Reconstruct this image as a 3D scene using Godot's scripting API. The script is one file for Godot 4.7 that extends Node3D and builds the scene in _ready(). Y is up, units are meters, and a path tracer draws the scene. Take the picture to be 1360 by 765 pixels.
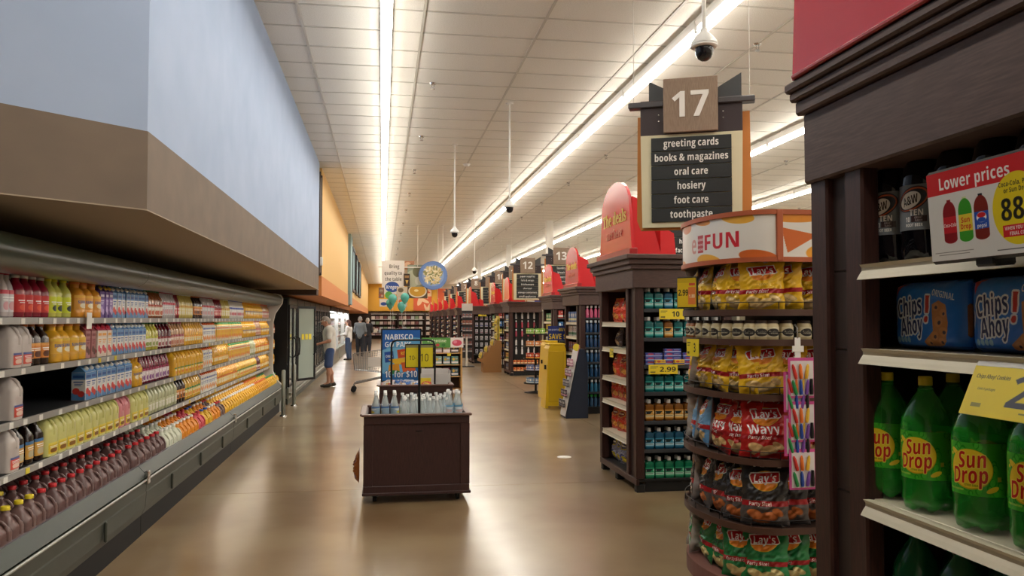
extends Node3D
# A supermarket perimeter aisle: juice cooler, end caps, ceiling light rows. Units are metres; the aisle runs towards -Z.

const FPX := 1075.0        # focal length in pixels of the 1360 x 765 frame
const YAW := -9.083
const PITCH := 2.211
const EYE := 1.65
const CEIL := 4.68

var used_names := {}
var mat_cache := {}
var mesh_cache := {}
var rng := RandomNumberGenerator.new()

# ---------------------------------------------------------------- mesh builder
class MB:
	var v := PackedVector3Array()
	var n := PackedVector3Array()
	var uv := PackedVector2Array()
	var ix := PackedInt32Array()

	func vert(p: Vector3, nn: Vector3, t: Vector2) -> int:
		v.append(p); n.append(nn); uv.append(t)
		return v.size() - 1

	func tri(a: int, b: int, c: int) -> void:
		var k := (v[b] - v[a]).cross(v[c] - v[a])
		if k.dot(n[a] + n[b] + n[c]) > 0.0:
			ix.append(a); ix.append(c); ix.append(b)
		else:
			ix.append(a); ix.append(b); ix.append(c)

	# corners counter-clockwise from the lower left as seen from the front
	func quad(a: Vector3, b: Vector3, c: Vector3, d: Vector3, u0 := 0.0, v0 := 0.0, u1 := 1.0, v1 := 1.0) -> void:
		var nn := (b - a).cross(d - a)
		if nn.length() < 1e-12:
			nn = (c - b).cross(d - b)
		nn = nn.normalized()
		var i := vert(a, nn, Vector2(u0, v1))
		vert(b, nn, Vector2(u1, v1)); vert(c, nn, Vector2(u1, v0)); vert(d, nn, Vector2(u0, v0))
		tri(i, i + 1, i + 2); tri(i, i + 2, i + 3)

	func facing(pts: Array, nn: Vector3, uvs: Array) -> void:
		var i := v.size()
		for k in pts.size():
			vert(pts[k], nn, uvs[k] if uvs.size() > k else Vector2(0.5, 0.5))
		for k in range(1, pts.size() - 1):
			tri(i, i + k, i + k + 1)

	func box(c: Vector3, s: Vector3, b := 0.0) -> MB:
		var h := s * 0.5
		b = minf(b, minf(h.x, minf(h.y, h.z)) * 0.9)
		for a in 3:
			var u := (a + 1) % 3
			var w := (a + 2) % 3
			for sg in [-1.0, 1.0]:
				var pts := []
				var uvs := []
				var nn := Vector3.ZERO
				nn[a] = sg
				for q in [[-1.0, -1.0], [1.0, -1.0], [1.0, 1.0], [-1.0, 1.0]]:
					var p := Vector3.ZERO
					p[a] = h[a] * sg
					p[u] = (h[u] - b) * q[0]
					p[w] = (h[w] - b) * q[1]
					if a == 0:
						uvs.append(Vector2(0.5 - sg * p.z / s.z, 0.5 - p.y / s.y))
					elif a == 1:
						uvs.append(Vector2(0.5 + p.x / s.x, 0.5 + sg * p.z / s.z))
					else:
						uvs.append(Vector2(0.5 + sg * p.x / s.x, 0.5 - p.y / s.y))
					pts.append(c + p)
				facing(pts, nn, uvs)
		if b > 0.0:
			for a in 3:
				var u := (a + 1) % 3
				var w := (a + 2) % 3
				for su in [-1.0, 1.0]:
					for sw in [-1.0, 1.0]:
						var nn := Vector3.ZERO
						nn[u] = su; nn[w] = sw
						var pts := []
						for e in [[-1.0, 0], [1.0, 0], [1.0, 1], [-1.0, 1]]:
							var p := Vector3.ZERO
							p[a] = (h[a] - b) * e[0]
							p[u] = (h[u] - (b if e[1] == 1 else 0.0)) * su
							p[w] = (h[w] - (0.0 if e[1] == 1 else b)) * sw
							pts.append(c + p)
						facing(pts, nn.normalized(), [])
			for sx in [-1.0, 1.0]:
				for sy in [-1.0, 1.0]:
					for sz in [-1.0, 1.0]:
						var sgn := Vector3(sx, sy, sz)
						facing([c + sgn * Vector3(h.x, h.y - b, h.z - b), c + sgn * Vector3(h.x - b, h.y, h.z - b), c + sgn * Vector3(h.x - b, h.y - b, h.z)], sgn.normalized(), [])
		return self

	# closed rings of equal count (first point repeated at the end); creases where bands bend more than 38 degrees
	func rings(r: Array, vs: PackedFloat32Array, cap0 := true, cap1 := true) -> MB:
		var m: int = r[0].size()
		var cnt := r.size()
		var up := []
		for i in cnt - 1:
			var row := PackedVector3Array()
			for j in m:
				var jn := (j + 1) if j < m - 1 else 1
				var jp := (j - 1) if j > 0 else m - 2
				var t: Vector3 = (r[i][jn] - r[i][jp]) + (r[i + 1][jn] - r[i + 1][jp])
				row.append(t.cross(r[i + 1][j] - r[i][j]).normalized())
			up.append(row)
		for i in cnt - 1:
			var base := v.size()
			for e in 2:
				var k := i + e
				var o := i - 1 if e == 0 else i + 1
				for j in m:
					var nn: Vector3 = up[i][j]
					if o >= 0 and o < cnt - 1 and up[i][j].dot(up[o][j]) > 0.79:
						nn = (nn + up[o][j]).normalized()
					vert(r[k][j], nn, Vector2(float(j) / (m - 1), vs[k]))
			for j in m - 1:
				tri(base + j, base + j + 1, base + m + j + 1)
				tri(base + j, base + m + j + 1, base + m + j)
		for e in 2:
			if (cap0 if e == 0 else cap1):
				var ring: PackedVector3Array = r[0] if e == 0 else r[cnt - 1]
				var oth: PackedVector3Array = r[1] if e == 0 else r[cnt - 2]
				var c := Vector3.ZERO
				var c2 := Vector3.ZERO
				var span := 0.0
				for j in m - 1:
					c += ring[j]; c2 += oth[j]
					span = maxf(span, ring[j].distance_to(ring[0]))
				c /= m - 1; c2 /= m - 1
				if span < 0.0004:
					continue
				var a2 := Vector3.ZERO
				for j in m - 1:
					a2 += (ring[j] - c).cross(ring[j + 1] - c)
				var nn := a2.normalized()
				if nn.dot(c - c2) < 0.0:
					nn = -nn
				var base := v.size()
				vert(c, nn, Vector2(0.5, vs[0 if e == 0 else cnt - 1]))
				for j in m:
					vert(ring[j], nn, Vector2(float(j) / (m - 1), vs[0 if e == 0 else cnt - 1]))
				for j in m - 1:
					tri(base, base + 1 + j, base + 2 + j)
		return self

	# sections: [y, rx, rz, power, ox, oz]; u = 0.5 faces +Z
	func loft(sections: Array, segs: int, cap0 := true, cap1 := true) -> MB:
		var r := []
		var vs := PackedFloat32Array()
		var y0: float = sections[0][0]
		var y1: float = sections[-1][0]
		for s in sections:
			var ring := PackedVector3Array()
			var p: float = 2.0 / (s[3] if s.size() > 3 else 2.0)
			for k in segs + 1:
				var th := TAU * k / segs
				var x := -sin(th)
				var z := -cos(th)
				x = signf(x) * pow(absf(x), p) * s[1]
				z = signf(z) * pow(absf(z), p) * s[2]
				ring.append(Vector3(x + (s[4] if s.size() > 4 else 0.0), s[0], z + (s[5] if s.size() > 5 else 0.0)))
			r.append(ring)
			vs.append(1.0 - (s[0] - y0) / (y1 - y0) if y1 != y0 else 0.0)
		return rings(r, vs, cap0, cap1)

	# profile: [radius, y]
	func lathe(profile: Array, segs := 14, cap0 := true, cap1 := true) -> MB:
		var s := []
		for p in profile:
			s.append([p[1], p[0], p[0], 2.0])
		return loft(s, segs, cap0, cap1)

	func tube(path: Array, rad: float, segs := 8, caps := true) -> MB:
		var r := []
		var vs := PackedFloat32Array()
		var side := Vector3.ZERO
		for i in path.size():
			var a: Vector3 = path[maxi(i - 1, 0)]
			var b: Vector3 = path[mini(i + 1, path.size() - 1)]
			var d := (b - a).normalized()
			if side == Vector3.ZERO:
				side = d.cross(Vector3.UP if absf(d.y) < 0.9 else Vector3.RIGHT).normalized()
			else:
				side = (side - d * side.dot(d)).normalized()
			var o := d.cross(side)
			var ring := PackedVector3Array()
			for k in segs + 1:
				var th := TAU * k / segs
				ring.append(path[i] + (side * cos(th) - o * sin(th)) * rad)
			r.append(ring)
			vs.append(float(i) / maxf(1.0, path.size() - 1))
		return rings(r, vs, caps, caps)

	# outline in the XY plane, thick along Z
	func extrude(poly: PackedVector2Array, z0: float, z1: float) -> MB:
		var lo := poly[0]
		var hi := poly[0]
		for p in poly:
			lo = lo.min(p); hi = hi.max(p)
		var sz := hi - lo
		var t := Geometry2D.triangulate_polygon(poly)
		for e in 2:
			var base := v.size()
			for p in poly:
				vert(Vector3(p.x, p.y, z0 if e == 0 else z1), Vector3(0, 0, -1 if e == 0 else 1), Vector2((p.x - lo.x) / sz.x if e == 1 else (hi.x - p.x) / sz.x, (hi.y - p.y) / sz.y))
			for k in range(0, t.size(), 3):
				tri(base + t[k], base + t[k + 1], base + t[k + 2])
		var cw := Geometry2D.is_polygon_clockwise(poly)
		for i in poly.size():
			var a := poly[i]
			var b := poly[(i + 1) % poly.size()]
			var d := (b - a).normalized()
			var nn := Vector3(d.y, -d.x, 0) * (-1.0 if cw else 1.0)
			facing([Vector3(a.x, a.y, z0), Vector3(b.x, b.y, z0), Vector3(b.x, b.y, z1), Vector3(a.x, a.y, z1)], nn, [])
		return self

	# surface through fn(u, v); normals point to the side of away
	func grid(nu: int, nv: int, fn: Callable, away = null) -> MB:
		var base := v.size()
		for j in nv + 1:
			for i in nu + 1:
				var u := float(i) / nu
				var w := float(j) / nv
				var e := 0.5 / maxi(nu, nv)
				var p: Vector3 = fn.call(u, w)
				var du: Vector3 = fn.call(minf(u + e, 1.0), w) - fn.call(maxf(u - e, 0.0), w)
				var dv: Vector3 = fn.call(u, minf(w + e, 1.0)) - fn.call(u, maxf(w - e, 0.0))
				var nn := du.cross(dv).normalized()
				if away != null and nn.dot(away.call(u, w)) < 0.0:
					nn = -nn
				vert(p, nn, Vector2(u, 1.0 - w))
		for j in nv:
			for i in nu:
				var a := base + j * (nu + 1) + i
				tri(a, a + 1, a + nu + 2)
				tri(a, a + nu + 2, a + nu + 1)
		return self

	func add(o: MB, t: Transform3D) -> MB:
		var base := v.size()
		for i in o.v.size():
			v.append(t * o.v[i]); n.append((t.basis * o.n[i]).normalized()); uv.append(o.uv[i])
		for i in o.ix:
			ix.append(base + i)
		return self

	func done() -> ArrayMesh:
		var arr := []
		arr.resize(Mesh.ARRAY_MAX)
		arr[Mesh.ARRAY_VERTEX] = v
		arr[Mesh.ARRAY_NORMAL] = n
		arr[Mesh.ARRAY_TEX_UV] = uv
		arr[Mesh.ARRAY_INDEX] = ix
		var m := ArrayMesh.new()
		m.add_surface_from_arrays(Mesh.PRIMITIVE_TRIANGLES, arr)
		return m

# ---------------------------------------------------------------- painter of flat print
class Ink:
	var im: Image
	var w: int
	var h: int
	static var fonts := {}

	func _init(ww: int, hh: int, c: Color):
		w = ww; h = hh
		im = Image.create(w, h, false, Image.FORMAT_RGBA8)
		im.fill(c)

	func px(x: int, y: int, c: Color, a := 1.0) -> void:
		if x >= 0 and y >= 0 and x < w and y < h and a > 0.004:
			im.set_pixel(x, y, im.get_pixel(x, y).lerp(Color(c, 1.0), minf(a * c.a, 1.0)))

	func rect(x: float, y: float, ww: float, hh: float, c: Color) -> Ink:
		im.fill_rect(Rect2i(int(x), int(y), int(ceil(ww)), int(ceil(hh))), c)
		return self

	func ell(cx: float, cy: float, rx: float, ry: float, c: Color, rot := 0.0) -> Ink:
		var m := maxf(rx, ry) + 2.0
		var cr := cos(rot)
		var sr := sin(rot)
		for y in range(maxi(0, int(cy - m)), mini(h, int(cy + m) + 1)):
			for x in range(maxi(0, int(cx - m)), mini(w, int(cx + m) + 1)):
				var dx := x + 0.5 - cx
				var dy := y + 0.5 - cy
				var a := (dx * cr + dy * sr) / rx
				var b := (-dx * sr + dy * cr) / ry
				var d := sqrt(a * a + b * b)
				px(x, y, c, clampf((1.0 - d) * minf(rx, ry) + 0.5, 0.0, 1.0))
		return self

	func poly(pts: Array, c: Color) -> Ink:
		var pp := PackedVector2Array(pts)
		var lo := pp[0]
		var hi := pp[0]
		for p in pp:
			lo = lo.min(p); hi = hi.max(p)
		for y in range(maxi(0, int(lo.y)), mini(h, int(hi.y) + 1)):
			for x in range(maxi(0, int(lo.x)), mini(w, int(hi.x) + 1)):
				if Geometry2D.is_point_in_polygon(Vector2(x + 0.5, y + 0.5), pp):
					px(x, y, c)
		return self

	func speck(amount: float, seed_: int) -> Ink:
		var r := RandomNumberGenerator.new()
		r.seed = seed_
		for y in h:
			for x in w:
				var k := 1.0 + (r.randf() - 0.5) * amount
				var c := im.get_pixel(x, y)
				im.set_pixel(x, y, Color(clampf(c.r * k, 0, 1), clampf(c.g * k, 0, 1), clampf(c.b * k, 0, 1)))
		return self

	static func face(serif: bool, bold: bool) -> RID:
		var key := [serif, bold]
		if not fonts.has(key):
			var f := SystemFont.new()
			f.font_names = PackedStringArray(["Droid Serif" if serif else "Droid Sans"])
			f.font_weight = 700 if bold else 400
			fonts[key] = f
		return fonts[key].get_rids()[0]

	# centred on (x, y); sx stretches, slant leans, rot turns; edge draws an outline
	func text(s: String, x: float, y: float, size: float, c: Color, sx := 1.0, slant := 0.0, rot := 0.0, bold := true, serif := false, edge := Color(0, 0, 0, 0), edge_w := 0.0) -> Ink:
		var ts := TextServerManager.get_primary_interface()
		var rid := face(serif, bold)
		var fs := 64
		var fv := Vector2i(fs, 0)
		var pen := 0.0
		var cells := []
		for ch in s:
			var g: int = ts.font_get_glyph_index(rid, fs, ch.unicode_at(0), 0)
			ts.font_render_glyph(rid, fv, g)
			var r: Rect2 = ts.font_get_glyph_uv_rect(rid, fv, g)
			var o: Vector2 = ts.font_get_glyph_offset(rid, fv, g)
			if r.size.x > 0:
				cells.append([pen + o.x, o.y, r, ts.font_get_glyph_texture_idx(rid, fv, g)])
			pen += ts.font_get_glyph_advance(rid, fs, g).x
		var tw := int(pen) + 8
		var th := 90
		var tmp := PackedFloat32Array()
		tmp.resize(tw * th)
		for cell in cells:
			var src: Image = ts.font_get_texture_image(rid, fv, cell[3])
			var rr: Rect2 = cell[2]
			for yy in int(rr.size.y):
				for xx in int(rr.size.x):
					var dx := int(cell[0]) + xx + 4
					var dy := int(cell[1]) + yy + 66
					if dx >= 0 and dy >= 0 and dx < tw and dy < th:
						tmp[dy * tw + dx] = maxf(tmp[dy * tw + dx], src.get_pixel(int(rr.position.x) + xx, int(rr.position.y) + yy).a)
		var k := size / 64.0
		var cr := cos(rot)
		var sr := sin(rot)
		var hw := tw * 0.5 * k * sx + absf(slant) * size
		var hh := th * 0.5 * k
		var m := int(sqrt(hw * hw + hh * hh)) + 2
		if absf(rot) < 0.02:
			m = 0
		var xr := int(hw) + 2 if m == 0 else m
		var yr := int(hh) + 2 if m == 0 else m
		for pass_ in ([0, 1] if edge_w > 0.0 else [1]):
			for py in range(int(y) - yr, int(y) + yr + 1):
				for pxx in range(int(x) - xr, int(x) + xr + 1):
					if pxx < 0 or py < 0 or pxx >= w or py >= h:
						continue
					var dx := pxx + 0.5 - x
					var dy := py + 0.5 - y
					var ax := dx * cr + dy * sr
					var ay := -dx * sr + dy * cr
					ax += slant * ay
					var best := 0.0
					var offs := [Vector2.ZERO]
					if pass_ == 0:
						for q in 8:
							offs.append(Vector2(edge_w, 0).rotated(TAU * q / 8))
					elif k < 0.6:
						offs = [Vector2(-0.25, -0.25), Vector2(0.25, 0.25), Vector2(-0.25, 0.25), Vector2(0.25, -0.25)]
					var acc := 0.0
					for o in offs:
						var sxp := int((ax + o.x) / (k * sx) + tw * 0.5)
						var syp := int((ay + o.y) / k + 43.0)
						if sxp >= 0 and syp >= 0 and sxp < tw and syp < th:
							best = maxf(best, tmp[syp * tw + sxp])
							acc += tmp[syp * tw + sxp]
					px(pxx, py, edge if pass_ == 0 else c, best if pass_ == 0 else acc / offs.size())
		return self

	func tex() -> ImageTexture:
		return ImageTexture.create_from_image(im)

# ---------------------------------------------------------------- naming, things, parts
func numbered(called: String) -> String:
	var k: int = used_names.get(called, 0)
	used_names[called] = k + 1
	return called if k == 0 else "%s_%03d" % [called, k]

func meta(o: Node3D, label: String, category: String, group := "", kind := "") -> void:
	if label: o.set_meta("label", label)
	if category: o.set_meta("category", category)
	if group: o.set_meta("group", group)
	if kind: o.set_meta("kind", kind)

func thing(called: String, label: String, category: String, at := Vector3.ZERO, turn := 0.0, group := "") -> Node3D:
	var o := Node3D.new()
	o.name = numbered(called)
	add_child(o)
	o.position = at
	o.rotation.y = turn
	meta(o, label, category, group)
	return o

func part(called: String, mesh: Mesh, m: Material, parent: Node, at := Vector3.ZERO, label := "") -> MeshInstance3D:
	var o := MeshInstance3D.new()
	o.name = called
	o.mesh = mesh
	o.material_override = m
	o.position = at
	parent.add_child(o, true)
	if label: o.set_meta("label", label)
	return o

func solo(called: String, mesh: Mesh, m: Material, label: String, category: String, at := Vector3.ZERO, turn := 0.0, group := "") -> MeshInstance3D:
	var o := part(numbered(called), mesh, m, self, at)
	o.rotation.y = turn
	meta(o, label, category, group)
	return o

func structure(called: String, mesh: Mesh, m: Material, label: String, at := Vector3.ZERO) -> MeshInstance3D:
	var o := part(numbered(called), mesh, m, self, at)
	meta(o, label, called.split("_")[0], "", "structure")
	return o

# a copy of a template with its parts
func copy(t: Node3D, label: String, category: String, at: Vector3, turn := 0.0, group := "", tilt := 0.0, roll := 0.0) -> Node3D:
	var o: Node3D = t.duplicate()
	o.name = numbered(t.name)
	add_child(o)
	o.position = at
	o.rotation = Vector3(tilt, turn, roll)
	meta(o, label, category, group)
	return o

func tpl(called: String) -> Node3D:
	var o := Node3D.new()
	o.name = called
	return o

# ---------------------------------------------------------------- materials
func mat(key: String, c := Color.WHITE, rough := 0.6, metal := 0.0, spec := 0.5) -> StandardMaterial3D:
	if mat_cache.has(key):
		return mat_cache[key]
	var m := StandardMaterial3D.new()
	m.resource_name = key
	m.albedo_color = c
	m.roughness = rough
	m.metallic = metal
	m.metallic_specular = spec
	mat_cache[key] = m
	return m

func printed(key: String, ink: Ink, rough := 0.45) -> StandardMaterial3D:
	var m := mat(key, Color.WHITE, rough)
	m.albedo_texture = ink.tex()
	return m

# small prints share one atlas: 16 x 16 cells of 128 pixels
var atlas := Image.create(2048, 2048, false, Image.FORMAT_RGBA8)
var atlas_mats := []

func printed_small(key: String, ink: Ink, rough := 0.45) -> StandardMaterial3D:
	var m := mat(key, Color.WHITE, rough)
	var k := atlas_mats.size()
	var at := Vector2i((k % 16) * 128, (k / 16) * 128)
	var im := ink.im
	im.resize(128, 128, Image.INTERPOLATE_BILINEAR)
	atlas.blit_rect(im, Rect2i(0, 0, 128, 128), at)
	m.uv1_scale = Vector3(126.0 / 2048.0, 126.0 / 2048.0, 1)
	m.uv1_offset = Vector3((at.x + 1) / 2048.0, (at.y + 1) / 2048.0, 0)
	atlas_mats.append(m)
	return m

func finish_atlas():
	var t := ImageTexture.create_from_image(atlas)
	for m in atlas_mats:
		m.albedo_texture = t
	print("atlas cells ", atlas_mats.size())

func clear(key: String, c: Color, alpha: float, rough := 0.04) -> StandardMaterial3D:
	var m := mat(key, Color(c, alpha), rough)
	m.transparency = BaseMaterial3D.TRANSPARENCY_ALPHA
	return m

func noise_tex(size: int, freq: float, seed_: int, ramp: Array, octaves := 4, stretch := Vector2.ONE) -> ImageTexture:
	var f := FastNoiseLite.new()
	f.seed = seed_
	f.frequency = freq
	f.fractal_octaves = octaves
	var im := Image.create(size, size, false, Image.FORMAT_RGBA8)
	var g := Gradient.new()
	g.offsets = PackedFloat32Array(ramp.map(func(e): return e[0]))
	g.colors = PackedColorArray(ramp.map(func(e): return e[1]))
	for y in size:
		for x in size:
			# blended over the edges so that the pattern repeats without a seam
			var fx := float(x) / size
			var fy := float(y) / size
			var sx := x * stretch.x
			var sy := y * stretch.y
			var W := size * stretch.x
			var H := size * stretch.y
			var a := f.get_noise_2d(sx, sy)
			var b := f.get_noise_2d(sx - W, sy)
			var c := f.get_noise_2d(sx, sy - H)
			var d := f.get_noise_2d(sx - W, sy - H)
			var q := lerpf(lerpf(a, b, fx), lerpf(c, d, fx), fy)
			im.set_pixel(x, y, g.sample(clampf(0.5 + q * 0.9, 0.0, 1.0)))
	return ImageTexture.create_from_image(im)

func triplanar(m: StandardMaterial3D, t: Texture2D, scale: float, world := true) -> StandardMaterial3D:
	m.albedo_texture = t
	m.uv1_triplanar = true
	m.uv1_world_triplanar = world
	m.uv1_scale = Vector3.ONE * scale
	return m

const NTH := ["first", "second", "third", "fourth", "fifth", "sixth", "seventh", "eighth", "ninth", "tenth", "eleventh", "twelfth", "thirteenth", "fourteenth", "fifteenth"]

func C(hex: String) -> Color:
	return Color(hex)

# ---------------------------------------------------------------- small geometry shorthands
func box_mesh(s: Vector3, b := 0.0) -> ArrayMesh:
	var key := "box%s%.4f" % [s, b]
	if not mesh_cache.has(key):
		mesh_cache[key] = MB.new().box(Vector3.ZERO, s, b).done()
	return mesh_cache[key]

func bx(called: String, lo: Vector3, hi: Vector3, m: Material, parent: Node, b := 0.003) -> MeshInstance3D:
	return part(called, box_mesh(hi - lo, b), m, parent, (lo + hi) * 0.5)

# an upright card facing +Z, centred on its base line
func card_mesh(w: float, h: float, t := 0.004) -> ArrayMesh:
	return box_mesh(Vector3(w, h, t))

func text_mesh(s: String, height: float, depth := 0.002, serif := false) -> Mesh:
	var f := SystemFont.new()
	f.font_names = PackedStringArray(["Droid Serif" if serif else "Droid Sans"])
	f.font_weight = 700
	var t := TextMesh.new()
	t.text = s
	t.font = f
	t.font_size = 48
	t.pixel_size = height / 34.5
	t.depth = depth
	t.curve_step = 2.0
	return t

# Z on the plane X = x that is seen in column px of the frame
func z_at(px: float, x: float) -> float:
	return -x / tan(atan((px - 680.0) / FPX) + deg_to_rad(-YAW))

func sees(p: Vector3) -> Vector3:
	var b := Basis.from_euler(Vector3(deg_to_rad(PITCH), deg_to_rad(YAW), 0))
	var c := b.inverse() * (p - Vector3(0, EYE, 0))
	if c.z > -0.1:
		return Vector3(-9999, -9999, -1)
	return Vector3(680.0 + FPX * c.x / -c.z, 382.5 - FPX * c.y / -c.z, -c.z)

# ---------------------------------------------------------------- the scene
const ROWS := [0.02, 3.1, 6.3, 9.4, 12.5, 15.6]

func _ready():
	rng.seed = 7
	# camera
	var cam := Camera3D.new()
	cam.name = "camera"
	cam.fov = rad_to_deg(2.0 * atan(382.5 / FPX))
	cam.near = 0.05
	cam.far = 200.0
	cam.position = Vector3(0, EYE, 0)
	cam.rotation_degrees = Vector3(PITCH, YAW, 0)
	add_child(cam)
	cam.current = true
	# environment: a closed room, so no sky shows
	var env := Environment.new()
	env.background_mode = Environment.BG_COLOR
	env.background_color = Color(0.02, 0.02, 0.02)
	env.tonemap_mode = Environment.TONE_MAPPER_LINEAR
	env.tonemap_exposure = 1.25
	env.sdfgi_enabled = true
	env.ssao_enabled = true
	env.ssil_enabled = true
	var we := WorldEnvironment.new()
	we.name = "environment"
	we.environment = env
	add_child(we)
	# the fluorescent rows: one long area light per stretch of tubes, just under them
	for x in ROWS:
		for k in 6:
			var l := AreaLight3D.new()
			l.name = "tube_row_light"
			l.area_size = Vector2(0.12, 12.1)
			l.area_normalize_energy = false
			l.light_energy = 4.0
			l.light_color = Color(1.0, 0.982, 0.942)
			l.area_range = 60.0
			l.area_attenuation = 2.0
			l.shadow_enabled = true
			l.position = Vector3(x, 4.462, 2.2 - 6.1 - k * 12.2)
			l.rotation_degrees = Vector3(-90, 0, 0)
			add_child(l, true)
	make_materials()
	print("materials ", Time.get_ticks_msec())
	build_shell()
	build_ceiling()
	build_lights()
	print("shell ", Time.get_ticks_msec())
	build_cooler()
	print("cooler ", Time.get_ticks_msec())
	build_freezers()
	build_end_caps()
	print("end caps ", Time.get_ticks_msec())
	build_chip_rack()
	build_soda()
	print("soda ", Time.get_ticks_msec())
	build_middle()
	build_signs()
	build_overhead()
	print("signs ", Time.get_ticks_msec())
	build_far()
	build_people()
	finish_atlas()
	print("people ", Time.get_ticks_msec())

func make_materials():
	var fl := mat("polished_concrete", Color.WHITE, 0.3)
	fl.clearcoat_enabled = true
	fl.clearcoat = 0.7
	fl.clearcoat_roughness = 0.18
	triplanar(fl, noise_tex(512, 0.011, 3, [[0.0, C("775a38")], [0.35, C("8a7050")], [0.6, C("98805e")], [1.0, C("a5906c")]], 5), 0.11)
	fl.metallic_specular = 0.6
	var ct := mat("ceiling_tile", Color.WHITE, 0.92)
	triplanar(ct, noise_tex(256, 0.25, 9, [[0.0, C("dad5ca")], [0.4, C("ebe7de")], [1.0, C("f2efe7")]], 3), 1.1)
	mat("white_metal", C("e9e6df"), 0.45)
	mat("grid_metal", C("cdc8be"), 0.5)
	var g := mat("tube_glow", C("fffaf0"), 0.4)
	g.emission_enabled = true
	g.emission = Color(1.0, 0.985, 0.95)
	g.emission_energy_multiplier = 11.0
	var w1 := mat("blue_paint", Color.WHITE, 0.75)
	triplanar(w1, noise_tex(256, 0.02, 5, [[0.0, C("9badcb")], [1.0, C("a6b6d2")]], 3), 0.3)
	var w2 := mat("taupe_paint", Color.WHITE, 0.75)
	triplanar(w2, noise_tex(256, 0.03, 6, [[0.0, C("6d5f53")], [1.0, C("7b6b5c")]], 4), 0.35)
	mat("underside_beige", C("a99a86"), 0.8)
	mat("yellow_paint", C("dab06c"), 0.7)
	mat("amber_paint", C("e0a83c"), 0.7)
	mat("orange_paint", C("cf8347"), 0.7)
	mat("teal_paint", C("7f9a9e"), 0.7)
	mat("dark_brown_paint", C("3a2a22"), 0.6)
	mat("wall_dark", C("4a3a30"), 0.8)
	mat("plain_wall", C("d8d0c0"), 0.85)
	# dark stained wood of the end caps, fine vertical grain
	var wd := mat("dark_wood", Color.WHITE, 0.5)
	triplanar(wd, noise_tex(256, 0.06, 12, [[0.0, C("2b1512")], [0.5, C("391d18")], [1.0, C("462722")]], 4, Vector2(6.0, 0.35)), 1.6, false)
	var wc := mat("crown_wood", Color.WHITE, 0.55)
	triplanar(wc, noise_tex(256, 0.06, 13, [[0.0, C("45332f")], [0.5, C("533e39")], [1.0, C("604a42")]], 4, Vector2(0.35, 6.0)), 1.6, false)
	var ww := mat("cart_wood", Color.WHITE, 0.45)
	triplanar(ww, noise_tex(256, 0.06, 14, [[0.0, C("2d1616")], [0.5, C("381c1b")], [1.0, C("422422")]], 4, Vector2(5.0, 0.4)), 1.4, false)
	var lw := mat("light_wood", Color.WHITE, 0.55)
	triplanar(lw, noise_tex(256, 0.05, 15, [[0.0, C("b98a52")], [1.0, C("d1a66b")]], 4, Vector2(5.0, 0.4)), 1.4, false)
	var sw := mat("sign_wood", Color.WHITE, 0.6)
	triplanar(sw, noise_tex(256, 0.08, 16, [[0.0, C("7d6857")], [0.5, C("8f7a67")], [1.0, C("a18b77")]], 4, Vector2(7.0, 0.25)), 1.9, false)
	mat("black_metal", C("17171a"), 0.4, 0.3)
	mat("black_matte", C("0d0d0e"), 0.7)
	mat("shelf_dark", C("2b2d30"), 0.5, 0.2)
	mat("shelf_beige", C("cfc7b0"), 0.5)
	mat("shelf_white", C("d9d7d0"), 0.5)
	mat("stainless", C("8f938a"), 0.36, 0.85)
	mat("dull_steel", C("4c5047"), 0.5, 0.5)
	mat("chrome", C("c8c8c8"), 0.18, 1.0)
	mat("canopy_paint", C("2b372b"), 0.32, 0.15)
	mat("cooler_inside", C("15171a"), 0.6)
	mat("white_plastic", C("e9e9e6"), 0.4)
	mat("cream_board", C("d8d1b0"), 0.6)
	mat("sign_orange", C("c07a34"), 0.55)
	mat("sign_black", C("1c2021"), 0.5)
	mat("plaque_brown", C("33262a"), 0.5)
	mat("red_gloss", C("cc2a32"), 0.2)
	mat("red_side", C("d2151f"), 0.4)
	mat("rubber", C("1a1a1a"), 0.8)
	mat("cardboard", C("9a7043"), 0.85)
	var gl := clear("door_glass", C("dfe8e4"), 0.16, 0.02)
	gl.metallic_specular = 0.5

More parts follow.
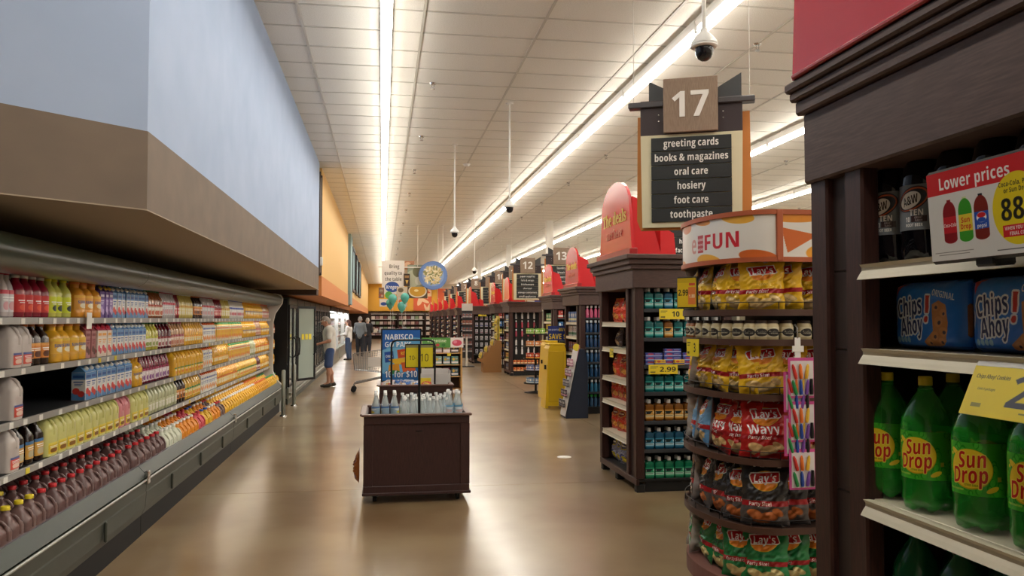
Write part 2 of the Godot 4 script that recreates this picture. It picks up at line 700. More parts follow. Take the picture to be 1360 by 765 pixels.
# ---------------------------------------------------------------- floor, walls, soffits
func build_shell():
	var f := structure("floor", box_mesh(Vector3(21.4, 0.1, 74.0)), mat("joint_fill", C("4b3b2c"), 0.8), "polished tan concrete shop floor with saw-cut joints", Vector3(7.3, -0.068, -33.5))
	var xs := [-3.4, 3.25, 8.2, 13.1, 18.0]
	var z := 3.5
	var zs := [3.5, 0.9, -3.55, -8.05]
	while zs[-1] > -70.0:
		zs.append(maxf(zs[-1] - 4.9, -70.5))
	for i in xs.size() - 1:
		for k in zs.size() - 1:
			var w: float = xs[i + 1] - xs[i] - 0.007
			var d: float = zs[k] - zs[k + 1] - 0.007
			part("slab", box_mesh(Vector3(w, 0.018, d)), mat("polished_concrete"), f, Vector3((xs[i] + xs[i + 1]) * 0.5 - 7.3, -0.009 + 0.068, (zs[k] + zs[k + 1]) * 0.5 + 33.5))
	structure("wall_left", box_mesh(Vector3(0.2, 4.9, 74.0)), mat("wall_dark"), "dark wall behind the coolers", Vector3(-3.5, 2.4, -33.5))
	structure("wall_right", box_mesh(Vector3(0.2, 4.9, 74.0)), mat("plain_wall"), "plain side wall of the shop", Vector3(18.1, 2.4, -33.5))
	structure("wall_front", box_mesh(Vector3(21.8, 4.9, 0.2)), mat("plain_wall"), "plain front wall of the shop", Vector3(7.3, 2.4, 3.6))
	# first soffit: over the juice cooler, with a corner cut at an angle
	var foot := PackedVector2Array([Vector2(-1.22, 16.0), Vector2(-1.22, 4.46), Vector2(-3.4, 2.36), Vector2(-3.4, 16.0)])
	var mb := MB.new().extrude(foot, 0.0, 0.41)
	var turned := MB.new().add(mb, Transform3D(Basis(Vector3(1, 0, 0), Vector3(0, 0, -1), Vector3(0, 1, 0)), Vector3.ZERO))
	var s1 := structure("trim_1", turned.done(), mat("taupe_paint"), "taupe band along the foot of the blue soffit above the juice cooler", Vector3(0, 2.225, 0))
	var under := MB.new().add(MB.new().extrude(foot, 0.0, 0.006), Transform3D(Basis(Vector3(1, 0, 0), Vector3(0, 0, -1), Vector3(0, 1, 0)), Vector3.ZERO))
	part("underside_sheet", under.done(), mat("underside_beige"), s1, Vector3(0, -0.0065, 0))  # thin sheet over the soffit underside, an even beige lighter than the taupe band
	var foot2 := PackedVector2Array([Vector2(-1.224, 15.99), Vector2(-1.224, 4.462), Vector2(-3.4, 2.366), Vector2(-3.4, 15.99)])
	var up := MB.new().add(MB.new().extrude(foot2, 0.0, CEIL - 2.63), Transform3D(Basis(Vector3(1, 0, 0), Vector3(0, 0, -1), Vector3(0, 1, 0)), Vector3.ZERO))
	structure("wall_soffit", up.done(), mat("blue_paint"), "pale blue soffit wall with an angled corner above the juice cooler", Vector3(0, 2.63, 0))
	# dark reveal, framed strip, then the yellow soffit of the freezers
	var fr := structure("trim_2", box_mesh(Vector3(2.14, 2.56, 0.5)), mat("dark_brown_paint"), "dark brown reveal between the blue and the yellow soffit", Vector3(-2.33, 3.4, -16.25))
	part("frame_strip", box_mesh(Vector3(0.06, 1.9, 0.4), 0.01), mat("taupe_paint"), fr, Vector3(1.08, 0.12, 0.0))
	part("frame_edge", box_mesh(Vector3(0.08, 2.0, 0.05), 0.008), mat("dark_brown_paint"), fr, Vector3(1.09, 0.12, 0.22))
	part("frame_edge", box_mesh(Vector3(0.08, 2.0, 0.05), 0.008), mat("dark_brown_paint"), fr, Vector3(1.09, 0.12, -0.22))
	part("sensor_box", box_mesh(Vector3(0.06, 0.16, 0.1), 0.01), mat("white_plastic"), fr, Vector3(1.14, -0.62, 0.1))
	structure("trim_3", box_mesh(Vector3(2.2, 0.39, 12.6)), mat("orange_paint"), "orange band along the foot of the yellow soffit above the freezers", Vector3(-2.3, 2.315, -22.8))
	structure("wall_soffit_yellow", box_mesh(Vector3(2.19, 2.17, 12.6)), mat("yellow_paint"), "yellow soffit wall above the freezers", Vector3(-2.31, 3.595, -22.8))
	structure("trim_4", box_mesh(Vector3(2.28, 2.5, 1.7)), mat("teal_paint"), "grey teal pillar breaking the yellow soffit", Vector3(-2.26, 3.43, -29.95))
	structure("trim_5", box_mesh(Vector3(2.2, 0.39, 39.0)), mat("orange_paint"), "orange band under the far yellow soffit", Vector3(-2.3, 2.315, -50.3))
	structure("wall_soffit_far", box_mesh(Vector3(2.19, 2.17, 39.0)), mat("yellow_paint"), "far yellow soffit wall towards the back of the shop", Vector3(-2.31, 3.595, -50.3))
	# black frames standing off the far soffit
	for k in 3:
		var t := thing("soffit_frame", "tall black metal picture frame standing off the far yellow soffit", "frame", Vector3(-1.16, 2.75, -33.0 - k * 4.4), 0.0, "black frames on the far soffit")
		for e in [-1.0, 1.0]:
			part("upright", box_mesh(Vector3(0.08, 1.7, 0.09)), mat("black_metal"), t, Vector3(0, 0.85, e * 1.4))
			part("rail", box_mesh(Vector3(0.08, 0.09, 2.8)), mat("black_metal"), t, Vector3(0, 0.85 + e * 0.81, 0))
		part("canvas", box_mesh(Vector3(0.03, 1.55, 2.7)), mat("teal_paint"), t, Vector3(-0.02, 0.85, 0))
	# back wall: dark shelves wall below, yellow above, pale further right
	structure("wall_back", box_mesh(Vector3(21.8, 2.35, 0.3)), mat("wall_dark"), "dark brown lower part of the back wall", Vector3(7.3, 1.175, -70.4))
	structure("wall_back_yellow", box_mesh(Vector3(8.2, 2.5, 0.3)), mat("amber_paint"), "yellow upper part of the back wall", Vector3(0.6, 3.5, -70.4))
	structure("wall_back_pale", box_mesh(Vector3(13.6, 2.5, 0.3)), mat("plain_wall"), "pale upper part of the back wall", Vector3(11.5, 3.5, -70.4))
	var pm := printed("leaf_print", leaf_print(), 0.6)
	for k in 5:
		solo("wall_panel", card_mesh(1.55, 1.9, 0.05), pm, "tall orange panel with pale leaf print on the back wall", "panel", Vector3(3.4 + k * 2.1, 3.35, -70.2), 0.0, "orange leaf panels on the back wall")

func leaf_print() -> Ink:
	var k := Ink.new(128, 160, C("d9613a"))
	var r := RandomNumberGenerator.new()
	r.seed = 4
	for i in 9:
		k.ell(r.randf() * 128, r.randf() * 160, 8 + r.randf() * 6, 30 + r.randf() * 20, C("f0c9a0"), r.randf() * 3.0)
	return k

func build_ceiling():
	var c := structure("ceiling", box_mesh(Vector3(21.4, 0.12, 74.0)), mat("plain_wall"), "white tiled suspended ceiling", Vector3(7.3, CEIL + 0.09, -33.5))
	var all := []
	var x := -0.83 - 1.22 * 3
	var tile := box_mesh(Vector3(1.195, 0.03, 0.585), 0.004)
	while x < 17.9:
		var z := 3.1
		while z > -70.3:
			var p := Vector3(x + 0.61, CEIL + 0.012, z - 0.305)
			if p.x > -1.6 or p.z > -4.0:
				var s := sees(p)
				var inside := s.z > 0 and s.x > -150 and s.x < 1510 and s.y > -80 and s.y < 420
				all.append([p, 1.0 / (s.z * s.z * s.z) if inside else -1.0])
			z -= 0.61
		x += 1.22
	all.sort_custom(func(a, b): return a[1] > b[1])
	var rest := MB.new()
	var one := MB.new().box(Vector3.ZERO, Vector3(1.195, 0.03, 0.585), 0.0)
	for i in all.size():
		if i < 300:
			part("tile", tile, mat("ceiling_tile"), c, all[i][0] - c.position)
		else:
			rest.add(one, Transform3D(Basis(), all[i][0] - c.position))
	var rp := part("far_tiles", rest.done(), mat("ceiling_tile"), c)
	rp.set_meta("kind", "stuff")
	x = -0.83 - 1.22 * 3
	while x < 18.0:
		part("main_runner", box_mesh(Vector3(0.026, 0.03, 73.5)), mat("grid_metal"), c, Vector3(x, CEIL + 0.004, -33.6) - c.position)
		x += 1.22
	var bars := MB.new()
	var zz := 3.1
	while zz > -70.3:
		bars.box(Vector3(7.3, CEIL + 0.006, zz) - c.position, Vector3(21.3, 0.03, 0.024))
		zz -= 0.61
	var bp := part("cross_bars", bars.done(), mat("grid_metal"), c)
	bp.set_meta("kind", "stuff")

func build_lights():
	var t := tpl("strip_light")
	var L := 2.42
	var hs := MB.new()
	var prof := PackedVector2Array([Vector2(-0.062, 0.0), Vector2(-0.045, -0.055), Vector2(0.045, -0.055), Vector2(0.062, 0.0), Vector2(0.055, 0.03), Vector2(-0.055, 0.03)])
	hs.extrude(prof, -L * 0.5, L * 0.5)
	part("housing", hs.done(), mat("white_metal"), t, Vector3(0, 0.1, 0))
	var tb := MB.new().tube([Vector3(0, 0, -L * 0.5 + 0.03), Vector3(0, 0, L * 0.5 - 0.03)], 0.019, 10).done()
	for s in [-1.0, 1.0]:
		part("tube", tb, mat("tube_glow"), t, Vector3(s * 0.036, 0.0, 0))
		for e in [-1.0, 1.0]:
			part("socket", box_mesh(Vector3(0.03, 0.06, 0.03), 0.004), mat("white_plastic"), t, Vector3(s * 0.036, 0.02, e * (L * 0.5 - 0.015)))
	for e in [-0.8, 0.8]:
		part("hanger", box_mesh(Vector3(0.03, 0.06, 0.05), 0.004), mat("white_metal"), t, Vector3(0, 0.14, e))
	var words := ["row above the juice cooler aisle", "row above the end caps", "row beyond the end caps", "row over the gondolas, third from the end caps", "row over the gondolas, fourth from the end caps", "row by the plain side wall"]
	for i in ROWS.size():
		for k in 29:
			copy(t, "long bare fluorescent strip light in the " + words[i], "light", Vector3(ROWS[i], 4.5, 1.0 - k * 2.44), 0.0, "strip lights of the " + words[i])

# ---------------------------------------------------------------- bottles, jugs and cartons
func patch_mesh(y0: float, y1: float, rx: float, rz: float, p: float, a: float, u0 := 0.0, u1 := 1.0) -> ArrayMesh:
	var f := func(u: float, w: float) -> Vector3:
		var th := lerpf(-a, a, u)
		return Vector3(signf(sin(th)) * pow(absf(sin(th)), 2.0 / p) * rx, lerpf(y0, y1, w), pow(absf(cos(th)), 2.0 / p) * signf(cos(th)) * rz)
	return MB.new().grid(10, 1, f, func(u, w): return Vector3(sin(lerpf(-a, a, u)), 0, cos(lerpf(-a, a, u)))).done()

func cap_mesh(r: float, h: float) -> ArrayMesh:
	var key := "cap%.4f_%.4f" % [r, h]
	if not mesh_cache.has(key):
		mesh_cache[key] = MB.new().lathe([[r, 0.0], [r, h * 0.85], [r * 0.9, h]], 12).done()
	return mesh_cache[key]

func gloss(hex: String, rough := 0.22) -> StandardMaterial3D:
	return mat("plastic_%s_%.2f" % [hex, rough], C(hex), rough)

func label_ink(bg: String, band: String, blob: String, word := "", ink_c := "ffffff") -> StandardMaterial3D:
	var key := "label_%s_%s_%s_%s" % [bg, band, blob, word]
	if mat_cache.has(key):
		return mat_cache[key]
	var k := Ink.new(64, 64, C(bg))
	k.rect(0, 0, 64, 12, C(band))
	k.ell(32, 46, 16, 12, C(blob))
	if word:
		k.text(word, 32, 30, 17, C(ink_c), 0.62)
	else:
		k.rect(12, 20, 40, 4, C(ink_c)); k.rect(16, 28, 32, 3, C(ink_c))
	return printed_small(key, k, 0.4)

func make_jug(hex: String, cap: String, sticker: Material) -> Node3D:
	var t := tpl("gallon_jug")
	if not mesh_cache.has("jug"):
		mesh_cache["jug"] = MB.new().loft([[0.0, 0.068, 0.068, 4.0], [0.006, 0.074, 0.074, 4.5], [0.16, 0.075, 0.075, 4.5], [0.178, 0.072, 0.072, 4.0], [0.218, 0.04, 0.04, 2.8], [0.234, 0.025, 0.025, 2.2], [0.242, 0.021, 0.021, 2.0], [0.258, 0.02, 0.02, 2.0]], 20).done()
		mesh_cache["jug_handle"] = MB.new().tube([Vector3(0, 0.226, 0.026), Vector3(0, 0.222, 0.046), Vector3(0, 0.205, 0.062), Vector3(0, 0.17, 0.073), Vector3(0, 0.13, 0.073)], 0.009, 7).done()
		mesh_cache["jug_label"] = patch_mesh(0.02, 0.085, 0.0762, 0.0762, 4.5, 0.62)
	part("body", mesh_cache["jug"], gloss(hex, 0.28), t)
	part("handle", mesh_cache["jug_handle"], gloss(hex, 0.28), t)
	part("cap", cap_mesh(0.023, 0.02), gloss(cap, 0.4), t, Vector3(0, 0.253, 0))
	part("sticker", mesh_cache["jug_label"], sticker, t)
	return t

func make_bottle(called: String, sections: Array, hex: String, cap: String, cr: float, ch: float, lab: Material, ly0: float, ly1: float, lw: float, lp: float, la := 1.2, segs := 16) -> Node3D:
	var t := tpl(called)
	var key := "bottle%s" % [sections]
	if not mesh_cache.has(key):
		mesh_cache[key] = MB.new().loft(sections, segs).done()
	part("body", mesh_cache[key], gloss(hex, 0.2), t)
	part("cap", cap_mesh(cr, ch), gloss(cap, 0.4), t, Vector3(0, sections[-1][0] - ch * 0.35, 0))
	if lab:
		var k2 := "lab%.3f%.3f%.3f%.3f%.2f" % [ly0, ly1, lw, lp, la]
		if not mesh_cache.has(k2):
			mesh_cache[k2] = patch_mesh(ly0, ly1, lw, lw, lp, la)
		part("label", mesh_cache[k2], lab, t)
	return t

const ROUND := [[0.0, 0.044, 0.044, 2.0], [0.006, 0.05, 0.05, 2.0], [0.15, 0.05, 0.05, 2.0], [0.175, 0.042, 0.042, 2.0], [0.2, 0.024, 0.024, 2.0], [0.215, 0.02, 0.02, 2.0], [0.232, 0.02, 0.02, 2.0]]
const SQUARE := [[0.0, 0.042, 0.042, 4.0], [0.006, 0.047, 0.047, 4.5], [0.155, 0.047, 0.047, 4.5], [0.18, 0.038, 0.038, 3.5], [0.205, 0.022, 0.022, 2.4], [0.215, 0.019, 0.019, 2.0], [0.235, 0.019, 0.019, 2.0]]
const SUNNY := [[0.0, 0.062, 0.062, 2.4], [0.008, 0.068, 0.068, 2.5], [0.05, 0.068, 0.068, 2.5], [0.075, 0.062, 0.062, 2.3], [0.15, 0.066, 0.066, 2.3], [0.18, 0.052, 0.052, 2.2], [0.2, 0.03, 0.03, 2.0], [0.232, 0.03, 0.03, 2.0]]
const TALL := [[0.0, 0.032, 0.032, 3.0], [0.006, 0.037, 0.037, 3.2], [0.14, 0.037, 0.037, 3.2], [0.175, 0.03, 0.03, 2.6], [0.21, 0.016, 0.016, 2.0], [0.24, 0.015, 0.015, 2.0]]

func make_carton(art: Material, side: Material, cap: String) -> Node3D:
	var t := tpl("juice_carton")
	var w := 0.047
	if not mesh_cache.has("carton"):
		mesh_cache["carton"] = MB.new().box(Vector3(0, 0.095, 0), Vector3(w * 2, 0.19, w * 2), 0.002).done()
		var g := MB.new()
		# sloping gable panels and crimped ridge
		g.quad(Vector3(-w, 0.19, w), Vector3(w, 0.19, w), Vector3(w, 0.232, 0.004), Vector3(-w, 0.232, 0.004))
		g.quad(Vector3(w, 0.19, -w), Vector3(-w, 0.19, -w), Vector3(-w, 0.232, -0.004), Vector3(w, 0.232, -0.004))
		for s in [-1.0, 1.0]:
			g.facing([Vector3(s * w, 0.19, w), Vector3(s * w, 0.19, -w), Vector3(s * (w - 0.012), 0.232, 0)], Vector3(s, 0.2, 0).normalized(), [])
		g.box(Vector3(0, 0.244, 0), Vector3(w * 2, 0.026, 0.008), 0.001)
		mesh_cache["gable"] = g.done()
	part("body", mesh_cache["carton"], art, t)
	part("gable_top", mesh_cache["gable"], side, t)
	var c := part("cap", cap_mesh(0.017, 0.016), gloss(cap, 0.4), t, Vector3(0, 0.212, 0.024))
	c.rotation.x = 0.75
	return t

func carton_art(bg: String, field: String, fruit: String, dark: String) -> StandardMaterial3D:
	var key := "carton_%s_%s_%s" % [bg, field, fruit]
	if mat_cache.has(key):
		return mat_cache[key]
	var k := Ink.new(64, 128, C(bg))
	k.rect(0, 34, 64, 60, C(field))
	k.rect(8, 14, 48, 12, C(dark))
	k.ell(22, 86, 16, 15, C(fruit)); k.ell(44, 98, 15, 14, C(fruit))
	k.rect(10, 42, 44, 5, C(dark)); k.rect(14, 52, 36, 3, C(dark)); k.rect(14, 59, 30, 3, C(dark))
	return printed_small(key, k, 0.45)

# items along a cooler shelf between two columns of the photograph
func stock(t: Node3D, px0: float, px1: float, x: float, y: float, pitch: float, rows: int, label: String, category: String, group: String, rise := 0.0):
	var za := z_at(px0, x)
	var zb := z_at(px1, x)
	var cnt := maxi(1, int(round((za - zb) / pitch)))
	var step := (za - zb) / cnt
	for r in rows:
		for i in cnt:
			var lab := label
			if rows > 1 and label.split(" ").size() <= 13:
				lab += ", %s row" % ["front", "second", "third", "rearmost"][r]
			var z := za - (i + 0.5) * step + rng.randf_range(-0.006, 0.006)
			copy(t, lab, category, Vector3(x - r * pitch * 1.04 + rng.randf_range(-0.004, 0.004), y + r * rise, z), PI / 2 + rng.randf_range(-0.07, 0.07), group if lab == label else "%s, %s row" % [group, NTH[r]])

func cooler_lamp(c: Node3D, at: Vector3, za: float, zb: float, energy: float):
	var lm := mat("cooler_lamp", C("ffffff"), 0.4)
	lm.emission_enabled = true
	lm.emission = Color(1.0, 0.98, 0.93)
	lm.emission_energy_multiplier = 1.2
	part("lamp_tube", MB.new().tube([at + Vector3(0, 0, za - 0.2), at + Vector3(0, 0, zb + 0.2)], 0.006, 6).done(), lm, c)
	var l := AreaLight3D.new()
	l.name = "cooler_lamp_light"
	l.area_size = Vector2(0.03, za - zb - 0.4)
	l.area_normalize_energy = false
	l.light_energy = energy
	l.light_color = Color(1.0, 0.98, 0.93)
	l.area_range = 20.0
	l.area_attenuation = 2.0
	l.shadow_enabled = true
	l.position = at + Vector3(0, -0.008, (za + zb) * 0.5)
	l.rotation_degrees = Vector3(-90, 0, 0)
	add_child(l, true)

const COOL_END := -15.0
const LIP := -1.76

func build_cooler():
	var c := thing("juice_cooler", "long open juice cooler with steel front rail and dark green canopy", "cooler", Vector3.ZERO)
	var joints := [-1.9, -6.6, -10.3, COOL_END]
	var secs := 3
	for i in secs:
		var za: float = joints[i] - 0.004
		var zb: float = joints[i + 1] + 0.004
		var L := za - zb
		var lo := -za
		var ex := func(pts: Array, m: Material, called: String) -> MeshInstance3D:
			return part(called, MB.new().extrude(PackedVector2Array(pts), zb, za).done(), m, c)
		ex.call([Vector2(LIP - 0.115, 0.50), Vector2(LIP - 0.115, 0.518), Vector2(LIP - 0.075, 0.525), Vector2(LIP - 0.075, 0.505)], mat("lip_grey", C("77747c"), 0.4, 0.3), "deck_lip")
		ex.call([Vector2(LIP - 0.073, 0.528), Vector2(LIP - 0.006, 0.45), Vector2(LIP - 0.015, 0.442), Vector2(LIP - 0.08, 0.512)], mat("rail_steel", C("333a34"), 0.42, 0.45), "front_rail")
		part("bumper", MB.new().tube([Vector3(LIP, 0.433, za - 0.01), Vector3(LIP, 0.433, zb + 0.01)], 0.009, 8).done(), mat("bumper_steel", C("b4b6b0"), 0.4, 0.6), c)
		ex.call([Vector2(LIP - 0.01, 0.418), Vector2(LIP - 0.016, 0.34), Vector2(LIP - 0.012, 0.33), Vector2(LIP - 0.02, 0.22), Vector2(LIP - 0.045, 0.16), Vector2(LIP - 0.1, 0.15), Vector2(LIP - 0.06, 0.418)], mat("dull_steel"), "front_panel")
		part("end_bracket", box_mesh(Vector3(0.03, 0.1, 0.06), 0.006), mat("chrome"), c, Vector3(LIP + 0.002, 0.45, zb + 0.03))
		for q in 3:
			part("panel_clip", box_mesh(Vector3(0.02, 0.13, 0.025), 0.006), mat("dull_steel"), c, Vector3(LIP - 0.004, 0.27, za - L * (0.2 + q * 0.3)))
		ex.call([Vector2(LIP - 0.05, 0.0), Vector2(LIP - 0.05, 0.16), Vector2(LIP - 0.2, 0.16), Vector2(LIP - 0.2, 0.0)], mat("black_matte"), "kick_plate")
		ex.call([Vector2(LIP - 0.94, 0.16), Vector2(LIP - 0.05, 0.16), Vector2(LIP - 0.11, 0.5), Vector2(LIP - 0.125, 0.5), Vector2(LIP - 0.095, 0.385), Vector2(LIP - 0.94, 0.53)], mat("cooler_inside"), "deck")
		ex.call([Vector2(-2.76, 0.0), Vector2(-2.76, 2.0), Vector2(-2.68, 2.0), Vector2(-2.68, 0.0)], mat("cooler_inside"), "back_panel")
		# canopy: a rounded nose
		var arc := [Vector2(-2.76, 2.09), Vector2(-1.93, 2.1)]
		for k in 11:
			var a := deg_to_rad(80.0 - k * 20.5)
			arc.append(Vector2(-1.92 + cos(a) * 0.14, 1.992 + sin(a) * 0.105))
		arc.append(Vector2(-2.1, 1.93)); arc.append(Vector2(-2.76, 2.0))
		var cm := MB.new()
		var r := []
		for z in [za, zb]:
			var ring := PackedVector3Array()
			for p in arc:
				ring.append(Vector3(p.x, p.y, z))
			ring.append(ring[0])
			r.append(ring)
		cm.rings(r, PackedFloat32Array([0, 1]))
		part("canopy", cm.done(), mat("canopy_paint"), c)
		# lamps: a tube high behind the canopy nose and, in the far section, strips under the shelf edges
		part("lamp_housing", box_mesh(Vector3(0.07, 0.02, L - 0.3), 0.004), mat("shelf_dark"), c, Vector3(-2.17, 1.936, (za + zb) * 0.5))
		if i >= 1:
			cooler_lamp(c, Vector3(-2.17, 1.92, 0), za, zb, 8.0 if i == 2 else 3.0)
		if i == 2:
			for yy in [1.66, 1.38, 1.095, 0.815]:
				cooler_lamp(c, Vector3(-1.99, yy - 0.032, 0), za, zb, 1.1)
		for yy in [1.66, 1.38, 1.095, 0.815]:
			var sh := bx("shelf", Vector3(-2.68, yy - 0.022, zb), Vector3(-1.99, yy, za), mat("shelf_dark"), c)
			var rail := part("price_rail", box_mesh(Vector3(0.014, 0.04, L), 0.002), mat("rail_grey", C("a9a8a6"), 0.35, 0.2), sh, Vector3(0.352, -0.008, 0))
			var z := -L * 0.5 + 0.12
			while z < L * 0.5 - 0.06:
				var tag := part("price_tag", box_mesh(Vector3(0.003, 0.032, 0.05)), mat("tag_white", C("eceae4"), 0.6) if rng.randf() < 0.94 else mat("tag_yellow", C("e3cf3a"), 0.6), sh, Vector3(0.361, -0.009, z))
				z += rng.randf_range(0.15, 0.3)
	# profile panel that closes the far end
	var prof := [Vector2(-2.8, 0.0), Vector2(LIP - 0.02, 0.0), Vector2(LIP + 0.01, 0.38), Vector2(LIP - 0.03, 0.5), Vector2(LIP - 0.11, 0.58), Vector2(LIP - 0.17, 0.72), Vector2(-1.935, 0.85), Vector2(-1.935, 1.6), Vector2(-1.9, 1.75), Vector2(-1.84, 1.84), Vector2(-1.78, 1.93), Vector2(-1.77, 2.02), Vector2(-1.81, 2.09), Vector2(-1.9, 2.11), Vector2(-2.8, 2.11)]
	part("end_panel", MB.new().extrude(PackedVector2Array(prof), COOL_END - 0.07, COOL_END - 0.002).done(), mat("panel_white", C("c9c9c6"), 0.3), c)
	part("side_skin", box_mesh(Vector3(0.85, 2.05, 0.02)), mat("black_matte"), c, Vector3(-2.38, 1.03, COOL_END - 0.082))

	# ---- stock
	var tea_label := label_ink("c8281e", "e8c63a", "e8c63a")
	var tea_y := label_ink("e6c92e", "e6c92e", "c23a1c")
	var lem_label := label_ink("e4c832", "f2e05a", "8a5a1c")
	var tea_yellow := make_jug("6e5450", "e8d22a", tea_y)
	var tea_red := make_jug("684e4c", "c41e28", tea_label)
	var lemonade := make_jug("d8d78a", "e6d42c", lem_label)
	var pinkade := make_jug("d98a92", "2f8a46", lem_label)
	var clear_lem := make_jug("cfd2bd", "eceae4", lem_label)
	var orange_jug := make_jug("e08a1e", "eceae4", label_ink("e8a02c", "e8641e", "f4f0e0"))
	var pink_jug := make_jug("cc4a56", "c22a34", label_ink("e05a6a", "f4f0e0", "c02030"))
	var gold_jug := make_jug("e2b02c", "2a58b0", label_ink("e8c23c", "f4f0e0", "e8841e"))
	var oj_jug := make_jug("e6b02e", "eceae4", label_ink("f0c43a", "2f8a46", "e8841e"))
	var oj_green := make_jug("e4b638", "2f8a46", label_ink("f0c43a", "2f8a46", "e8841e"))
	var oj_orange := make_jug("e2a224", "e06a1c", label_ink("f0c43a", "e06a1c", "e8841e"))
	var milky := make_jug("c9c0bc", "c03a48", label_ink("d8584a", "5a68a8", "f0d0c0"))
	var red_bottle := make_bottle("juice_bottle", ROUND, "8e1a30", "efe9e6", 0.023, 0.022, label_ink("d0302e", "d0302e", "e8583a"), 0.03, 0.13, 0.051, 2.0)
	var lime_bottle := make_bottle("juice_bottle", ROUND, "c9c95e", "e6e02c", 0.023, 0.022, label_ink("d6e02a", "d6e02a", "2c3c2c"), 0.03, 0.13, 0.051, 2.0)
	var sunny := make_bottle("juice_jug", SUNNY, "e59a2c", "e0781e", 0.033, 0.02, label_ink("e8a43c", "f0b83c", "f4ecd0", "SUNNYD", "2a4cc0"), 0.055, 0.15, 0.068, 2.3)
	var sunny_y := make_bottle("juice_jug", SUNNY, "dea62a", "e0921e", 0.033, 0.02, label_ink("e8b43c", "f0c84c", "f4ecd0", "SUNNYD", "2a4cc0"), 0.055, 0.15, 0.068, 2.3)
	var dark_tea := make_bottle("tea_bottle", SQUARE, "2a1812", "c06a34", 0.022, 0.024, label_ink("d98a3c", "e8a85a", "5a2c14"), 0.04, 0.13, 0.048, 4.5)
	var dark_blue := make_bottle("tea_bottle", SQUARE, "23140f", "7fa6c4", 0.022, 0.024, label_ink("d9a84c", "4a80b8", "c8c0a0"), 0.03, 0.13, 0.048, 4.5)
	var amber := make_bottle("tea_bottle", SQUARE, "8a4f2a", "2f6a3c", 0.021, 0.022, label_ink("e0d4c0", "b03a20", "c85a2c"), 0.02, 0.12, 0.048, 4.5)
	var white_red := make_bottle("slim_bottle", TALL, "c8c0c0", "b4304a", 0.018, 0.02, label_ink("d8d4d8", "d04a5a", "d8a0a8"), 0.03, 0.15, 0.038, 3.2)
	var pale_bottle := make_bottle("slim_bottle", TALL, "c9b45e", "efeae0", 0.018, 0.02, label_ink("e6d88a", "d0a03a", "f0ead0"), 0.03, 0.13, 0.038, 3.2)
	var crimson := make_bottle("slim_bottle", TALL, "7a1424", "efeae0", 0.018, 0.02, label_ink("c83a3a", "8a1424", "f0d8d0"), 0.03, 0.13, 0.038, 3.2)
	var blue_cap := make_bottle("slim_bottle", TALL, "dcd8d0", "2a4cb0", 0.018, 0.02, label_ink("e8e4e0", "2a4cb0", "c84a5a"), 0.03, 0.15, 0.038, 3.2)
	var berry := make_bottle("slim_bottle", TALL, "7c1c38", "3a6a4c", 0.018, 0.02, label_ink("e8dce0", "9c2c54", "8a4c94"), 0.02, 0.13, 0.038, 3.2)
	var green_bottle := make_bottle("juice_bottle", SQUARE, "c0b848", "2f7a46", 0.021, 0.022, label_ink("e8e4d0", "c0c040", "8aa03c"), 0.03, 0.12, 0.048, 4.5)
	var dark_red := make_bottle("juice_bottle", SQUARE, "5c101e", "2c5a3a", 0.021, 0.022, label_ink("e0d4d0", "8a1c2c", "a03a4a"), 0.02, 0.11, 0.048, 4.5)
	var tan_bottle := make_bottle("juice_bottle", SQUARE, "b98a5c", "c8404c", 0.021, 0.022, label_ink("d8b49c", "b04a54", "c87a5c"), 0.02, 0.12, 0.048, 4.5)
	var oj_slim := make_bottle("orange_juice_bottle", SQUARE, "e8ae34", "e8c23c", 0.021, 0.022, label_ink("f0c850", "e89a2c", "f4ead0"), 0.04, 0.1, 0.048, 4.5)
	var oj_g := make_bottle("orange_juice_bottle", SQUARE, "e6b440", "2f8a46", 0.021, 0.022, label_ink("f0d878", "2f8a46", "e8902c"), 0.03, 0.12, 0.048, 4.5)
	var oj_o := make_bottle("orange_juice_bottle", SQUARE, "e4a030", "e0641c", 0.021, 0.022, label_ink("f0c850", "e0641c", "f4ead0"), 0.03, 0.12, 0.048, 4.5)
	var pale_green := make_bottle("juice_bottle", SQUARE, "c3c69c", "2f7a46", 0.021, 0.022, label_ink("d6d8b4", "c8cca0", "e8e8d8"), 0.03, 0.11, 0.048, 4.5)
	var c_blue := make_carton(carton_art("5c8fc4", "e6e6e4", "d8403a", "28549c"), mat("carton_blue", C("5c93c8"), 0.45), "eceae4")
	var c_purple := make_carton(carton_art("5a3a8a", "8a6cb4", "c8b0e0", "e8e0f0"), mat("carton_purple", C("4c3078"), 0.45), "d8b03a")
	var c_brown := make_carton(carton_art("b07a78", "a86a6a", "5c2c24", "7a1c2c"), mat("carton_rose", C("94494e"), 0.45), "b03a4a")
	var c_pink := make_carton(carton_art("e8d6c8", "f0e8dc", "d84a5a", "e8a03c"), mat("carton_pink", C("b83a54"), 0.45), "c22a44")
	var c_orange := make_carton(carton_art("e8e0c8", "f0c23c", "e8801c", "e06a1c"), mat("carton_orange", C("e6b23a"), 0.45), "2f8a46")
	var c_white := make_carton(carton_art("e8e8e2", "f0f0ea", "e8902c", "2a4ca0"), mat("carton_white", C("e4e2dc"), 0.45), "e0641c")
	var X := -2.05
	# top shelf
	var y := 1.66
	var on := " on the cooler's top shelf"
	stock(white_red, -4, 11, X, y, 0.085, 2, "slim white and red labelled bottle before the dark red juice" + on, "bottle", "first white bottles top shelf")
	stock(red_bottle, 12, 58, X, y, 0.115, 2, "round bottle of dark red juice with white cap" + on, "bottle", "red juice bottles top shelf")
	stock(lime_bottle, 58, 73, X, y, 0.115, 2, "lime green labelled juice bottle beside red bottles" + on, "bottle", "lime bottles top shelf")
	stock(lime_bottle, 76, 88, X, y, 0.13, 1, "lone lime green labelled juice bottle before the orange jugs" + on, "bottle", "")
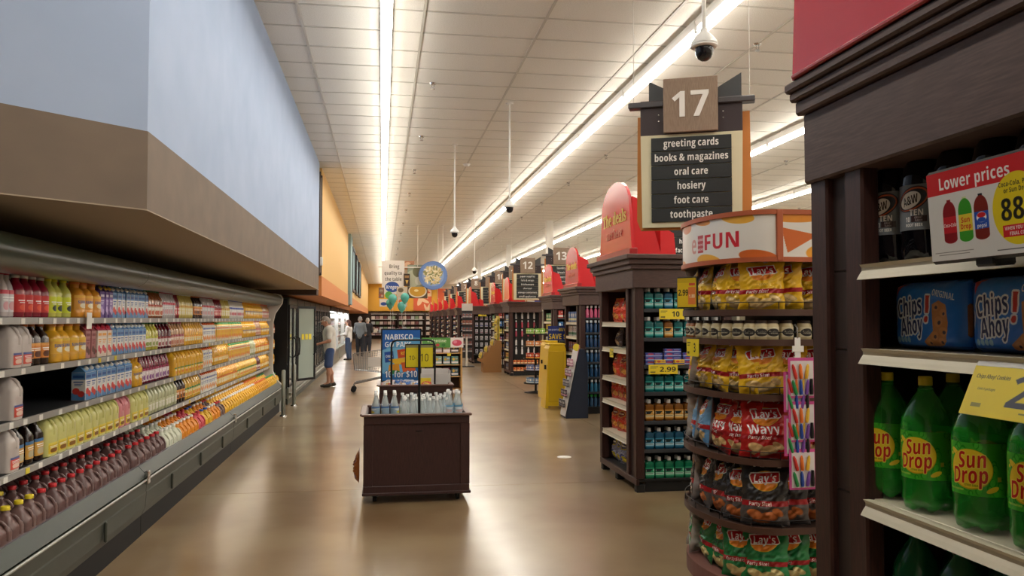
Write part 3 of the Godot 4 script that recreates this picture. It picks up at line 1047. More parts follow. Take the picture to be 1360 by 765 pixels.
	stock(sunny, 92, 124, X, y, 0.15, 2, "orange citrus drink jug with wide neck" + on, "jug", "orange citrus jugs top shelf")
	stock(c_purple, 125, 141, X, y, 0.1, 1, "purple gable-top juice carton" + on, "carton", "purple cartons top shelf")
	stock(c_blue, 141, 190, X, y, 0.105, 1, "blue and white gable-top juice carton" + on, "carton", "blue cartons top shelf")
	stock(amber, 190, 210, X, y, 0.105, 2, "amber tea bottle with dark green cap" + on, "bottle", "amber tea bottles top shelf")
	stock(white_red, 210, 228, X, y, 0.085, 2, "slim pale bottle with red cap" + on, "bottle", "pale red-capped bottles top shelf")
	stock(crimson, 228, 234, X, y, 0.085, 2, "slim crimson juice bottle with white cap" + on, "bottle", "crimson bottles top shelf")
	stock(pale_bottle, 234, 252, X, y, 0.085, 2, "slim pale yellow juice bottle with white cap" + on, "bottle", "pale yellow bottles top shelf")
	stock(dark_tea, 252, 263, X, y, 0.105, 2, "dark brown tea bottle with orange cap" + on, "bottle", "dark tea bottles top shelf")
	stock(white_red, 263, 281, X, y, 0.085, 2, "slim white labelled bottle past the dark tea" + on, "bottle", "white labelled bottles top shelf")
	stock(crimson, 281, 291, X, y, 0.085, 2, "slim crimson bottle past the white labelled ones" + on, "bottle", "second crimson bottles top shelf")
	stock(pale_bottle, 291, 302, X, y, 0.085, 2, "slim yellow bottle before the blue caps" + on, "bottle", "second yellow bottles top shelf")
	stock(blue_cap, 302, 321, X, y, 0.085, 2, "slim white bottle with blue cap" + on, "bottle", "blue-capped bottles top shelf")
	stock(sunny_y, 321, 344, X, y, 0.14, 2, "yellow juice jug" + on, "jug", "yellow jugs top shelf")
	stock(tan_bottle, 344, 362, X, y, 0.11, 2, "tan juice bottle by the far end" + on, "bottle", "tan bottles top shelf")
	# second shelf
	y = 1.38
	on = " on the cooler's second shelf"
	stock(milky, 0, 27, X, y, 0.15, 2, "milky grey jug with red cap" + on, "jug", "milky jugs second shelf")
	stock(dark_tea, 27, 56, X, y, 0.12, 2, "dark brown tea bottle with orange label" + on, "bottle", "dark tea bottles second shelf")
	stock(sunny_y, 60, 105, X, y, 0.16, 2, "yellow citrus drink jug with wide neck" + on, "jug", "yellow citrus jugs second shelf")
	stock(c_brown, 106, 120, X, y, 0.11, 1, "brownish pink fruit carton" + on, "carton", "rose cartons second shelf")
	stock(c_pink, 120, 141, X, y, 0.1, 1, "white and pink juice carton with red fruit" + on, "carton", "pink cartons second shelf")
	stock(c_blue, 141, 187, X, y, 0.1, 1, "blue and white juice carton with red fruit" + on, "carton", "blue cartons second shelf")
	stock(green_bottle, 188, 204, X, y, 0.105, 2, "yellow green juice bottle with green cap" + on, "bottle", "yellow green bottles second shelf")
	stock(dark_red, 204, 222, X, y, 0.105, 2, "dark red juice bottle with white label" + on, "bottle", "dark red bottles second shelf")
	stock(tan_bottle, 222, 240, X, y, 0.105, 2, "tan and pink juice bottle" + on, "bottle", "tan bottles second shelf")
	stock(oj_slim, 240, 265, X, y, 0.105, 2, "bright yellow orange juice bottle" + on, "bottle", "orange juice bottles second shelf")
	stock(c_white, 265, 281, X, y, 0.1, 1, "white juice carton with orange cap" + on, "carton", "white cartons second shelf")
	stock(c_orange, 281, 317, X, y, 0.1, 1, "orange and yellow juice carton with green cap" + on, "carton", "orange cartons second shelf")
	stock(sunny_y, 318, 335, X, y, 0.14, 2, "yellow juice jug past the orange cartons" + on, "jug", "yellow jugs second shelf")
	stock(tan_bottle, 335, 343, X, y, 0.11, 2, "tan juice bottle between yellow jugs" + on, "bottle", "tan bottles between yellow jugs")
	stock(sunny_y, 343, 353, X, y, 0.14, 2, "yellow juice jug near the far end" + on, "jug", "last yellow jugs second shelf")
	stock(amber, 353, 362, X, y, 0.11, 2, "amber bottle at the far end" + on, "bottle", "amber bottles second shelf")
	# third shelf
	y = 1.095
	on = " on the cooler's third shelf"
	stock(milky, 0, 17, X, y, 0.15, 2, "milky grey jug with pink label" + on, "jug", "milky jugs third shelf")
	stock(c_blue, 106, 170, X, y, 0.104, 1, "blue and white juice carton" + on, "carton", "blue cartons third shelf")
	stock(sunny_y, 171, 182, X, y, 0.14, 1, "single yellow juice jug" + on, "jug", "yellow jug third shelf")
	stock(berry, 183, 221, X, y, 0.085, 2, "slim purple red juice bottle with white label" + on, "bottle", "berry bottles third shelf")
	stock(oj_jug, 222, 262, X, y, 0.15, 1, "yellow orange juice jug" + on, "jug", "orange juice jugs third shelf")
	stock(c_white, 262, 277, X, y, 0.1, 1, "white juice carton with orange cap" + on, "carton", "white cartons third shelf")
	stock(oj_slim, 277, 300, X, y, 0.105, 2, "yellow orange juice bottle" + on, "bottle", "orange juice bottles third shelf")
	stock(c_orange, 300, 328, X, y, 0.1, 1, "orange and yellow juice carton" + on, "carton", "orange cartons third shelf")
	stock(pale_green, 328, 336, X, y, 0.105, 2, "pale green juice bottle" + on, "bottle", "pale green bottles third shelf")
	stock(oj_o, 336, 362, X, y, 0.105, 2, "orange-capped juice bottle" + on, "bottle", "orange-capped bottles third shelf")
	# fourth shelf
	y = 0.815
	on = " on the cooler's fourth shelf"
	stock(milky, 0, 13, X, y, 0.15, 1, "milky grey jug beside dark tea" + on, "jug", "milky jugs fourth shelf")
	stock(dark_blue, 13, 53, X, y, 0.13, 2, "dark brown tea bottle with light blue cap" + on, "bottle", "blue-capped tea bottles fourth shelf")
	stock(lemonade, 53, 148, X, y, 0.15, 2, "pale yellow lemonade jug with yellow cap" + on, "jug", "lemonade jugs fourth shelf")
	stock(pinkade, 148, 165, X, y, 0.15, 2, "pink lemonade jug with green cap" + on, "jug", "pink lemonade jugs fourth shelf")
	stock(lemonade, 166, 188, X, y, 0.15, 2, "pale yellow lemonade jug past the pink ones" + on, "jug", "more lemonade jugs fourth shelf")
	stock(pale_green, 188, 231, X, y, 0.105, 2, "pale green juice bottle with green cap" + on, "bottle", "pale green bottles fourth shelf")
	stock(dark_tea, 231, 242, X, y, 0.105, 2, "dark brown bottle between pale green and yellow ones" + on, "bottle", "dark bottles fourth shelf")
	stock(oj_g, 242, 263, X, y, 0.105, 2, "yellow juice bottle with green cap" + on, "bottle", "green-capped juice bottles fourth shelf")
	stock(c_white, 263, 284, X, y, 0.1, 2, "white carton with orange cap" + on, "carton", "white cartons fourth shelf")
	stock(oj_o, 284, 312, X, y, 0.105, 2, "yellow juice bottle with orange cap" + on, "bottle", "orange-capped bottles fourth shelf")
	stock(oj_g, 312, 338, X, y, 0.105, 2, "yellow juice bottle with green cap near the end" + on, "bottle", "last green-capped bottles fourth shelf")
	stock(dark_red, 338, 343, X, y, 0.105, 2, "dark red bottle among yellow juice" + on, "bottle", "dark red bottles fourth shelf")
	stock(oj_slim, 343, 362, X, y, 0.105, 2, "yellow juice bottle at the far end" + on, "bottle", "last juice bottles fourth shelf")
	# bottom deck: jugs in three rows, the floor of the deck rising towards the back
	var dx := LIP - 0.17
	var dy := 0.405
	on = " in the cooler's bottom deck"
	stock(tea_yellow, -30, 52, dx, dy, 0.15, 2, "jug of brown iced tea with yellow cap" + on, "jug", "yellow-capped tea jugs", 0.02)
	stock(tea_red, 53, 165, dx, dy, 0.15, 4, "jug of brown iced tea with red cap" + on, "jug", "red-capped tea jugs", 0.02)
	stock(tea_red, 170, 214, dx, dy, 0.15, 3, "jug of dark iced tea with red cap beside clear jugs" + on, "jug", "second block of red-capped tea jugs", 0.02)
	stock(clear_lem, 214, 234, dx, dy, 0.15, 3, "pale clear jug with white cap" + on, "jug", "clear jugs in the deck", 0.02)
	stock(orange_jug, 234, 257, dx, dy, 0.15, 4, "orange drink jug with white cap" + on, "jug", "orange jugs in the deck", 0.02)
	stock(pink_jug, 257, 267, dx, dy, 0.15, 4, "pink red drink jug with red cap" + on, "jug", "pink jugs in the deck", 0.02)
	stock(gold_jug, 267, 276, dx, dy, 0.15, 4, "golden drink jug with blue cap" + on, "jug", "golden jugs in the deck", 0.02)
	stock(orange_jug, 276, 287, dx, dy, 0.15, 4, "orange drink jug between golden and dark ones" + on, "jug", "more orange jugs in the deck", 0.02)
	stock(tea_red, 287, 293, dx, dy, 0.15, 3, "lone dark tea jug among yellow and orange" + on, "jug", "lone tea jugs", 0.02)
	stock(oj_jug, 293, 338, dx, dy, 0.15, 4, "yellow orange juice jug with white cap" + on, "jug", "orange juice jugs in the deck", 0.02)
	stock(oj_orange, 338, 353, dx, dy, 0.15, 4, "yellow juice jug with orange cap" + on, "jug", "orange-capped jugs in the deck", 0.02)
	stock(oj_green, 353, 366, dx, dy, 0.15, 4, "yellow juice jug with green cap at the far end" + on, "jug", "green-capped jugs in the deck", 0.02)
	# white notice hanging off the top shelf
	solo("shelf_notice", card_mesh(0.09, 0.11, 0.003), mat("tag_white"), "blank white notice card hanging off the cooler's top shelf", "card", Vector3(-1.955, 1.64, z_at(119, -1.955)), PI / 2)
	# steel bumper posts by the end of the cooler
	for k in 2:
		var pz: float = [-14.3, -16.0][k]
		var b := thing("bumper_post", ["steel bumper post at the far end of the juice cooler", "steel bumper post beside the freezer doors"][k], "post", Vector3(-1.66, 0, pz))
		part("pole", MB.new().lathe([[0.035, 0.0], [0.035, 0.76], [0.025, 0.785], [0.0, 0.79]], 14).done(), mat("stainless"), b)
		part("collar", MB.new().lathe([[0.06, 0.0], [0.055, 0.018], [0.036, 0.022]], 14).done(), mat("chrome"), b)

# ---------------------------------------------------------------- bags, mouthwash, cans, boxes
func bag_mesh(w: float, h: float, t: float, sd: int, back: bool, wild := 1.0) -> ArrayMesh:
	var key := "bag%.3f%.3f%.3f%d%s" % [w, h, t, sd, back]
	if mesh_cache.has(key):
		return mesh_cache[key]
	var nz := FastNoiseLite.new()
	nz.seed = sd
	nz.frequency = 9.0 / h * 0.35
	nz.fractal_octaves = 3
	var sg := -1.0 if back else 1.0
	var f := func(u: float, v: float) -> Vector3:
		var pinch := 1.0 - 0.07 * sin(PI * v)
		var x := (u - 0.5) * w * pinch
		var a := pow(maxf(0.0, 1.0 - pow(absf(2.0 * u - 1.0), 2.6)), 0.75)
		var vv := clampf((v - 0.035) / 0.91, 0.0, 1.0)
		var b := pow(sin(PI * pow(vv, 0.82)), 0.6)
		var q := nz.get_noise_2d(x * 3.0, v * h * 3.0 + (50.0 if back else 0.0))
		var fold := nz.get_noise_2d(x * 9.0 + 40.0, v * h * 4.0)
		return Vector3(x + 0.004 * sin(v * 23.0 + sd), v * h, sg * (t * 0.5 * a * b * (1.0 + 0.5 * q * wild) + 0.006 * fold * a * wild) + 0.0008 * sg)
	mesh_cache[key] = MB.new().grid(14, 20, f, func(u, v): return Vector3(0, 0, sg)).done()
	return mesh_cache[key]

func make_bag(called: String, w: float, h: float, t: float, art: Material, back: Material, sd: int) -> Node3D:
	var o := tpl(called)
	part("front_foil", bag_mesh(w, h, t, sd, false), art, o)
	part("back_foil", bag_mesh(w, h, t, sd, true), back, o)
	return o

func foil(hex: String) -> StandardMaterial3D:
	return mat("foil_" + hex, C(hex), 0.3, 0.25)

const WASH := [[0.0, 0.04, 0.024, 4.0], [0.005, 0.044, 0.028, 5.0], [0.135, 0.044, 0.028, 5.0], [0.15, 0.04, 0.025, 4.0], [0.16, 0.018, 0.016, 2.4], [0.172, 0.015, 0.015, 2.0]]
const SPRAY := [[0.0, 0.03, 0.03, 2.0], [0.13, 0.03, 0.03, 2.0], [0.16, 0.014, 0.014, 2.0], [0.185, 0.012, 0.012, 2.0]]
const STICK := [[0.0, 0.032, 0.018, 3.0], [0.1, 0.032, 0.018, 3.0], [0.105, 0.029, 0.016, 3.0], [0.135, 0.029, 0.016, 2.6], [0.142, 0.022, 0.012, 2.4]]

func make_wash(hex: String, lab: Material, cap := "d8d8d6") -> Node3D:
	var t := tpl("mouthwash_bottle")
	if not mesh_cache.has("wash"):
		mesh_cache["wash"] = MB.new().loft(WASH, 20).done()
		mesh_cache["wash_label"] = patch_mesh(0.022, 0.105, 0.0452, 0.0292, 5.0, 1.25)
	part("body", mesh_cache["wash"], gloss(hex, 0.12), t)
	part("cap", cap_mesh(0.018, 0.034), gloss(cap, 0.35), t, Vector3(0, 0.168, 0))
	part("label", mesh_cache["wash_label"], lab, t)
	return t

func wash_label(bg: String, lt: String) -> StandardMaterial3D:
	var key := "wash_%s" % bg
	if mat_cache.has(key):
		return mat_cache[key]
	var k := Ink.new(96, 96, C(bg))
	k.poly([Vector2(10, 14), Vector2(58, 14), Vector2(48, 46), Vector2(10, 46)], C("10262a"))
	k.text("L", 22, 31, 26, C("ffffff"))
	k.rect(8, 54, 80, 26, C(lt)); k.rect(14, 60, 50, 4, C("10262a")); k.rect(14, 68, 60, 3, C("10262a"))
	k.rect(64, 16, 22, 26, C(lt))
	return printed_small(key, k, 0.35)

func make_simple(called: String, sections: Array, hex: String, cap: String, cr: float, ch: float) -> Node3D:
	return make_bottle(called, sections, hex, cap, cr, ch, null, 0, 0, 0, 0, 0, 10)

func make_box(called: String, s: Vector3, art: Material) -> Node3D:
	var o := tpl(called)
	part("carton", MB.new().box(Vector3(0, s.y * 0.5, 0), s, 0.0015).done(), art, o)
	return o

func box_art(bg: String, band: String, dot: String) -> StandardMaterial3D:
	var key := "boxart_%s_%s_%s" % [bg, band, dot]
	if mat_cache.has(key):
		return mat_cache[key]
	var k := Ink.new(64, 64, C(bg))
	k.rect(0, 40, 64, 14, C(band)); k.ell(20, 22, 12, 12, C(dot)); k.rect(36, 14, 22, 5, C(band)); k.rect(36, 24, 18, 4, C(dot))
	return printed_small(key, k, 0.5)

# copies along a line from a to b
func line_up(t: Node3D, a: Vector3, b: Vector3, pitch: float, turn: float, label: String, category: String, group: String, rows := 1, back := Vector3.ZERO, jitter := 0.05, tilt := 0.0):
	var d := b - a
	var cnt := maxi(1, int(d.length() / pitch))
	for r in rows:
		for i in cnt:
			var p := a + d * ((i + 0.5) / cnt) + back * r
			copy(t, label, category, p + Vector3(rng.randf_range(-0.004, 0.004), 0, rng.randf_range(-0.004, 0.004)), turn + rng.randf_range(-jitter, jitter), group, tilt)

# ---------------------------------------------------------------- end caps
# local origin at the near aisle corner on the floor; +x runs into the gondola, -z away
const NICHE := 0.28

func end_cap(label: String, at: Vector3, W: float, D: float, H: float, front_y: Array, side_y: Array, far_side := false) -> Node3D:
	var o := thing("end_cap_shelf", label, "shelf unit", at)
	var wood := mat("dark_wood")
	var y1 := H - 0.28
	if far_side:   # the narrow niche faces away, the plain front comes close to the viewer
		o.scale = Vector3(1, 1, 1)
	# feet and plinth
	for q in [[0.0, 0.0], [0.0, -W + 0.1], [0.0, -W * 0.5], [D - 0.1, 0.0], [D - 0.1, -W + 0.1]]:
		bx("foot", Vector3(q[0] + 0.01, 0, q[1] - 0.09), Vector3(q[0] + 0.09, 0.075, q[1] - 0.01), mat("black_matte"), o)
	bx("kick_plate", Vector3(0.1, 0.0, -0.05), Vector3(D - 0.03, 0.12, -0.03), mat("black_matte"), o)
	bx("apron", Vector3(0.0, 0.07, -W), Vector3(0.03, 0.13, 0.0), wood, o)
	bx("bottom_board", Vector3(0.03, 0.1, -W + 0.01), Vector3(D - 0.02, 0.125, -0.02), mat("black_matte"), o)
	# posts and panels
	bx("corner_post", Vector3(0.0, 0.13, -0.085), Vector3(0.085, y1, 0.0), wood, o, 0.006)
	bx("stile", Vector3(0.0, 0.13, -NICHE - 0.035), Vector3(0.05, y1, -NICHE + 0.045), wood, o, 0.006)
	bx("recessed_panel", Vector3(0.025, 0.13, -NICHE + 0.03), Vector3(0.045, y1, -0.07), mat("plum_panel", C("352825"), 0.5), o)
	bx("corner_post", Vector3(0.0, 0.13, -W), Vector3(0.085, y1, -W + 0.09), wood, o, 0.006)
	bx("corner_post", Vector3(D - 0.085, 0.13, -0.085), Vector3(D, y1, 0.0), wood, o, 0.006)
	bx("divider", Vector3(0.05, 0.125, -NICHE - 0.03), Vector3(D, y1, -NICHE), mat("niche_black", C("14110f"), 0.7), o)
	bx("back_board", Vector3(0.5, 0.125, -W + 0.02), Vector3(0.53, y1, -NICHE - 0.03), mat("niche_black"), o)
	bx("end_board", Vector3(0.02, 0.125, -W), Vector3(D, y1, -W + 0.025), wood, o)
	bx("top_board", Vector3(0.02, y1 - 0.02, -W + 0.02), Vector3(D, y1, -0.01), mat("niche_black"), o)
	# frieze and stepped crown
	var steps := [["frieze", 0.035, y1 - 0.04, y1 + 0.14], ["crown_step", 0.06, y1 + 0.14, y1 + 0.185], ["crown_step", 0.085, y1 + 0.185, y1 + 0.235], ["crown_step", 0.115, y1 + 0.235, H]]
	for s in steps:
		var e: float = s[1]
		bx(s[0], Vector3(-e, s[2], -W - e), Vector3(D, s[3], e), mat("crown_wood"), o, 0.006)
	for y in front_y:
		var sh := bx("shelf", Vector3(0.02, y - 0.02, -W + 0.09), Vector3(0.5, y, -NICHE - 0.035), mat("shelf_beige"), o)
		var half := Vector3(0.24, 0.01, (W - 0.125 - NICHE) * 0.5)
		part("shelf_lip", MB.new().extrude(PackedVector2Array([Vector2(-0.022, -0.038), Vector2(-0.014, -0.03), Vector2(-0.01, 0.004), Vector2(-0.018, 0.012), Vector2(-0.006, 0.012), Vector2(0.0, -0.01), Vector2(-0.004, -0.04)]), -half.z, half.z).done(), mat("shelf_beige"), sh, Vector3(-0.24, 0.0, 0))
	for y in side_y:
		var sh := bx("side_shelf", Vector3(0.085, y - 0.02, -NICHE), Vector3(D - 0.085, y, -0.012), mat("shelf_dark"), o)
		part("shelf_edge", box_mesh(Vector3(D - 0.17, 0.035, 0.008), 0.002), mat("shelf_edge_grey", C("3b3e42"), 0.45, 0.2), sh, Vector3(0, -0.006, 0.136))
	return o

func arch_sign(label: String, at: Vector3, W: float, scale := 1.0, words := true):
	var t := thing("arch_sign", label, "sign", at, 0.0, "")
	# front panel faces -X: outline in (z, y)
	var pts := PackedVector2Array()
	var hw := W * 0.47
	pts.append(Vector2(-hw, 0)); pts.append(Vector2(hw, 0))
	for k in 13:
		var a := PI * k / 12.0
		pts.append(Vector2(cos(a) * hw * 0.84, 0.5 * scale + sin(a) * 0.26 * scale))
	var turn := Transform3D(Basis(Vector3(0, 0, 1), Vector3(0, 1, 0), Vector3(-1, 0, 0)), Vector3.ZERO)
	part("front_panel", MB.new().add(MB.new().extrude(pts, 0.0, 0.03), turn).done(), mat("red_gloss"), t, Vector3(0.0, 0, 0))
	# side cheeks narrow towards the top
	for s in [-1.0, 1.0]:
		var ck := MB.new().extrude(PackedVector2Array([Vector2(0.0, 0.0), Vector2(0.3, 0.0), Vector2(0.15, 0.5 * scale), Vector2(0.0, 0.56 * scale)]), -0.012, 0.012)
		part("side_cheek", ck.done(), mat("red_side"), t, Vector3(0, 0, s * hw * 0.84))
	part("rear_block", MB.new().extrude(PackedVector2Array([Vector2(0.3, 0.0), Vector2(0.46, 0.0), Vector2(0.44, 0.22 * scale), Vector2(0.34, 0.27 * scale), Vector2(0.3, 0.26 * scale)]), -hw * 0.8, hw * 0.8).done(), mat("red_side"), t)
	part("plinth_strip", box_mesh(Vector3(0.08, 0.07, W * 0.98), 0.004), mat("red_strip", C("a31a20"), 0.3), t, Vector3(-0.02, 0.035, 0))
	if words:
		var tm := part("lettering", text_mesh("The deals", 0.12 * scale, 0.004, true), mat("gold_letter", C("e8c24a"), 0.4), t, Vector3(-0.036, 0.4 * scale, 0.0))
		tm.rotation = Vector3(0, -PI / 2, 0)
		var t2 := part("lettering", text_mesh("are here", 0.09 * scale, 0.004, true), mat("pink_letter", C("d8745c"), 0.4), t, Vector3(-0.036, 0.25 * scale, 0.0))
		t2.rotation = Vector3(0, -PI / 2, 0)

func price_card(called: String, w: float, h: float, big: String, label: String, at: Vector3, turn: float, tilt := 0.0, group := "") -> MeshInstance3D:
	var key := "price_%s_%.2f" % [big, w / h]
	if not mat_cache.has(key):
		var k := Ink.new(128, 64, C("e6cf2c"))
		k.text(big, 84, 32, 44, C("25251f"), 0.85)
		k.rect(8, 12, 34, 4, C("6a6430")); k.rect(8, 22, 26, 3, C("6a6430")); k.rect(8, 46, 22, 8, C("6a6430"))
		printed_small(key, k, 0.5)
	var o := solo(called, card_mesh(w, h, 0.003), mat_cache[key], label, "price card", at, turn, group)
	o.rotation.x = tilt
	return o

func build_end_caps():
	var F := -PI / 2   # front stock faces -X
	# --- mouthwash end cap
	var x := 2.39
	var z := -7.47
	var W := 1.3
	var D := 0.98
	var fy := [1.62, 1.35, 1.04, 0.79, 0.46]
	var sy := [1.75, 1.47, 1.21, 0.95, 0.675, 0.405]
	end_cap("dark wood end cap of mouthwash and snack bags beside the curved chip rack", Vector3(x, 0, z), W, D, 2.27, fy, sy)
	arch_sign("red arched deals sign on the mouthwash end cap", Vector3(x + 0.02, 2.27, z - 0.65), 1.25, 1.05)
	var teal := make_wash("0f5b5c", wash_label("1f9a94", "bfe6de"))
	var blue := make_wash("134a66", wash_label("2a86a8", "c0e0ea"))
	var amberw := make_wash("7a4a16", wash_label("c8923a", "ead9a8"))
	var greenw := make_wash("0c6a4a", wash_label("1a9a6a", "c0ead2"))
	var sx0 := x + 0.1
	var sx1 := x + D - 0.09
	var rowdef := [[1.75, [teal, teal, blue, teal, teal], "teal mouthwash bottle on the top side shelf"], [1.47, [teal, teal, amberw, teal, teal], "teal mouthwash bottle on the second side shelf"], [0.95, [teal], "teal mouthwash bottle below the toothpaste boxes"], [0.675, [amberw], "amber mouthwash bottle on the end cap side shelf"], [0.405, [blue], "blue green mouthwash bottle below the amber ones"], [0.125, [greenw], "bright green mouthwash bottle on the lowest side shelf"]]
	for r in rowdef:
		var cnt := 8
		for k in cnt:
			var b: Node3D = r[1][k % r[1].size()]
			var lab: String = r[2]
			if b == amberw and r[1].size() > 1: lab = "amber mouthwash bottle among teal ones on the second side shelf"
			if b == blue and r[1].size() > 1: lab = "blue mouthwash bottle among teal ones on the top side shelf"
			for d in 2:
				copy(b, lab, "bottle", Vector3(lerpf(sx0, sx1, (k + 0.5) / cnt), r[0], z - 0.06 - d * 0.075), rng.randf_range(-0.06, 0.06), lab + "s")
	var tp := make_box("toothpaste_box", Vector3(0.17, 0.038, 0.045), box_art("3a4aa0", "b8c0e0", "c84a5a"))
	var tpy := make_box("toothpaste_box", Vector3(0.1, 0.05, 0.046), box_art("e0b82c", "3a4aa0", "c84a2a"))
	for k in 4:
		for lv in (4 if k == 1 else 3):
			copy(tp, "blue and white toothpaste box stacked on the end cap side shelf", "box", Vector3(sx0 + 0.1 + k * 0.19, 1.21 + lv * 0.039, z - 0.07), rng.randf_range(-0.05, 0.05), "toothpaste boxes")
		copy(tpy, "yellow toothpaste pack standing before the blue boxes", "box", Vector3(sx0 + 0.15 + k * 0.19, 1.21, z - 0.02), 0.0, "yellow toothpaste packs")
	price_card("price_card", 0.25, 0.1, "10", "yellow price card under the top mouthwash shelf", Vector3(x + 0.36, 1.7, z + 0.012), 0.0)
	price_card("price_card", 0.29, 0.09, "2.99", "yellow price card under the toothpaste shelf", Vector3(x + 0.27, 1.17, z + 0.012), 0.0)
	# snack bags in the front niche
	var red_art := printed_small("snack_red", snack_ink("dc4326", "e8a03c", "a8602c"), 0.3)
	var dark_art := printed_small("snack_dark", snack_ink("4a3026", "b08a5c", "8a5a34"), 0.3)
	var silver_art := printed_small("snack_silver", snack_ink("9a98a4", "d8c23a", "5a5a7a"), 0.25)
	var red_bag := make_bag("snack_bag", 0.24, 0.26, 0.11, red_art, foil("b82a18"), 3)
	var dark_bag := make_bag("snack_bag", 0.2, 0.2, 0.1, dark_art, foil("4a342a"), 4)
	var silver_bag := make_bag("snack_bag", 0.22, 0.27, 0.11, silver_art, foil("b0aeb8"), 5)
	var fr := [[1.62, red_bag, "red and gold snack bag on the top shelf of the mouthwash end cap", 0.22], [1.35, dark_bag, "dark brown snack bag in the mouthwash end cap", 0.3], [1.04, red_bag, "red snack bag above the middle shelf of the mouthwash end cap", 0.25], [0.79, red_bag, "orange red snack bag on the fourth shelf of the mouthwash end cap", 0.2], [0.46, red_bag, "large red snack bag above the bottom of the mouthwash end cap", 0.2], [0.13, silver_bag, "silver snack bag at the bottom of the mouthwash end cap", 0.17]]
	for r in fr:
		for d in 2:
			line_up(r[1], Vector3(x + 0.14 + d * 0.14, r[0], z - NICHE - 0.06), Vector3(x + 0.14 + d * 0.14, r[0], z - W + 0.1), r[3], F, r[2], "bag", r[2] + "s", 1, Vector3.ZERO, 0.25, -0.1)
	price_card("price_card", 0.13, 0.09, "2.50", "yellow price card hanging in the front niche of the mouthwash end cap", Vector3(x - 0.03, 1.3, z - 0.72), F)
	# --- end cap hidden in the next row and the ones behind
	stock_cap(Vector3(3.35, 0, -10.7), "dark wood end cap behind the mouthwash end cap", 0, 2.24, "hidden end cap")
	stock_cap(Vector3(3.42, 0, -13.8), "dark wood end cap of blue deodorant sticks behind the yellow stands", 1, 2.22, "deodorant end cap")
	stock_cap(Vector3(3.86, 0, -18.1), "dark wood end cap behind the yellow stands with blue boxes", 2, 2.2, "end cap past the yellow stands")
	stock_cap(Vector3(3.7, 0, -23.5), "dark wood end cap of hanging spray bottles beside aisle twelve", 3, 2.17, "spray bottle end cap")
	stock_cap(Vector3(3.76, 0, -27.0), "dark wood end cap behind the brown cardboard display", 2, 2.17, "end cap behind the cardboard display")
	stock_cap(Vector3(3.3, 0, -30.2), "dark wood end cap of hanging white packets", 4, 2.15, "hanging packets end cap")
	for k in 6:
		stock_cap(Vector3(3.28, 0, -35.6 - k * 4.1), "far dark wood end cap with assorted goods, %s past the hanging packets" % NTH[k], 5, 2.15, "%s far end cap" % NTH[k])

func snack_ink(bg: String, a: String, b: String) -> Ink:
	var k := Ink.new(96, 128, C(bg))
	k.rect(0, 0, 96, 6, C(a)); k.ell(48, 40, 30, 18, C(a)); k.ell(48, 40, 24, 13, C(bg).darkened(0.3))
	k.ell(40, 92, 24, 16, C(b)); k.ell(60, 100, 20, 14, C(a))
	k.rect(30, 36, 36, 6, C("f4ead0"))
	return k

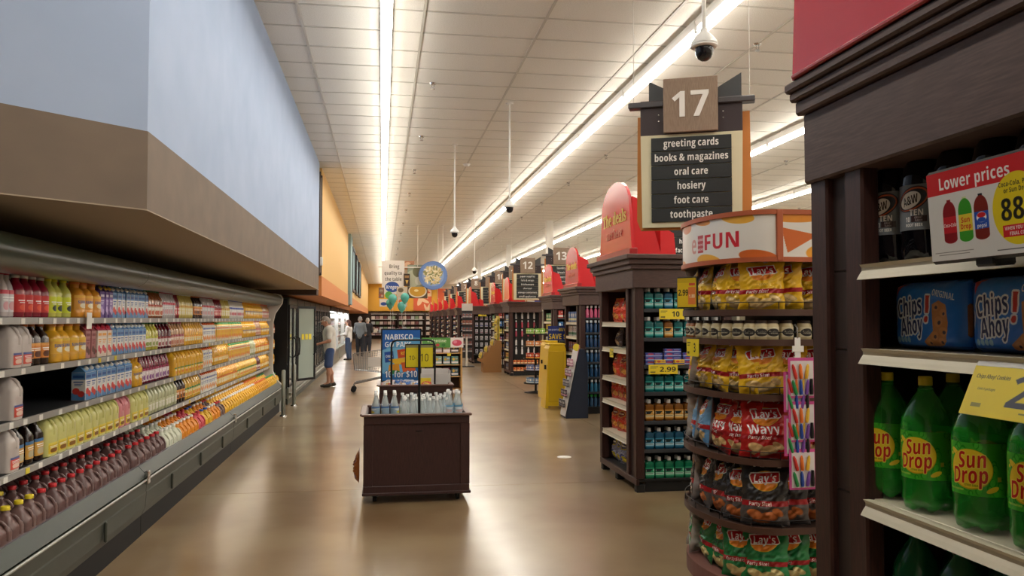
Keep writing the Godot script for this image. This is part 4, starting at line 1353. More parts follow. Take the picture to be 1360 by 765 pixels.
func stock_cap(at: Vector3, label: String, style: int, H: float, nick: String):
	var W := 1.25
	var D := 0.95
	var sy := [1.68, 1.42, 1.16, 0.9, 0.64, 0.38]
	var far := style == 5
	var shelves_side := sy if style in [0, 1, 2, 5] else [0.34]
	end_cap(label, at, W, D, H, [1.6, 1.34, 1.04, 0.76, 0.44], shelves_side)
	arch_sign("red arched deals sign on the " + nick, Vector3(at.x + 0.02, H, at.z - W * 0.5), 1.15, 0.98, style in [0, 1, 2])
	var F := -PI / 2
	var ys := sy + [0.126]
	if style == 1:
		var cols := [["c8557a", "e8e0e4", "pink"], ["1c3f66", "d0d6dc", "navy"], ["1c3f66", "4a7aa8", "navy"], ["234a70", "d0d6dc", "blue"], ["234a70", "5a8ab0", "blue"], ["2a6a8a", "d0d6dc", "teal blue"], ["3a5a7a", "2fa84a", "green-capped"]]
		for i in ys.size():
			var c: Array = cols[i]
			var t := make_simple("deodorant_can", SPRAY, c[0], c[1], 0.024, 0.04)
			line_up(t, Vector3(at.x + 0.09, ys[i], at.z - 0.05), Vector3(at.x + D - 0.09, ys[i], at.z - 0.05), 0.075, 0.0, "%s deodorant can on the %s side shelf of the deodorant end cap" % [c[2], NTH[i]], "can", "%s cans of the %s shelf" % [c[2], NTH[i]])
			t.free()
		price_card("price_card", 0.2, 0.09, "3.49", "yellow price card on the blue deodorant end cap", Vector3(at.x + 0.55, 1.4, at.z + 0.012), 0.0)
	elif style == 3:
		bx_board(at, D, H, "spray bottle")
		for i in 5:
			var t := make_simple("spray_bottle", SPRAY, ["d8d4d6", "b0475a", "b0475a", "d8d4d6", "d8d4d6"][i], ["d8d4d6", "e6e0e0", "e6e0e0", "3a3a40", "d8d4d6"][i], 0.018, 0.05)
			line_up(t, Vector3(at.x + 0.12, 1.66 - i * 0.26, at.z - 0.2), Vector3(at.x + D - 0.1, 1.66 - i * 0.26, at.z - 0.2), 0.16, 0.0, "%s spray bottle hung in the %s row of the dark peg board" % ["red" if i in [1, 2] else "white", NTH[i]], "bottle", "spray bottles of the %s row" % NTH[i])
			t.free()
		var ob := make_box("orange_box", Vector3(0.085, 0.11, 0.08), box_art("d8702a", "e8d8b0", "b03a1c"))
		for yy in [0.34, 0.126]:
			line_up(ob, Vector3(at.x + 0.1, yy, at.z - 0.07), Vector3(at.x + D - 0.1, yy, at.z - 0.07), 0.1, 0.0, "orange and white box at the foot of the spray bottle end cap", "box", "orange boxes of the spray bottle end cap")
	elif style == 4:
		bx_board(at, D, H, "packet")
		for i in 6:
			var pk := make_box("blister_packet", Vector3(0.1, 0.15, 0.03), box_art(["d8d4d8", "c8c4cc", "d8d4d8", "e4e0e0", "d8d4d8", "d0ccd4"][i], ["8a3a5a", "4a4a8a", "8a5a6a", "5a5a6a", "7a7a8a", "4a4a5a"][i], "3a3a4a"))
			line_up(pk, Vector3(at.x + 0.12, 1.62 - i * 0.25, at.z - 0.2), Vector3(at.x + D - 0.1, 1.62 - i * 0.25, at.z - 0.2), 0.15, 0.0, "white packet hung in the %s row of the far dark peg board" % NTH[i], "packet", "white packets of the %s row" % NTH[i])
			pk.free()
		price_card("price_card", 0.3, 0.12, "5.00", "yellow price card at the top of the hanging packets end cap", Vector3(at.x + 0.4, 1.82, at.z + 0.02), 0.0)
	else:
		for i in ys.size():
			var a := box_art(["2a56a0", "c8c8c0", "a83a34", "3a6a9a", "8a8a4a", "5a4a7a", "b07a3a"][(i + style) % 7], ["e8e4d8", "3a5aa0", "e8d8a0"][i % 3], ["d8c23a", "c84a3a", "e8e4e0"][(i + 1) % 3])
			var t := make_box("boxed_goods", Vector3(0.11, 0.17, 0.08), a)
			line_up(t, Vector3(at.x + 0.09, ys[i], at.z - 0.06), Vector3(at.x + D - 0.09, ys[i], at.z - 0.06), 0.13 if not far else 0.2, 0.0, "small box on the %s side shelf of the %s" % [NTH[i], nick], "box", "boxes of the %s side shelf of the %s" % [NTH[i], nick])
			t.free()
	# front niche
	var fy := [1.6, 1.34, 1.04, 0.76, 0.44, 0.126]
	for i in fy.size():
		var a := box_art([["3a8a5c", "d8c23a", "c8c8c4", "c8c8c4", "d8d4cc", "8a6a9a"], ["5a7ab0", "b8b4b0", "8a4a3a", "3a5a9a", "c8a85a", "5a5a6a"]][style % 2][i], ["e8e0b0", "2f6a44", "9a9a96"][i % 3], ["e8e4d8", "8a3a3a", "4a6aa0"][i % 3])
		var t := make_box("carton_box", Vector3(0.13, 0.19, 0.1), a)
		line_up(t, Vector3(at.x + 0.1, fy[i], at.z - NICHE - 0.06), Vector3(at.x + 0.1, fy[i], at.z - W + 0.1), 0.155 if not far else 0.25, F, "carton on the %s front shelf of the %s" % [NTH[i], nick], "box", "cartons of the %s front shelf of the %s" % [NTH[i], nick])
		t.free()

func bx_board(at: Vector3, D: float, H: float, what: String):
	solo("peg_board", box_mesh(Vector3(D - 0.18, 1.55, 0.02)), mat("niche_black"), "black peg board behind the hanging %ss" % what, "board", Vector3(at.x + D * 0.5, 1.16, at.z - 0.25))

# ---------------------------------------------------------------- freezers along the left wall, beyond the juice cooler
func build_freezers():
	var fz := -16.2
	for i in 8:
		var z0 := fz - i * 1.55
		var lab: String = ["first glass-door freezer past the juice cooler", "second glass-door freezer past the juice cooler, one door open", "third glass-door freezer past the juice cooler", "fourth glass-door freezer past the juice cooler", "fifth glass-door freezer past the juice cooler", "sixth glass-door freezer past the juice cooler", "seventh glass-door freezer past the juice cooler", "last glass-door freezer before the white-lit cooler"][i]
		var f := thing("glass_door_freezer", lab, "freezer", Vector3(-1.82, 0, z0))
		# carcass, open towards the aisle
		bx("side_panel", Vector3(-0.95, 0, -0.05), Vector3(0.0, 2.05, 0), mat("black_matte"), f)
		bx("side_panel", Vector3(-0.95, 0, -1.54), Vector3(0.0, 2.05, -1.51), mat("black_matte"), f)
		bx("back_panel", Vector3(-0.95, 0.3, -1.52), Vector3(-0.9, 2.0, -0.04), mat("freezer_back", C("8d9690"), 0.5), f)
		bx("header", Vector3(-0.95, 1.93, -1.52), Vector3(0.03, 2.08, -0.04), mat("dull_steel"), f, 0.01)
		bx("base_panel", Vector3(-0.95, 0.1, -1.54), Vector3(0.04, 0.32, 0.0), mat("stainless"), f, 0.012)
		bx("kick_plate", Vector3(-0.9, 0.0, -1.54), Vector3(0.02, 0.1, 0.0), mat("dull_steel"), f)
		part("bumper", MB.new().tube([Vector3(0.06, 0.2, -0.01), Vector3(0.06, 0.2, -1.53)], 0.03, 8).done(), mat("stainless"), f)
		for y in [0.36, 0.7, 1.05, 1.4]:
			bx("shelf", Vector3(-0.88, y, -1.5), Vector3(-0.12, y + 0.02, -0.06), mat("shelf_white"), f)
		for d in 2:
			var dr := Node3D.new()
			dr.name = "door"
			f.add_child(dr, true)
			dr.position = Vector3(0.0, 0.33, -0.06 - d * 0.73)
			if i == 1 and d == 0:
				dr.rotation.y = deg_to_rad(-27)   # swung open on its near hinge
			# door in its own frame: hinge at z = 0, runs to -0.72
			bx("frame", Vector3(0.0, 0.0, -0.05), Vector3(0.04, 1.6, 0.0), mat("black_metal"), dr)
			bx("frame", Vector3(0.0, 0.0, -0.72), Vector3(0.04, 1.6, -0.67), mat("black_metal"), dr)
			bx("frame", Vector3(0.0, 0.0, -0.67), Vector3(0.04, 0.05, -0.05), mat("black_metal"), dr)
			bx("frame", Vector3(0.0, 1.55, -0.67), Vector3(0.04, 1.6, -0.05), mat("black_metal"), dr)
			bx("pane", Vector3(0.014, 0.05, -0.67), Vector3(0.022, 1.55, -0.05), clear("frost_glass", C("b4c2b8"), 0.62, 0.35) if i == 1 and d == 0 else mat("door_glass"), dr, 0.0)
			part("handle", MB.new().tube([Vector3(0.04, 0.55, -0.63), Vector3(0.09, 0.58, -0.63), Vector3(0.1, 0.75, -0.63), Vector3(0.09, 0.92, -0.63), Vector3(0.04, 0.95, -0.63)], 0.014, 8).done(), mat("black_metal"), dr)
			if i == 1 and d == 0:
				for q in 3:
					bx("sticker", Vector3(0.022, 0.88, -0.28 - q * 0.14), Vector3(0.025, 1.0, -0.18 - q * 0.14), mat("tag_yellow", C("e3cf3a"), 0.6), dr, 0.0)
		# lit mullion between the doors
		var fm := mat("freezer_lamp", C("ffffff"), 0.4)
		fm.emission_enabled = true
		fm.emission = Color(0.95, 1.0, 0.97)
		fm.emission_energy_multiplier = 1.2
		bx("lamp_strip", Vector3(-0.06, 0.36, -0.795), Vector3(-0.05, 1.9, -0.765), fm, f, 0.0)
		if i < 6:
			var l := AreaLight3D.new()
			l.name = "freezer_lamp_light"
			l.area_size = Vector2(0.03, 1.5)
			l.area_normalize_energy = false
			l.light_energy = 9.0
			l.light_color = Color(0.95, 1.0, 0.97)
			l.area_range = 10.0
			l.area_attenuation = 2.0
			l.shadow_enabled = true
			l.position = Vector3(-1.82 - 0.065, 1.13, z0 - 0.78)
			l.rotation_degrees = Vector3(0, 90, 0)
			add_child(l, true)
		# goods behind the glass
		if i > 0:
			for s in 4:
				var cols := ["b8b4b0", "a04a3a", "4a5a8a", "c8b04a", "6a8a6a"]
				var t := make_box("frozen_box", Vector3(0.2, 0.24, 0.12), box_art(cols[(i + s) % 5], "e8e4dc", cols[(i + s + 2) % 5]))
				for k in 6:
					copy(t, "frozen food box on the %s shelf of the %s" % [NTH[s], lab.split(" past")[0].split(" before")[0]], "box", Vector3(-1.82 - 0.25, [0.38, 0.72, 1.07, 1.42][s], z0 - 0.17 - k * 0.24), PI / 2, "frozen boxes of the %s shelf, %s" % [NTH[s], lab])
				t.free()
	# a bright white multideck and dark racks further on
	for i in 3:
		var zc := -29.6 - i * 5.2
		var m := thing("dairy_cooler", ["bright white-lit open cooler past the freezers", "second white-lit open cooler past the freezers", "farthest white-lit open cooler along the soffit"][i], "cooler", Vector3(-1.8, 0, zc))
		bx("base", Vector3(-0.9, 0, -4.6), Vector3(0.05, 0.5, 0), mat("stainless"), m, 0.02)
		bx("back_panel", Vector3(-0.9, 0.5, -4.6), Vector3(-0.82, 2.1, 0), mat("panel_white"), m)
		bx("side_panel", Vector3(-0.9, 0.0, -4.66), Vector3(0.0, 2.1, -4.6), mat("panel_white"), m)
		bx("side_panel", Vector3(-0.9, 0.0, 0.0), Vector3(-0.1, 2.1, 0.06), mat("black_matte"), m)
		bx("canopy", Vector3(-0.9, 1.95, -4.6), Vector3(0.0, 2.12, 0), mat("dark_brown_paint"), m, 0.03)
		var lm := mat("dairy_lamp", C("ffffff"), 0.4)
		lm.emission_enabled = true
		lm.emission = Color(1, 1, 0.98)
		lm.emission_energy_multiplier = 6.0
		part("lamp_tube", MB.new().tube([Vector3(-0.12, 1.93, -0.1), Vector3(-0.12, 1.93, -4.5)], 0.015, 8).done(), lm, m)
		var l := AreaLight3D.new()
		l.name = "dairy_lamp_light"
		l.area_size = Vector2(0.04, 4.4)
		l.area_normalize_energy = false
		l.light_energy = 18.0
		l.area_range = 20.0
		l.area_attenuation = 2.0
		l.shadow_enabled = true
		l.position = Vector3(-1.92, 1.905, zc - 2.3)
		l.rotation_degrees = Vector3(-90, 0, 0)
		add_child(l, true)
		for y in [0.8, 1.1, 1.4, 1.68]:
			bx("shelf", Vector3(-0.85, y, -4.6), Vector3(-0.15, y + 0.02, 0), mat("shelf_white"), m)
		for s in 5:
			var t := make_box("dairy_tub", Vector3(0.16, 0.14, 0.14), box_art(["e8e4dc", "d8d0d8", "e8e8e8", "d0d8e4", "e4dccc"][s], ["a84a4a", "4a6ab0", "6a9a5a"][s % 3], "c8a04a"))
			for k in 14:
				copy(t, "pale dairy tub on the %s level of the %s" % [NTH[s], ["bright white-lit cooler past the freezers", "second white-lit cooler", "farthest white-lit cooler"][i]], "tub", Vector3(-1.8 - 0.24, [0.502, 0.822, 1.122, 1.422, 1.702][s], zc - 0.2 - k * 0.32), PI / 2, "dairy tubs of the %s level, cooler %s" % [NTH[s], NTH[i]])
			t.free()

# ---------------------------------------------------------------- curved chip rack
# plan of the rack: a bowed front towards -X, flat flank towards +Z
func rack_plan(grow: float) -> PackedVector2Array:
	var pts := PackedVector2Array()
	pts.append(Vector2(1.0, -0.0 + grow))
	for k in 25:
		var a := PI * k / 24.0
		pts.append(Vector2(-sin(a) * (0.29 + grow) , cos(a) * (0.55 + grow) - 0.55))
	pts.append(Vector2(1.0, -1.1 - grow))
	return pts

func flat_slab(poly: PackedVector2Array, y0: float, y1: float) -> MB:
	# polygon given as (x, z)
	var m := MB.new().extrude(PackedVector2Array(Array(poly).map(func(p): return Vector2(p.x, -p.y))), y0, y1)
	return MB.new().add(m, Transform3D(Basis(Vector3(1, 0, 0), Vector3(0, 0, -1), Vector3(0, 1, 0)), Vector3.ZERO))

# an upright band following the plan outline
func band(poly: PackedVector2Array, y0: float, y1: float, thick: float, i0: int, i1: int) -> ArrayMesh:
	var r := []
	var vs := PackedFloat32Array()
	var total := 0.0
	for i in range(i0, i1):
		total += poly[i].distance_to(poly[i + 1])
	var run := 0.0
	var mb := MB.new()
	for i in range(i0, i1 + 1):
		if i > i0:
			run += poly[i].distance_to(poly[i - 1])
		vs.append(run / total)
	for i in range(i0, i1):
		var a := poly[i]
		var b := poly[i + 1]
		var pa := poly[maxi(i - 1, i0)]
		var nb := poly[mini(i + 2, i1)]
		var na2 := (b - pa).normalized()
		var nb2 := (nb - a).normalized()
		var na := Vector3(na2.y, 0, -na2.x)
		var nn := Vector3(nb2.y, 0, -nb2.x)
		# outside is the side away from the middle of the plan
		var mid := Vector3(0.4, 0, -0.55)
		if na.dot(Vector3(a.x, 0, a.y) - mid) < 0: na = -na
		if nn.dot(Vector3(b.x, 0, b.y) - mid) < 0: nn = -nn
		for side in 2:
			var off := thick if side == 0 else 0.0
			var A := Vector3(a.x, 0, a.y) + na * off
			var B := Vector3(b.x, 0, b.y) + nn * off
			var k := mb.v.size()
			var sg := 1.0 if side == 0 else -1.0
			var ua := vs[i - i0]
			var ub := vs[i + 1 - i0]
			mb.vert(A + Vector3(0, y0, 0), na * sg, Vector2(1.0 - ua, 1)); mb.vert(B + Vector3(0, y0, 0), nn * sg, Vector2(1.0 - ub, 1))
			mb.vert(B + Vector3(0, y1, 0), nn * sg, Vector2(1.0 - ub, 0)); mb.vert(A + Vector3(0, y1, 0), na * sg, Vector2(1.0 - ua, 0))
			mb.tri(k, k + 1, k + 2); mb.tri(k, k + 2, k + 3)
		for yy in [y0, y1]:
			mb.facing([Vector3(a.x, yy, a.y), Vector3(b.x, yy, b.y), Vector3(b.x, yy, b.y) + nn * thick, Vector3(a.x, yy, a.y) + na * thick], Vector3(0, 1 if yy == y1 else -1, 0), [])
	return mb.done()

func chips_ink(bg: Color, lower: Color, chip: Color, wavy := false) -> Ink:
	var k := Ink.new(256, 340, bg)
	k.rect(0, 200, 256, 140, lower)
	k.rect(0, 0, 256, 10, bg.darkened(0.25)); k.rect(0, 330, 256, 10, bg.darkened(0.25))
	# brand shape: tilted red ribbon over a gold disc
	k.ell(128, 92, 74, 56, C("e9b62c"), -0.1)
	k.ell(128, 100, 64, 44, C("e88a24"), -0.1)
	k.poly([Vector2(48, 50), Vector2(200, 34), Vector2(214, 88), Vector2(202, 98), Vector2(56, 112), Vector2(42, 66)], C("f4f0ea"))
	k.poly([Vector2(54, 56), Vector2(196, 40), Vector2(208, 86), Vector2(198, 92), Vector2(62, 106), Vector2(49, 68)], C("b81c24"))
	k.text("Lay's", 129, 76, 62, C("ffffff"), 0.85, 0.12, -0.1)
	if wavy:
		k.text("Wavy", 120, 168, 78, C("ffffff"), 0.9, 0.0, -0.08)
	else:
		k.text("Classic", 128, 168, 24, bg.darkened(0.45), 1.0, 0.15, -0.05, false)
	# ribbon
	k.poly([Vector2(0, 206), Vector2(256, 196), Vector2(256, 226), Vector2(0, 236)], C("a01820"))
	k.text("Party Size!", 100, 219, 28, C("f4f0ea"), 0.9, 0.1, -0.04)
	for e in [[80, 280, 46, 26, 0.3], [150, 290, 52, 28, -0.25], [200, 262, 34, 20, 0.5], [110, 310, 50, 20, 0.0]]:
		k.ell(e[0], e[1], e[2], e[3], chip.darkened(0.15), e[4]); k.ell(e[0] - 2, e[1] - 3, e[2] - 5, e[3] - 4, chip, e[4])
	return k

func build_chip_rack():
	var at := Vector3(2.27, 0, -4.4)
	var r := thing("chip_rack", "brown curved chip rack with an orange framed white header", "rack", at)
	var rail := mat("rack_brown", C("4a2f24"), 0.5)
	var plan := rack_plan(0.0)
	part("base", flat_slab(rack_plan(0.0), 0.0, 0.1).done(), mat("rack_base", C("7c5248"), 0.6), r)
	part("kick_plate", flat_slab(rack_plan(-0.05), 0.0, 0.02).done(), mat("black_matte"), r)
	bx("spine", Vector3(0.3, 0.1, -1.08), Vector3(0.34, 2.0, -0.33), mat("niche_black"), r)
	bx("spine", Vector3(0.34, 0.1, -0.36), Vector3(1.0, 2.0, -0.33), mat("niche_black"), r)
	bx("post", Vector3(0.96, 0.0, -0.05), Vector3(1.0, 2.28, 0.0), rail, r)
	var ys := [1.7, 1.525, 1.205, 0.83, 0.44]
	var shelf_mesh := flat_slab(rack_plan(-0.012), -0.02, -0.008).done()
	var rim_mesh := band(plan, -0.03, 0.008, 0.012, 0, plan.size() - 1)
	for y in ys:
		var s := part("shelf", shelf_mesh, mat("rack_shelf", C("3a2a22"), 0.55), r, Vector3(0, y, 0))
		part("shelf_rim", rim_mesh, rail, s)
		# wire guard in front of the bags
		var path := []
		for p in rack_plan(0.006):
			path.append(Vector3(p.x, 0.05, p.y))
		part("wire_guard", MB.new().tube(path, 0.003, 5).done(), mat("black_metal"), s)
		for k in range(1, path.size() - 1, 4):
			part("wire_stay", MB.new().tube([path[k], path[k] - Vector3(0, 0.05, 0)], 0.003, 5).done(), mat("black_metal"), s)
	# header: curved printed panel and a flat one, framed in orange
	var fun := Ink.new(512, 128, C("d9d6d0"))
	var crisp := [C("d98a2c"), C("e0a83c"), C("c8642a")]
	for e in [[20, 8, 40, 18, 0], [90, 4, 34, 14, 1], [200, 6, 46, 22, 2], [300, 3, 40, 12, 0], [420, 6, 44, 18, 1], [60, 124, 40, 14, 1], [170, 122, 30, 12, 0], [330, 124, 50, 20, 1], [470, 120, 44, 18, 2]]:
		fun.ell(e[0], e[1], e[2], e[3], crisp[e[4]], 0.2)
	fun.text("e", 262, 68, 76, C("c98a80"), 0.7)
	fun.rect(284, 44, 26, 52, C("b03a40")); fun.text("SOME", 297, 57, 10, C("e8e0dc"), 1.0); fun.text("THING", 297, 72, 9, C("e8e0dc"), 1.0); fun.text("MORE", 297, 86, 10, C("e8e0dc"), 1.0)
	fun.text("FUN", 372, 68, 62, C("c21f2e"), 0.95)
	part("header_panel", band(plan, 2.0, 2.27, 0.008, 1, 25), printed("header_fun", fun, 0.3), r)
	var crp := Ink.new(256, 128, C("d9d6d0"))
	crp.poly([Vector2(0, 40), Vector2(60, 60), Vector2(10, 110)], C("c8642a")); crp.poly([Vector2(70, 20), Vector2(130, 44), Vector2(90, 70)], C("c8642a")); crp.ell(90, 110, 50, 30, C("e09a2c")); crp.ell(200, 90, 44, 34, C("d97a2c")); crp.ell(20, 10, 50, 16, C("d98a2c")); crp.poly([Vector2(150, 10), Vector2(230, 30), Vector2(180, 60)], C("b8502a")); crp.ell(250, 20, 40, 22, C("e0a83c"))
	bx("header_panel", Vector3(0.02, 2.0, 0.0), Vector3(1.0, 2.27, 0.01), printed("header_crisps", crp, 0.3), r, 0.0)
	var trim := mat("header_trim", C("a8542f"), 0.45)
	for yy in [1.985, 2.262]:
		part("header_trim", band(plan, yy, yy + 0.028, 0.02, 0, plan.size() - 1), trim, r)
	bx("header_trim", Vector3(-0.012, 1.99, 0.0), Vector3(0.025, 2.29, 0.025), trim, r)
	part("header_roof", flat_slab(rack_plan(-0.01), 2.265, 2.275).done(), trim, r)
	part("header_soffit", flat_slab(rack_plan(-0.01), 1.99, 2.0).done(), rail, r)
	# bags
	var yel := printed("chips_yellow", chips_ink(C("e2b21c"), C("dcae20"), C("e8c88a")), 0.26)
	var red := printed("chips_red", chips_ink(C("bf2420"), C("b01e1c"), C("e6bf84"), true), 0.26)
	var blk := printed("chips_black", chips_ink(C("2b2a2c"), C("57504e"), C("c8703a")), 0.26)
	var grn := printed("chips_green", chips_ink(C("14783c"), C("187a40"), C("d8c88a")), 0.26)
	var blu := printed("chips_blue", chips_ink(C("6a9cc4"), C("5a8cb8"), C("d8b880")), 0.26)
	var silver := foil("c2c0be")
	var defs := [[1.7, yel, "yellow crisp bag in the %s row, %s along the %s, top shelf of curved rack", 0.27, 0.3, "yellow"], [1.205, yel, "plump yellow crisp bag under the dip jars, %s row, %s along the %s", 0.28, 0.3, "yellow"], [0.83, red, "red wavy crisp bag in the %s row, %s along the %s of the rack", 0.28, 0.33, "red"], [0.44, blk, "black and grey crisp bag in the %s row, %s along the %s", 0.28, 0.35, "black"], [0.1, grn, "green crisp bag at the rack's foot, %s row, %s along the %s", 0.28, 0.32, "green"]]
	for di in defs.size():
		var d: Array = defs[di]
		var tb := []
		for v in 3:
			tb.append(make_bag("crisp_bag", d[3], d[4], 0.11, d[1], silver, 10 + di * 3 + v))
		# around the bow, then along the flat flank, two deep
		for row in 2:
			var inset := 0.1 + row * 0.1
			var gname: String = "%s crisp bags of the curved rack" % d[5]
			var nb := 6
			for k in nb:
				var a := deg_to_rad(14.0 + k * 29.0)
				var px := -sin(a) * (0.29 - inset)
				var pz := cos(a) * (0.55 - inset) - 0.55
				var lab: String = d[2]
				var bag: Node3D = tb[(k + row) % 3]
				if di == 2 and k in [3, 4]:
					bag = make_bag("crisp_bag", d[3], d[4], 0.11, blu, silver, 31)
					lab = "light blue crisp bag beside red ones, %s row, %s along the %s"
				copy(bag, lab % ["front" if row == 0 else "rear", NTH[k], "bow"], "bag", at + Vector3(px, d[0] + 0.003, pz), atan2(-sin(a) * 0.75, cos(a) * 0.6) - 0.2 + rng.randf_range(-0.25, 0.25), gname, -0.1 + rng.randf_range(-0.06, 0.04), rng.randf_range(-0.07, 0.07))
			for k in 5:
				copy(tb[(k + row + 1) % 3], d[2] % ["front" if row == 0 else "rear", NTH[k], "flank"], "bag", at + Vector3(0.1 + k * 0.195, d[0] + 0.003, -0.14 - row * 0.09), [-0.85, -0.75, -0.35, -0.6, -0.65][di] + (0.55 if di == 1 and k < 2 else 0.0) + rng.randf_range(-0.14, 0.14), gname, -0.1 + rng.randf_range(-0.05, 0.04), rng.randf_range(-0.07, 0.07))
	# dip jars
	var dip := Ink.new(128, 64, C("d9cfae"))
	dip.ell(64, 34, 56, 24, C("2a2522")); dip.text("Tostitos", 64, 33, 22, C("efe6cc"), 0.9)
	var dl := printed_small("dip_label", dip, 0.4)
	var jar := make_bottle("dip_jar", [[0.0, 0.04, 0.04, 2.0], [0.006, 0.044, 0.044, 2.0], [0.085, 0.044, 0.044, 2.0], [0.1, 0.036, 0.036, 2.0], [0.105, 0.036, 0.036, 2.0]], "c9b98f", "3a2a22", 0.039, 0.018, dl, 0.018, 0.078, 0.0448, 2.0, 1.0)
	var jar2 := make_bottle("dip_jar", [[0.0, 0.04, 0.04, 2.0], [0.006, 0.044, 0.044, 2.0], [0.085, 0.044, 0.044, 2.0], [0.1, 0.036, 0.036, 2.0], [0.105, 0.036, 0.036, 2.0]], "b0703a", "3a2a22", 0.039, 0.018, dl, 0.018, 0.078, 0.0448, 2.0, 1.0)
	for k in 12:
		var a := deg_to_rad(4.0 + k * 12.5)
		copy(jar2 if k in [8, 9, 10] else jar, "orange salsa dip jar on the curved rack" if k in [8, 9, 10] else "cream dip jar with dark lid, %s along the curved rack's bow" % NTH[k], "jar", at + Vector3(-sin(a) * 0.235, 1.527, cos(a) * 0.495 - 0.55), atan2(-sin(a) * 0.6, cos(a) * 0.33), "salsa jars" if k in [8, 9, 10] else "cream dip jars")
	for k in 8:
		copy(jar, "cream dip jar with dark lid, %s along the curved rack's flank" % NTH[k], "jar", at + Vector3(0.08 + k * 0.115, 1.527, -0.07), 0.0, "cream dip jars")
	# price cards at the bow
	var pa := 1.15
	var big := price_frame(at)
	price_card("price_card", 0.11, 0.11, "3", "yellow price card on the dip jar shelf of the curved rack", at + Vector3(-0.325, 1.47, -0.5), -1.2)
	# clip strip with pen packs hanging at the flank
	var cs := thing("clip_strip", "white clip strip hanging from the curved rack's flank", "strip", at + Vector3(0.09, 0.7, 0.05))
	part("strip", box_mesh(Vector3(0.035, 0.85, 0.003)), mat("white_plastic"), cs, Vector3(0, 0.42, 0))
	part("hook", MB.new().tube([Vector3(0, 0.84, 0), Vector3(0, 0.9, 0.0), Vector3(0, 0.92, -0.03)], 0.004, 6).done(), mat("chrome"), cs)
	part("tag", box_mesh(Vector3(0.07, 0.035, 0.004)), mat("tag_white"), cs, Vector3(0, 0.78, 0.004))
	for k in 5:
		var pk := thing("pen_pack", "pink carded pack of coloured pens on the clip strip, %s from the top" % ["first", "second", "third", "fourth", "fifth"][k], "pack", at + Vector3(0.09 + (0.01 if k % 2 == 0 else -0.012), [1.2, 1.12, 0.95, 0.87, 0.68][k], 0.055 + (0.012 if k % 2 == 0 else 0.0)), 0.0, "pen packs on the clip strip")
		part("card", box_mesh(Vector3(0.16, 0.23, 0.002)), mat("pen_pink", C("c2458a"), 0.4), pk, Vector3(0, 0.115, 0))
		part("inlay", box_mesh(Vector3(0.14, 0.2, 0.002)), mat("pen_inlay", C("d8d4d6"), 0.4), pk, Vector3(0.004, 0.112, 0.0015))
		var pc := ["c8322c", "e0722c", "e0b43a", "2a8a4a", "2a4aa0", "7a4aa0"]
		for q in 6:
			var pen := part("pen", MB.new().lathe([[0.009, 0.0], [0.011, 0.02], [0.009, 0.07], [0.004, 0.085]], 8).done(), gloss(pc[q], 0.25), pk, Vector3(-0.035 + (q % 3) * 0.03, 0.11 if q < 3 else 0.02, 0.01))
			pen.rotation.z = 0.25 - (q % 3) * 0.2
		part("pen", MB.new().lathe([[0.01, 0.0], [0.012, 0.02], [0.008, 0.09]], 8).done(), gloss("1c1c1e", 0.3), pk, Vector3(0.058, 0.02, 0.01), "black marker pen")

func price_frame(at: Vector3) -> Node3D:
	var k := Ink.new(128, 160, C("d8b820"))
	k.rect(0, 0, 128, 26, C("c8a81c")); k.text("2.99", 40, 80, 46, C("2a2618"), 0.8); k.rect(74, 50, 50, 96, C("d87a3a")); k.text("1.88", 99, 100, 26, C("f0e4c0"), 0.8); k.rect(80, 28, 40, 14, C("c84a3a"))
	var p := thing("price_holder", "black framed yellow price card at the bow of the curved rack", "price card", at + Vector3(-0.35, 1.72, -0.52), -0.9)
	part("frame", box_mesh(Vector3(0.15, 0.2, 0.012), 0.004), mat("black_metal"), p, Vector3(0, 0.1, 0))
	part("card", box_mesh(Vector3(0.135, 0.185, 0.004)), printed("price_299", k, 0.4), p, Vector3(0, 0.1, 0.007))
	return p

# ---------------------------------------------------------------- the soda end cap close by
const COLA := [[0.0, 0.035, 0.035, 2.0], [0.008, 0.05, 0.05, 2.0], [0.03, 0.055, 0.055, 2.0], [0.06, 0.053, 0.053, 2.0], [0.075, 0.055, 0.055, 2.0], [0.19, 0.055, 0.055, 2.0], [0.21, 0.0535, 0.0535, 2.0], [0.235, 0.045, 0.045, 2.0], [0.26, 0.03, 0.03, 2.0], [0.276, 0.019, 0.019, 2.0], [0.286, 0.0145, 0.0145, 2.0], [0.3, 0.0135, 0.0135, 2.0]]

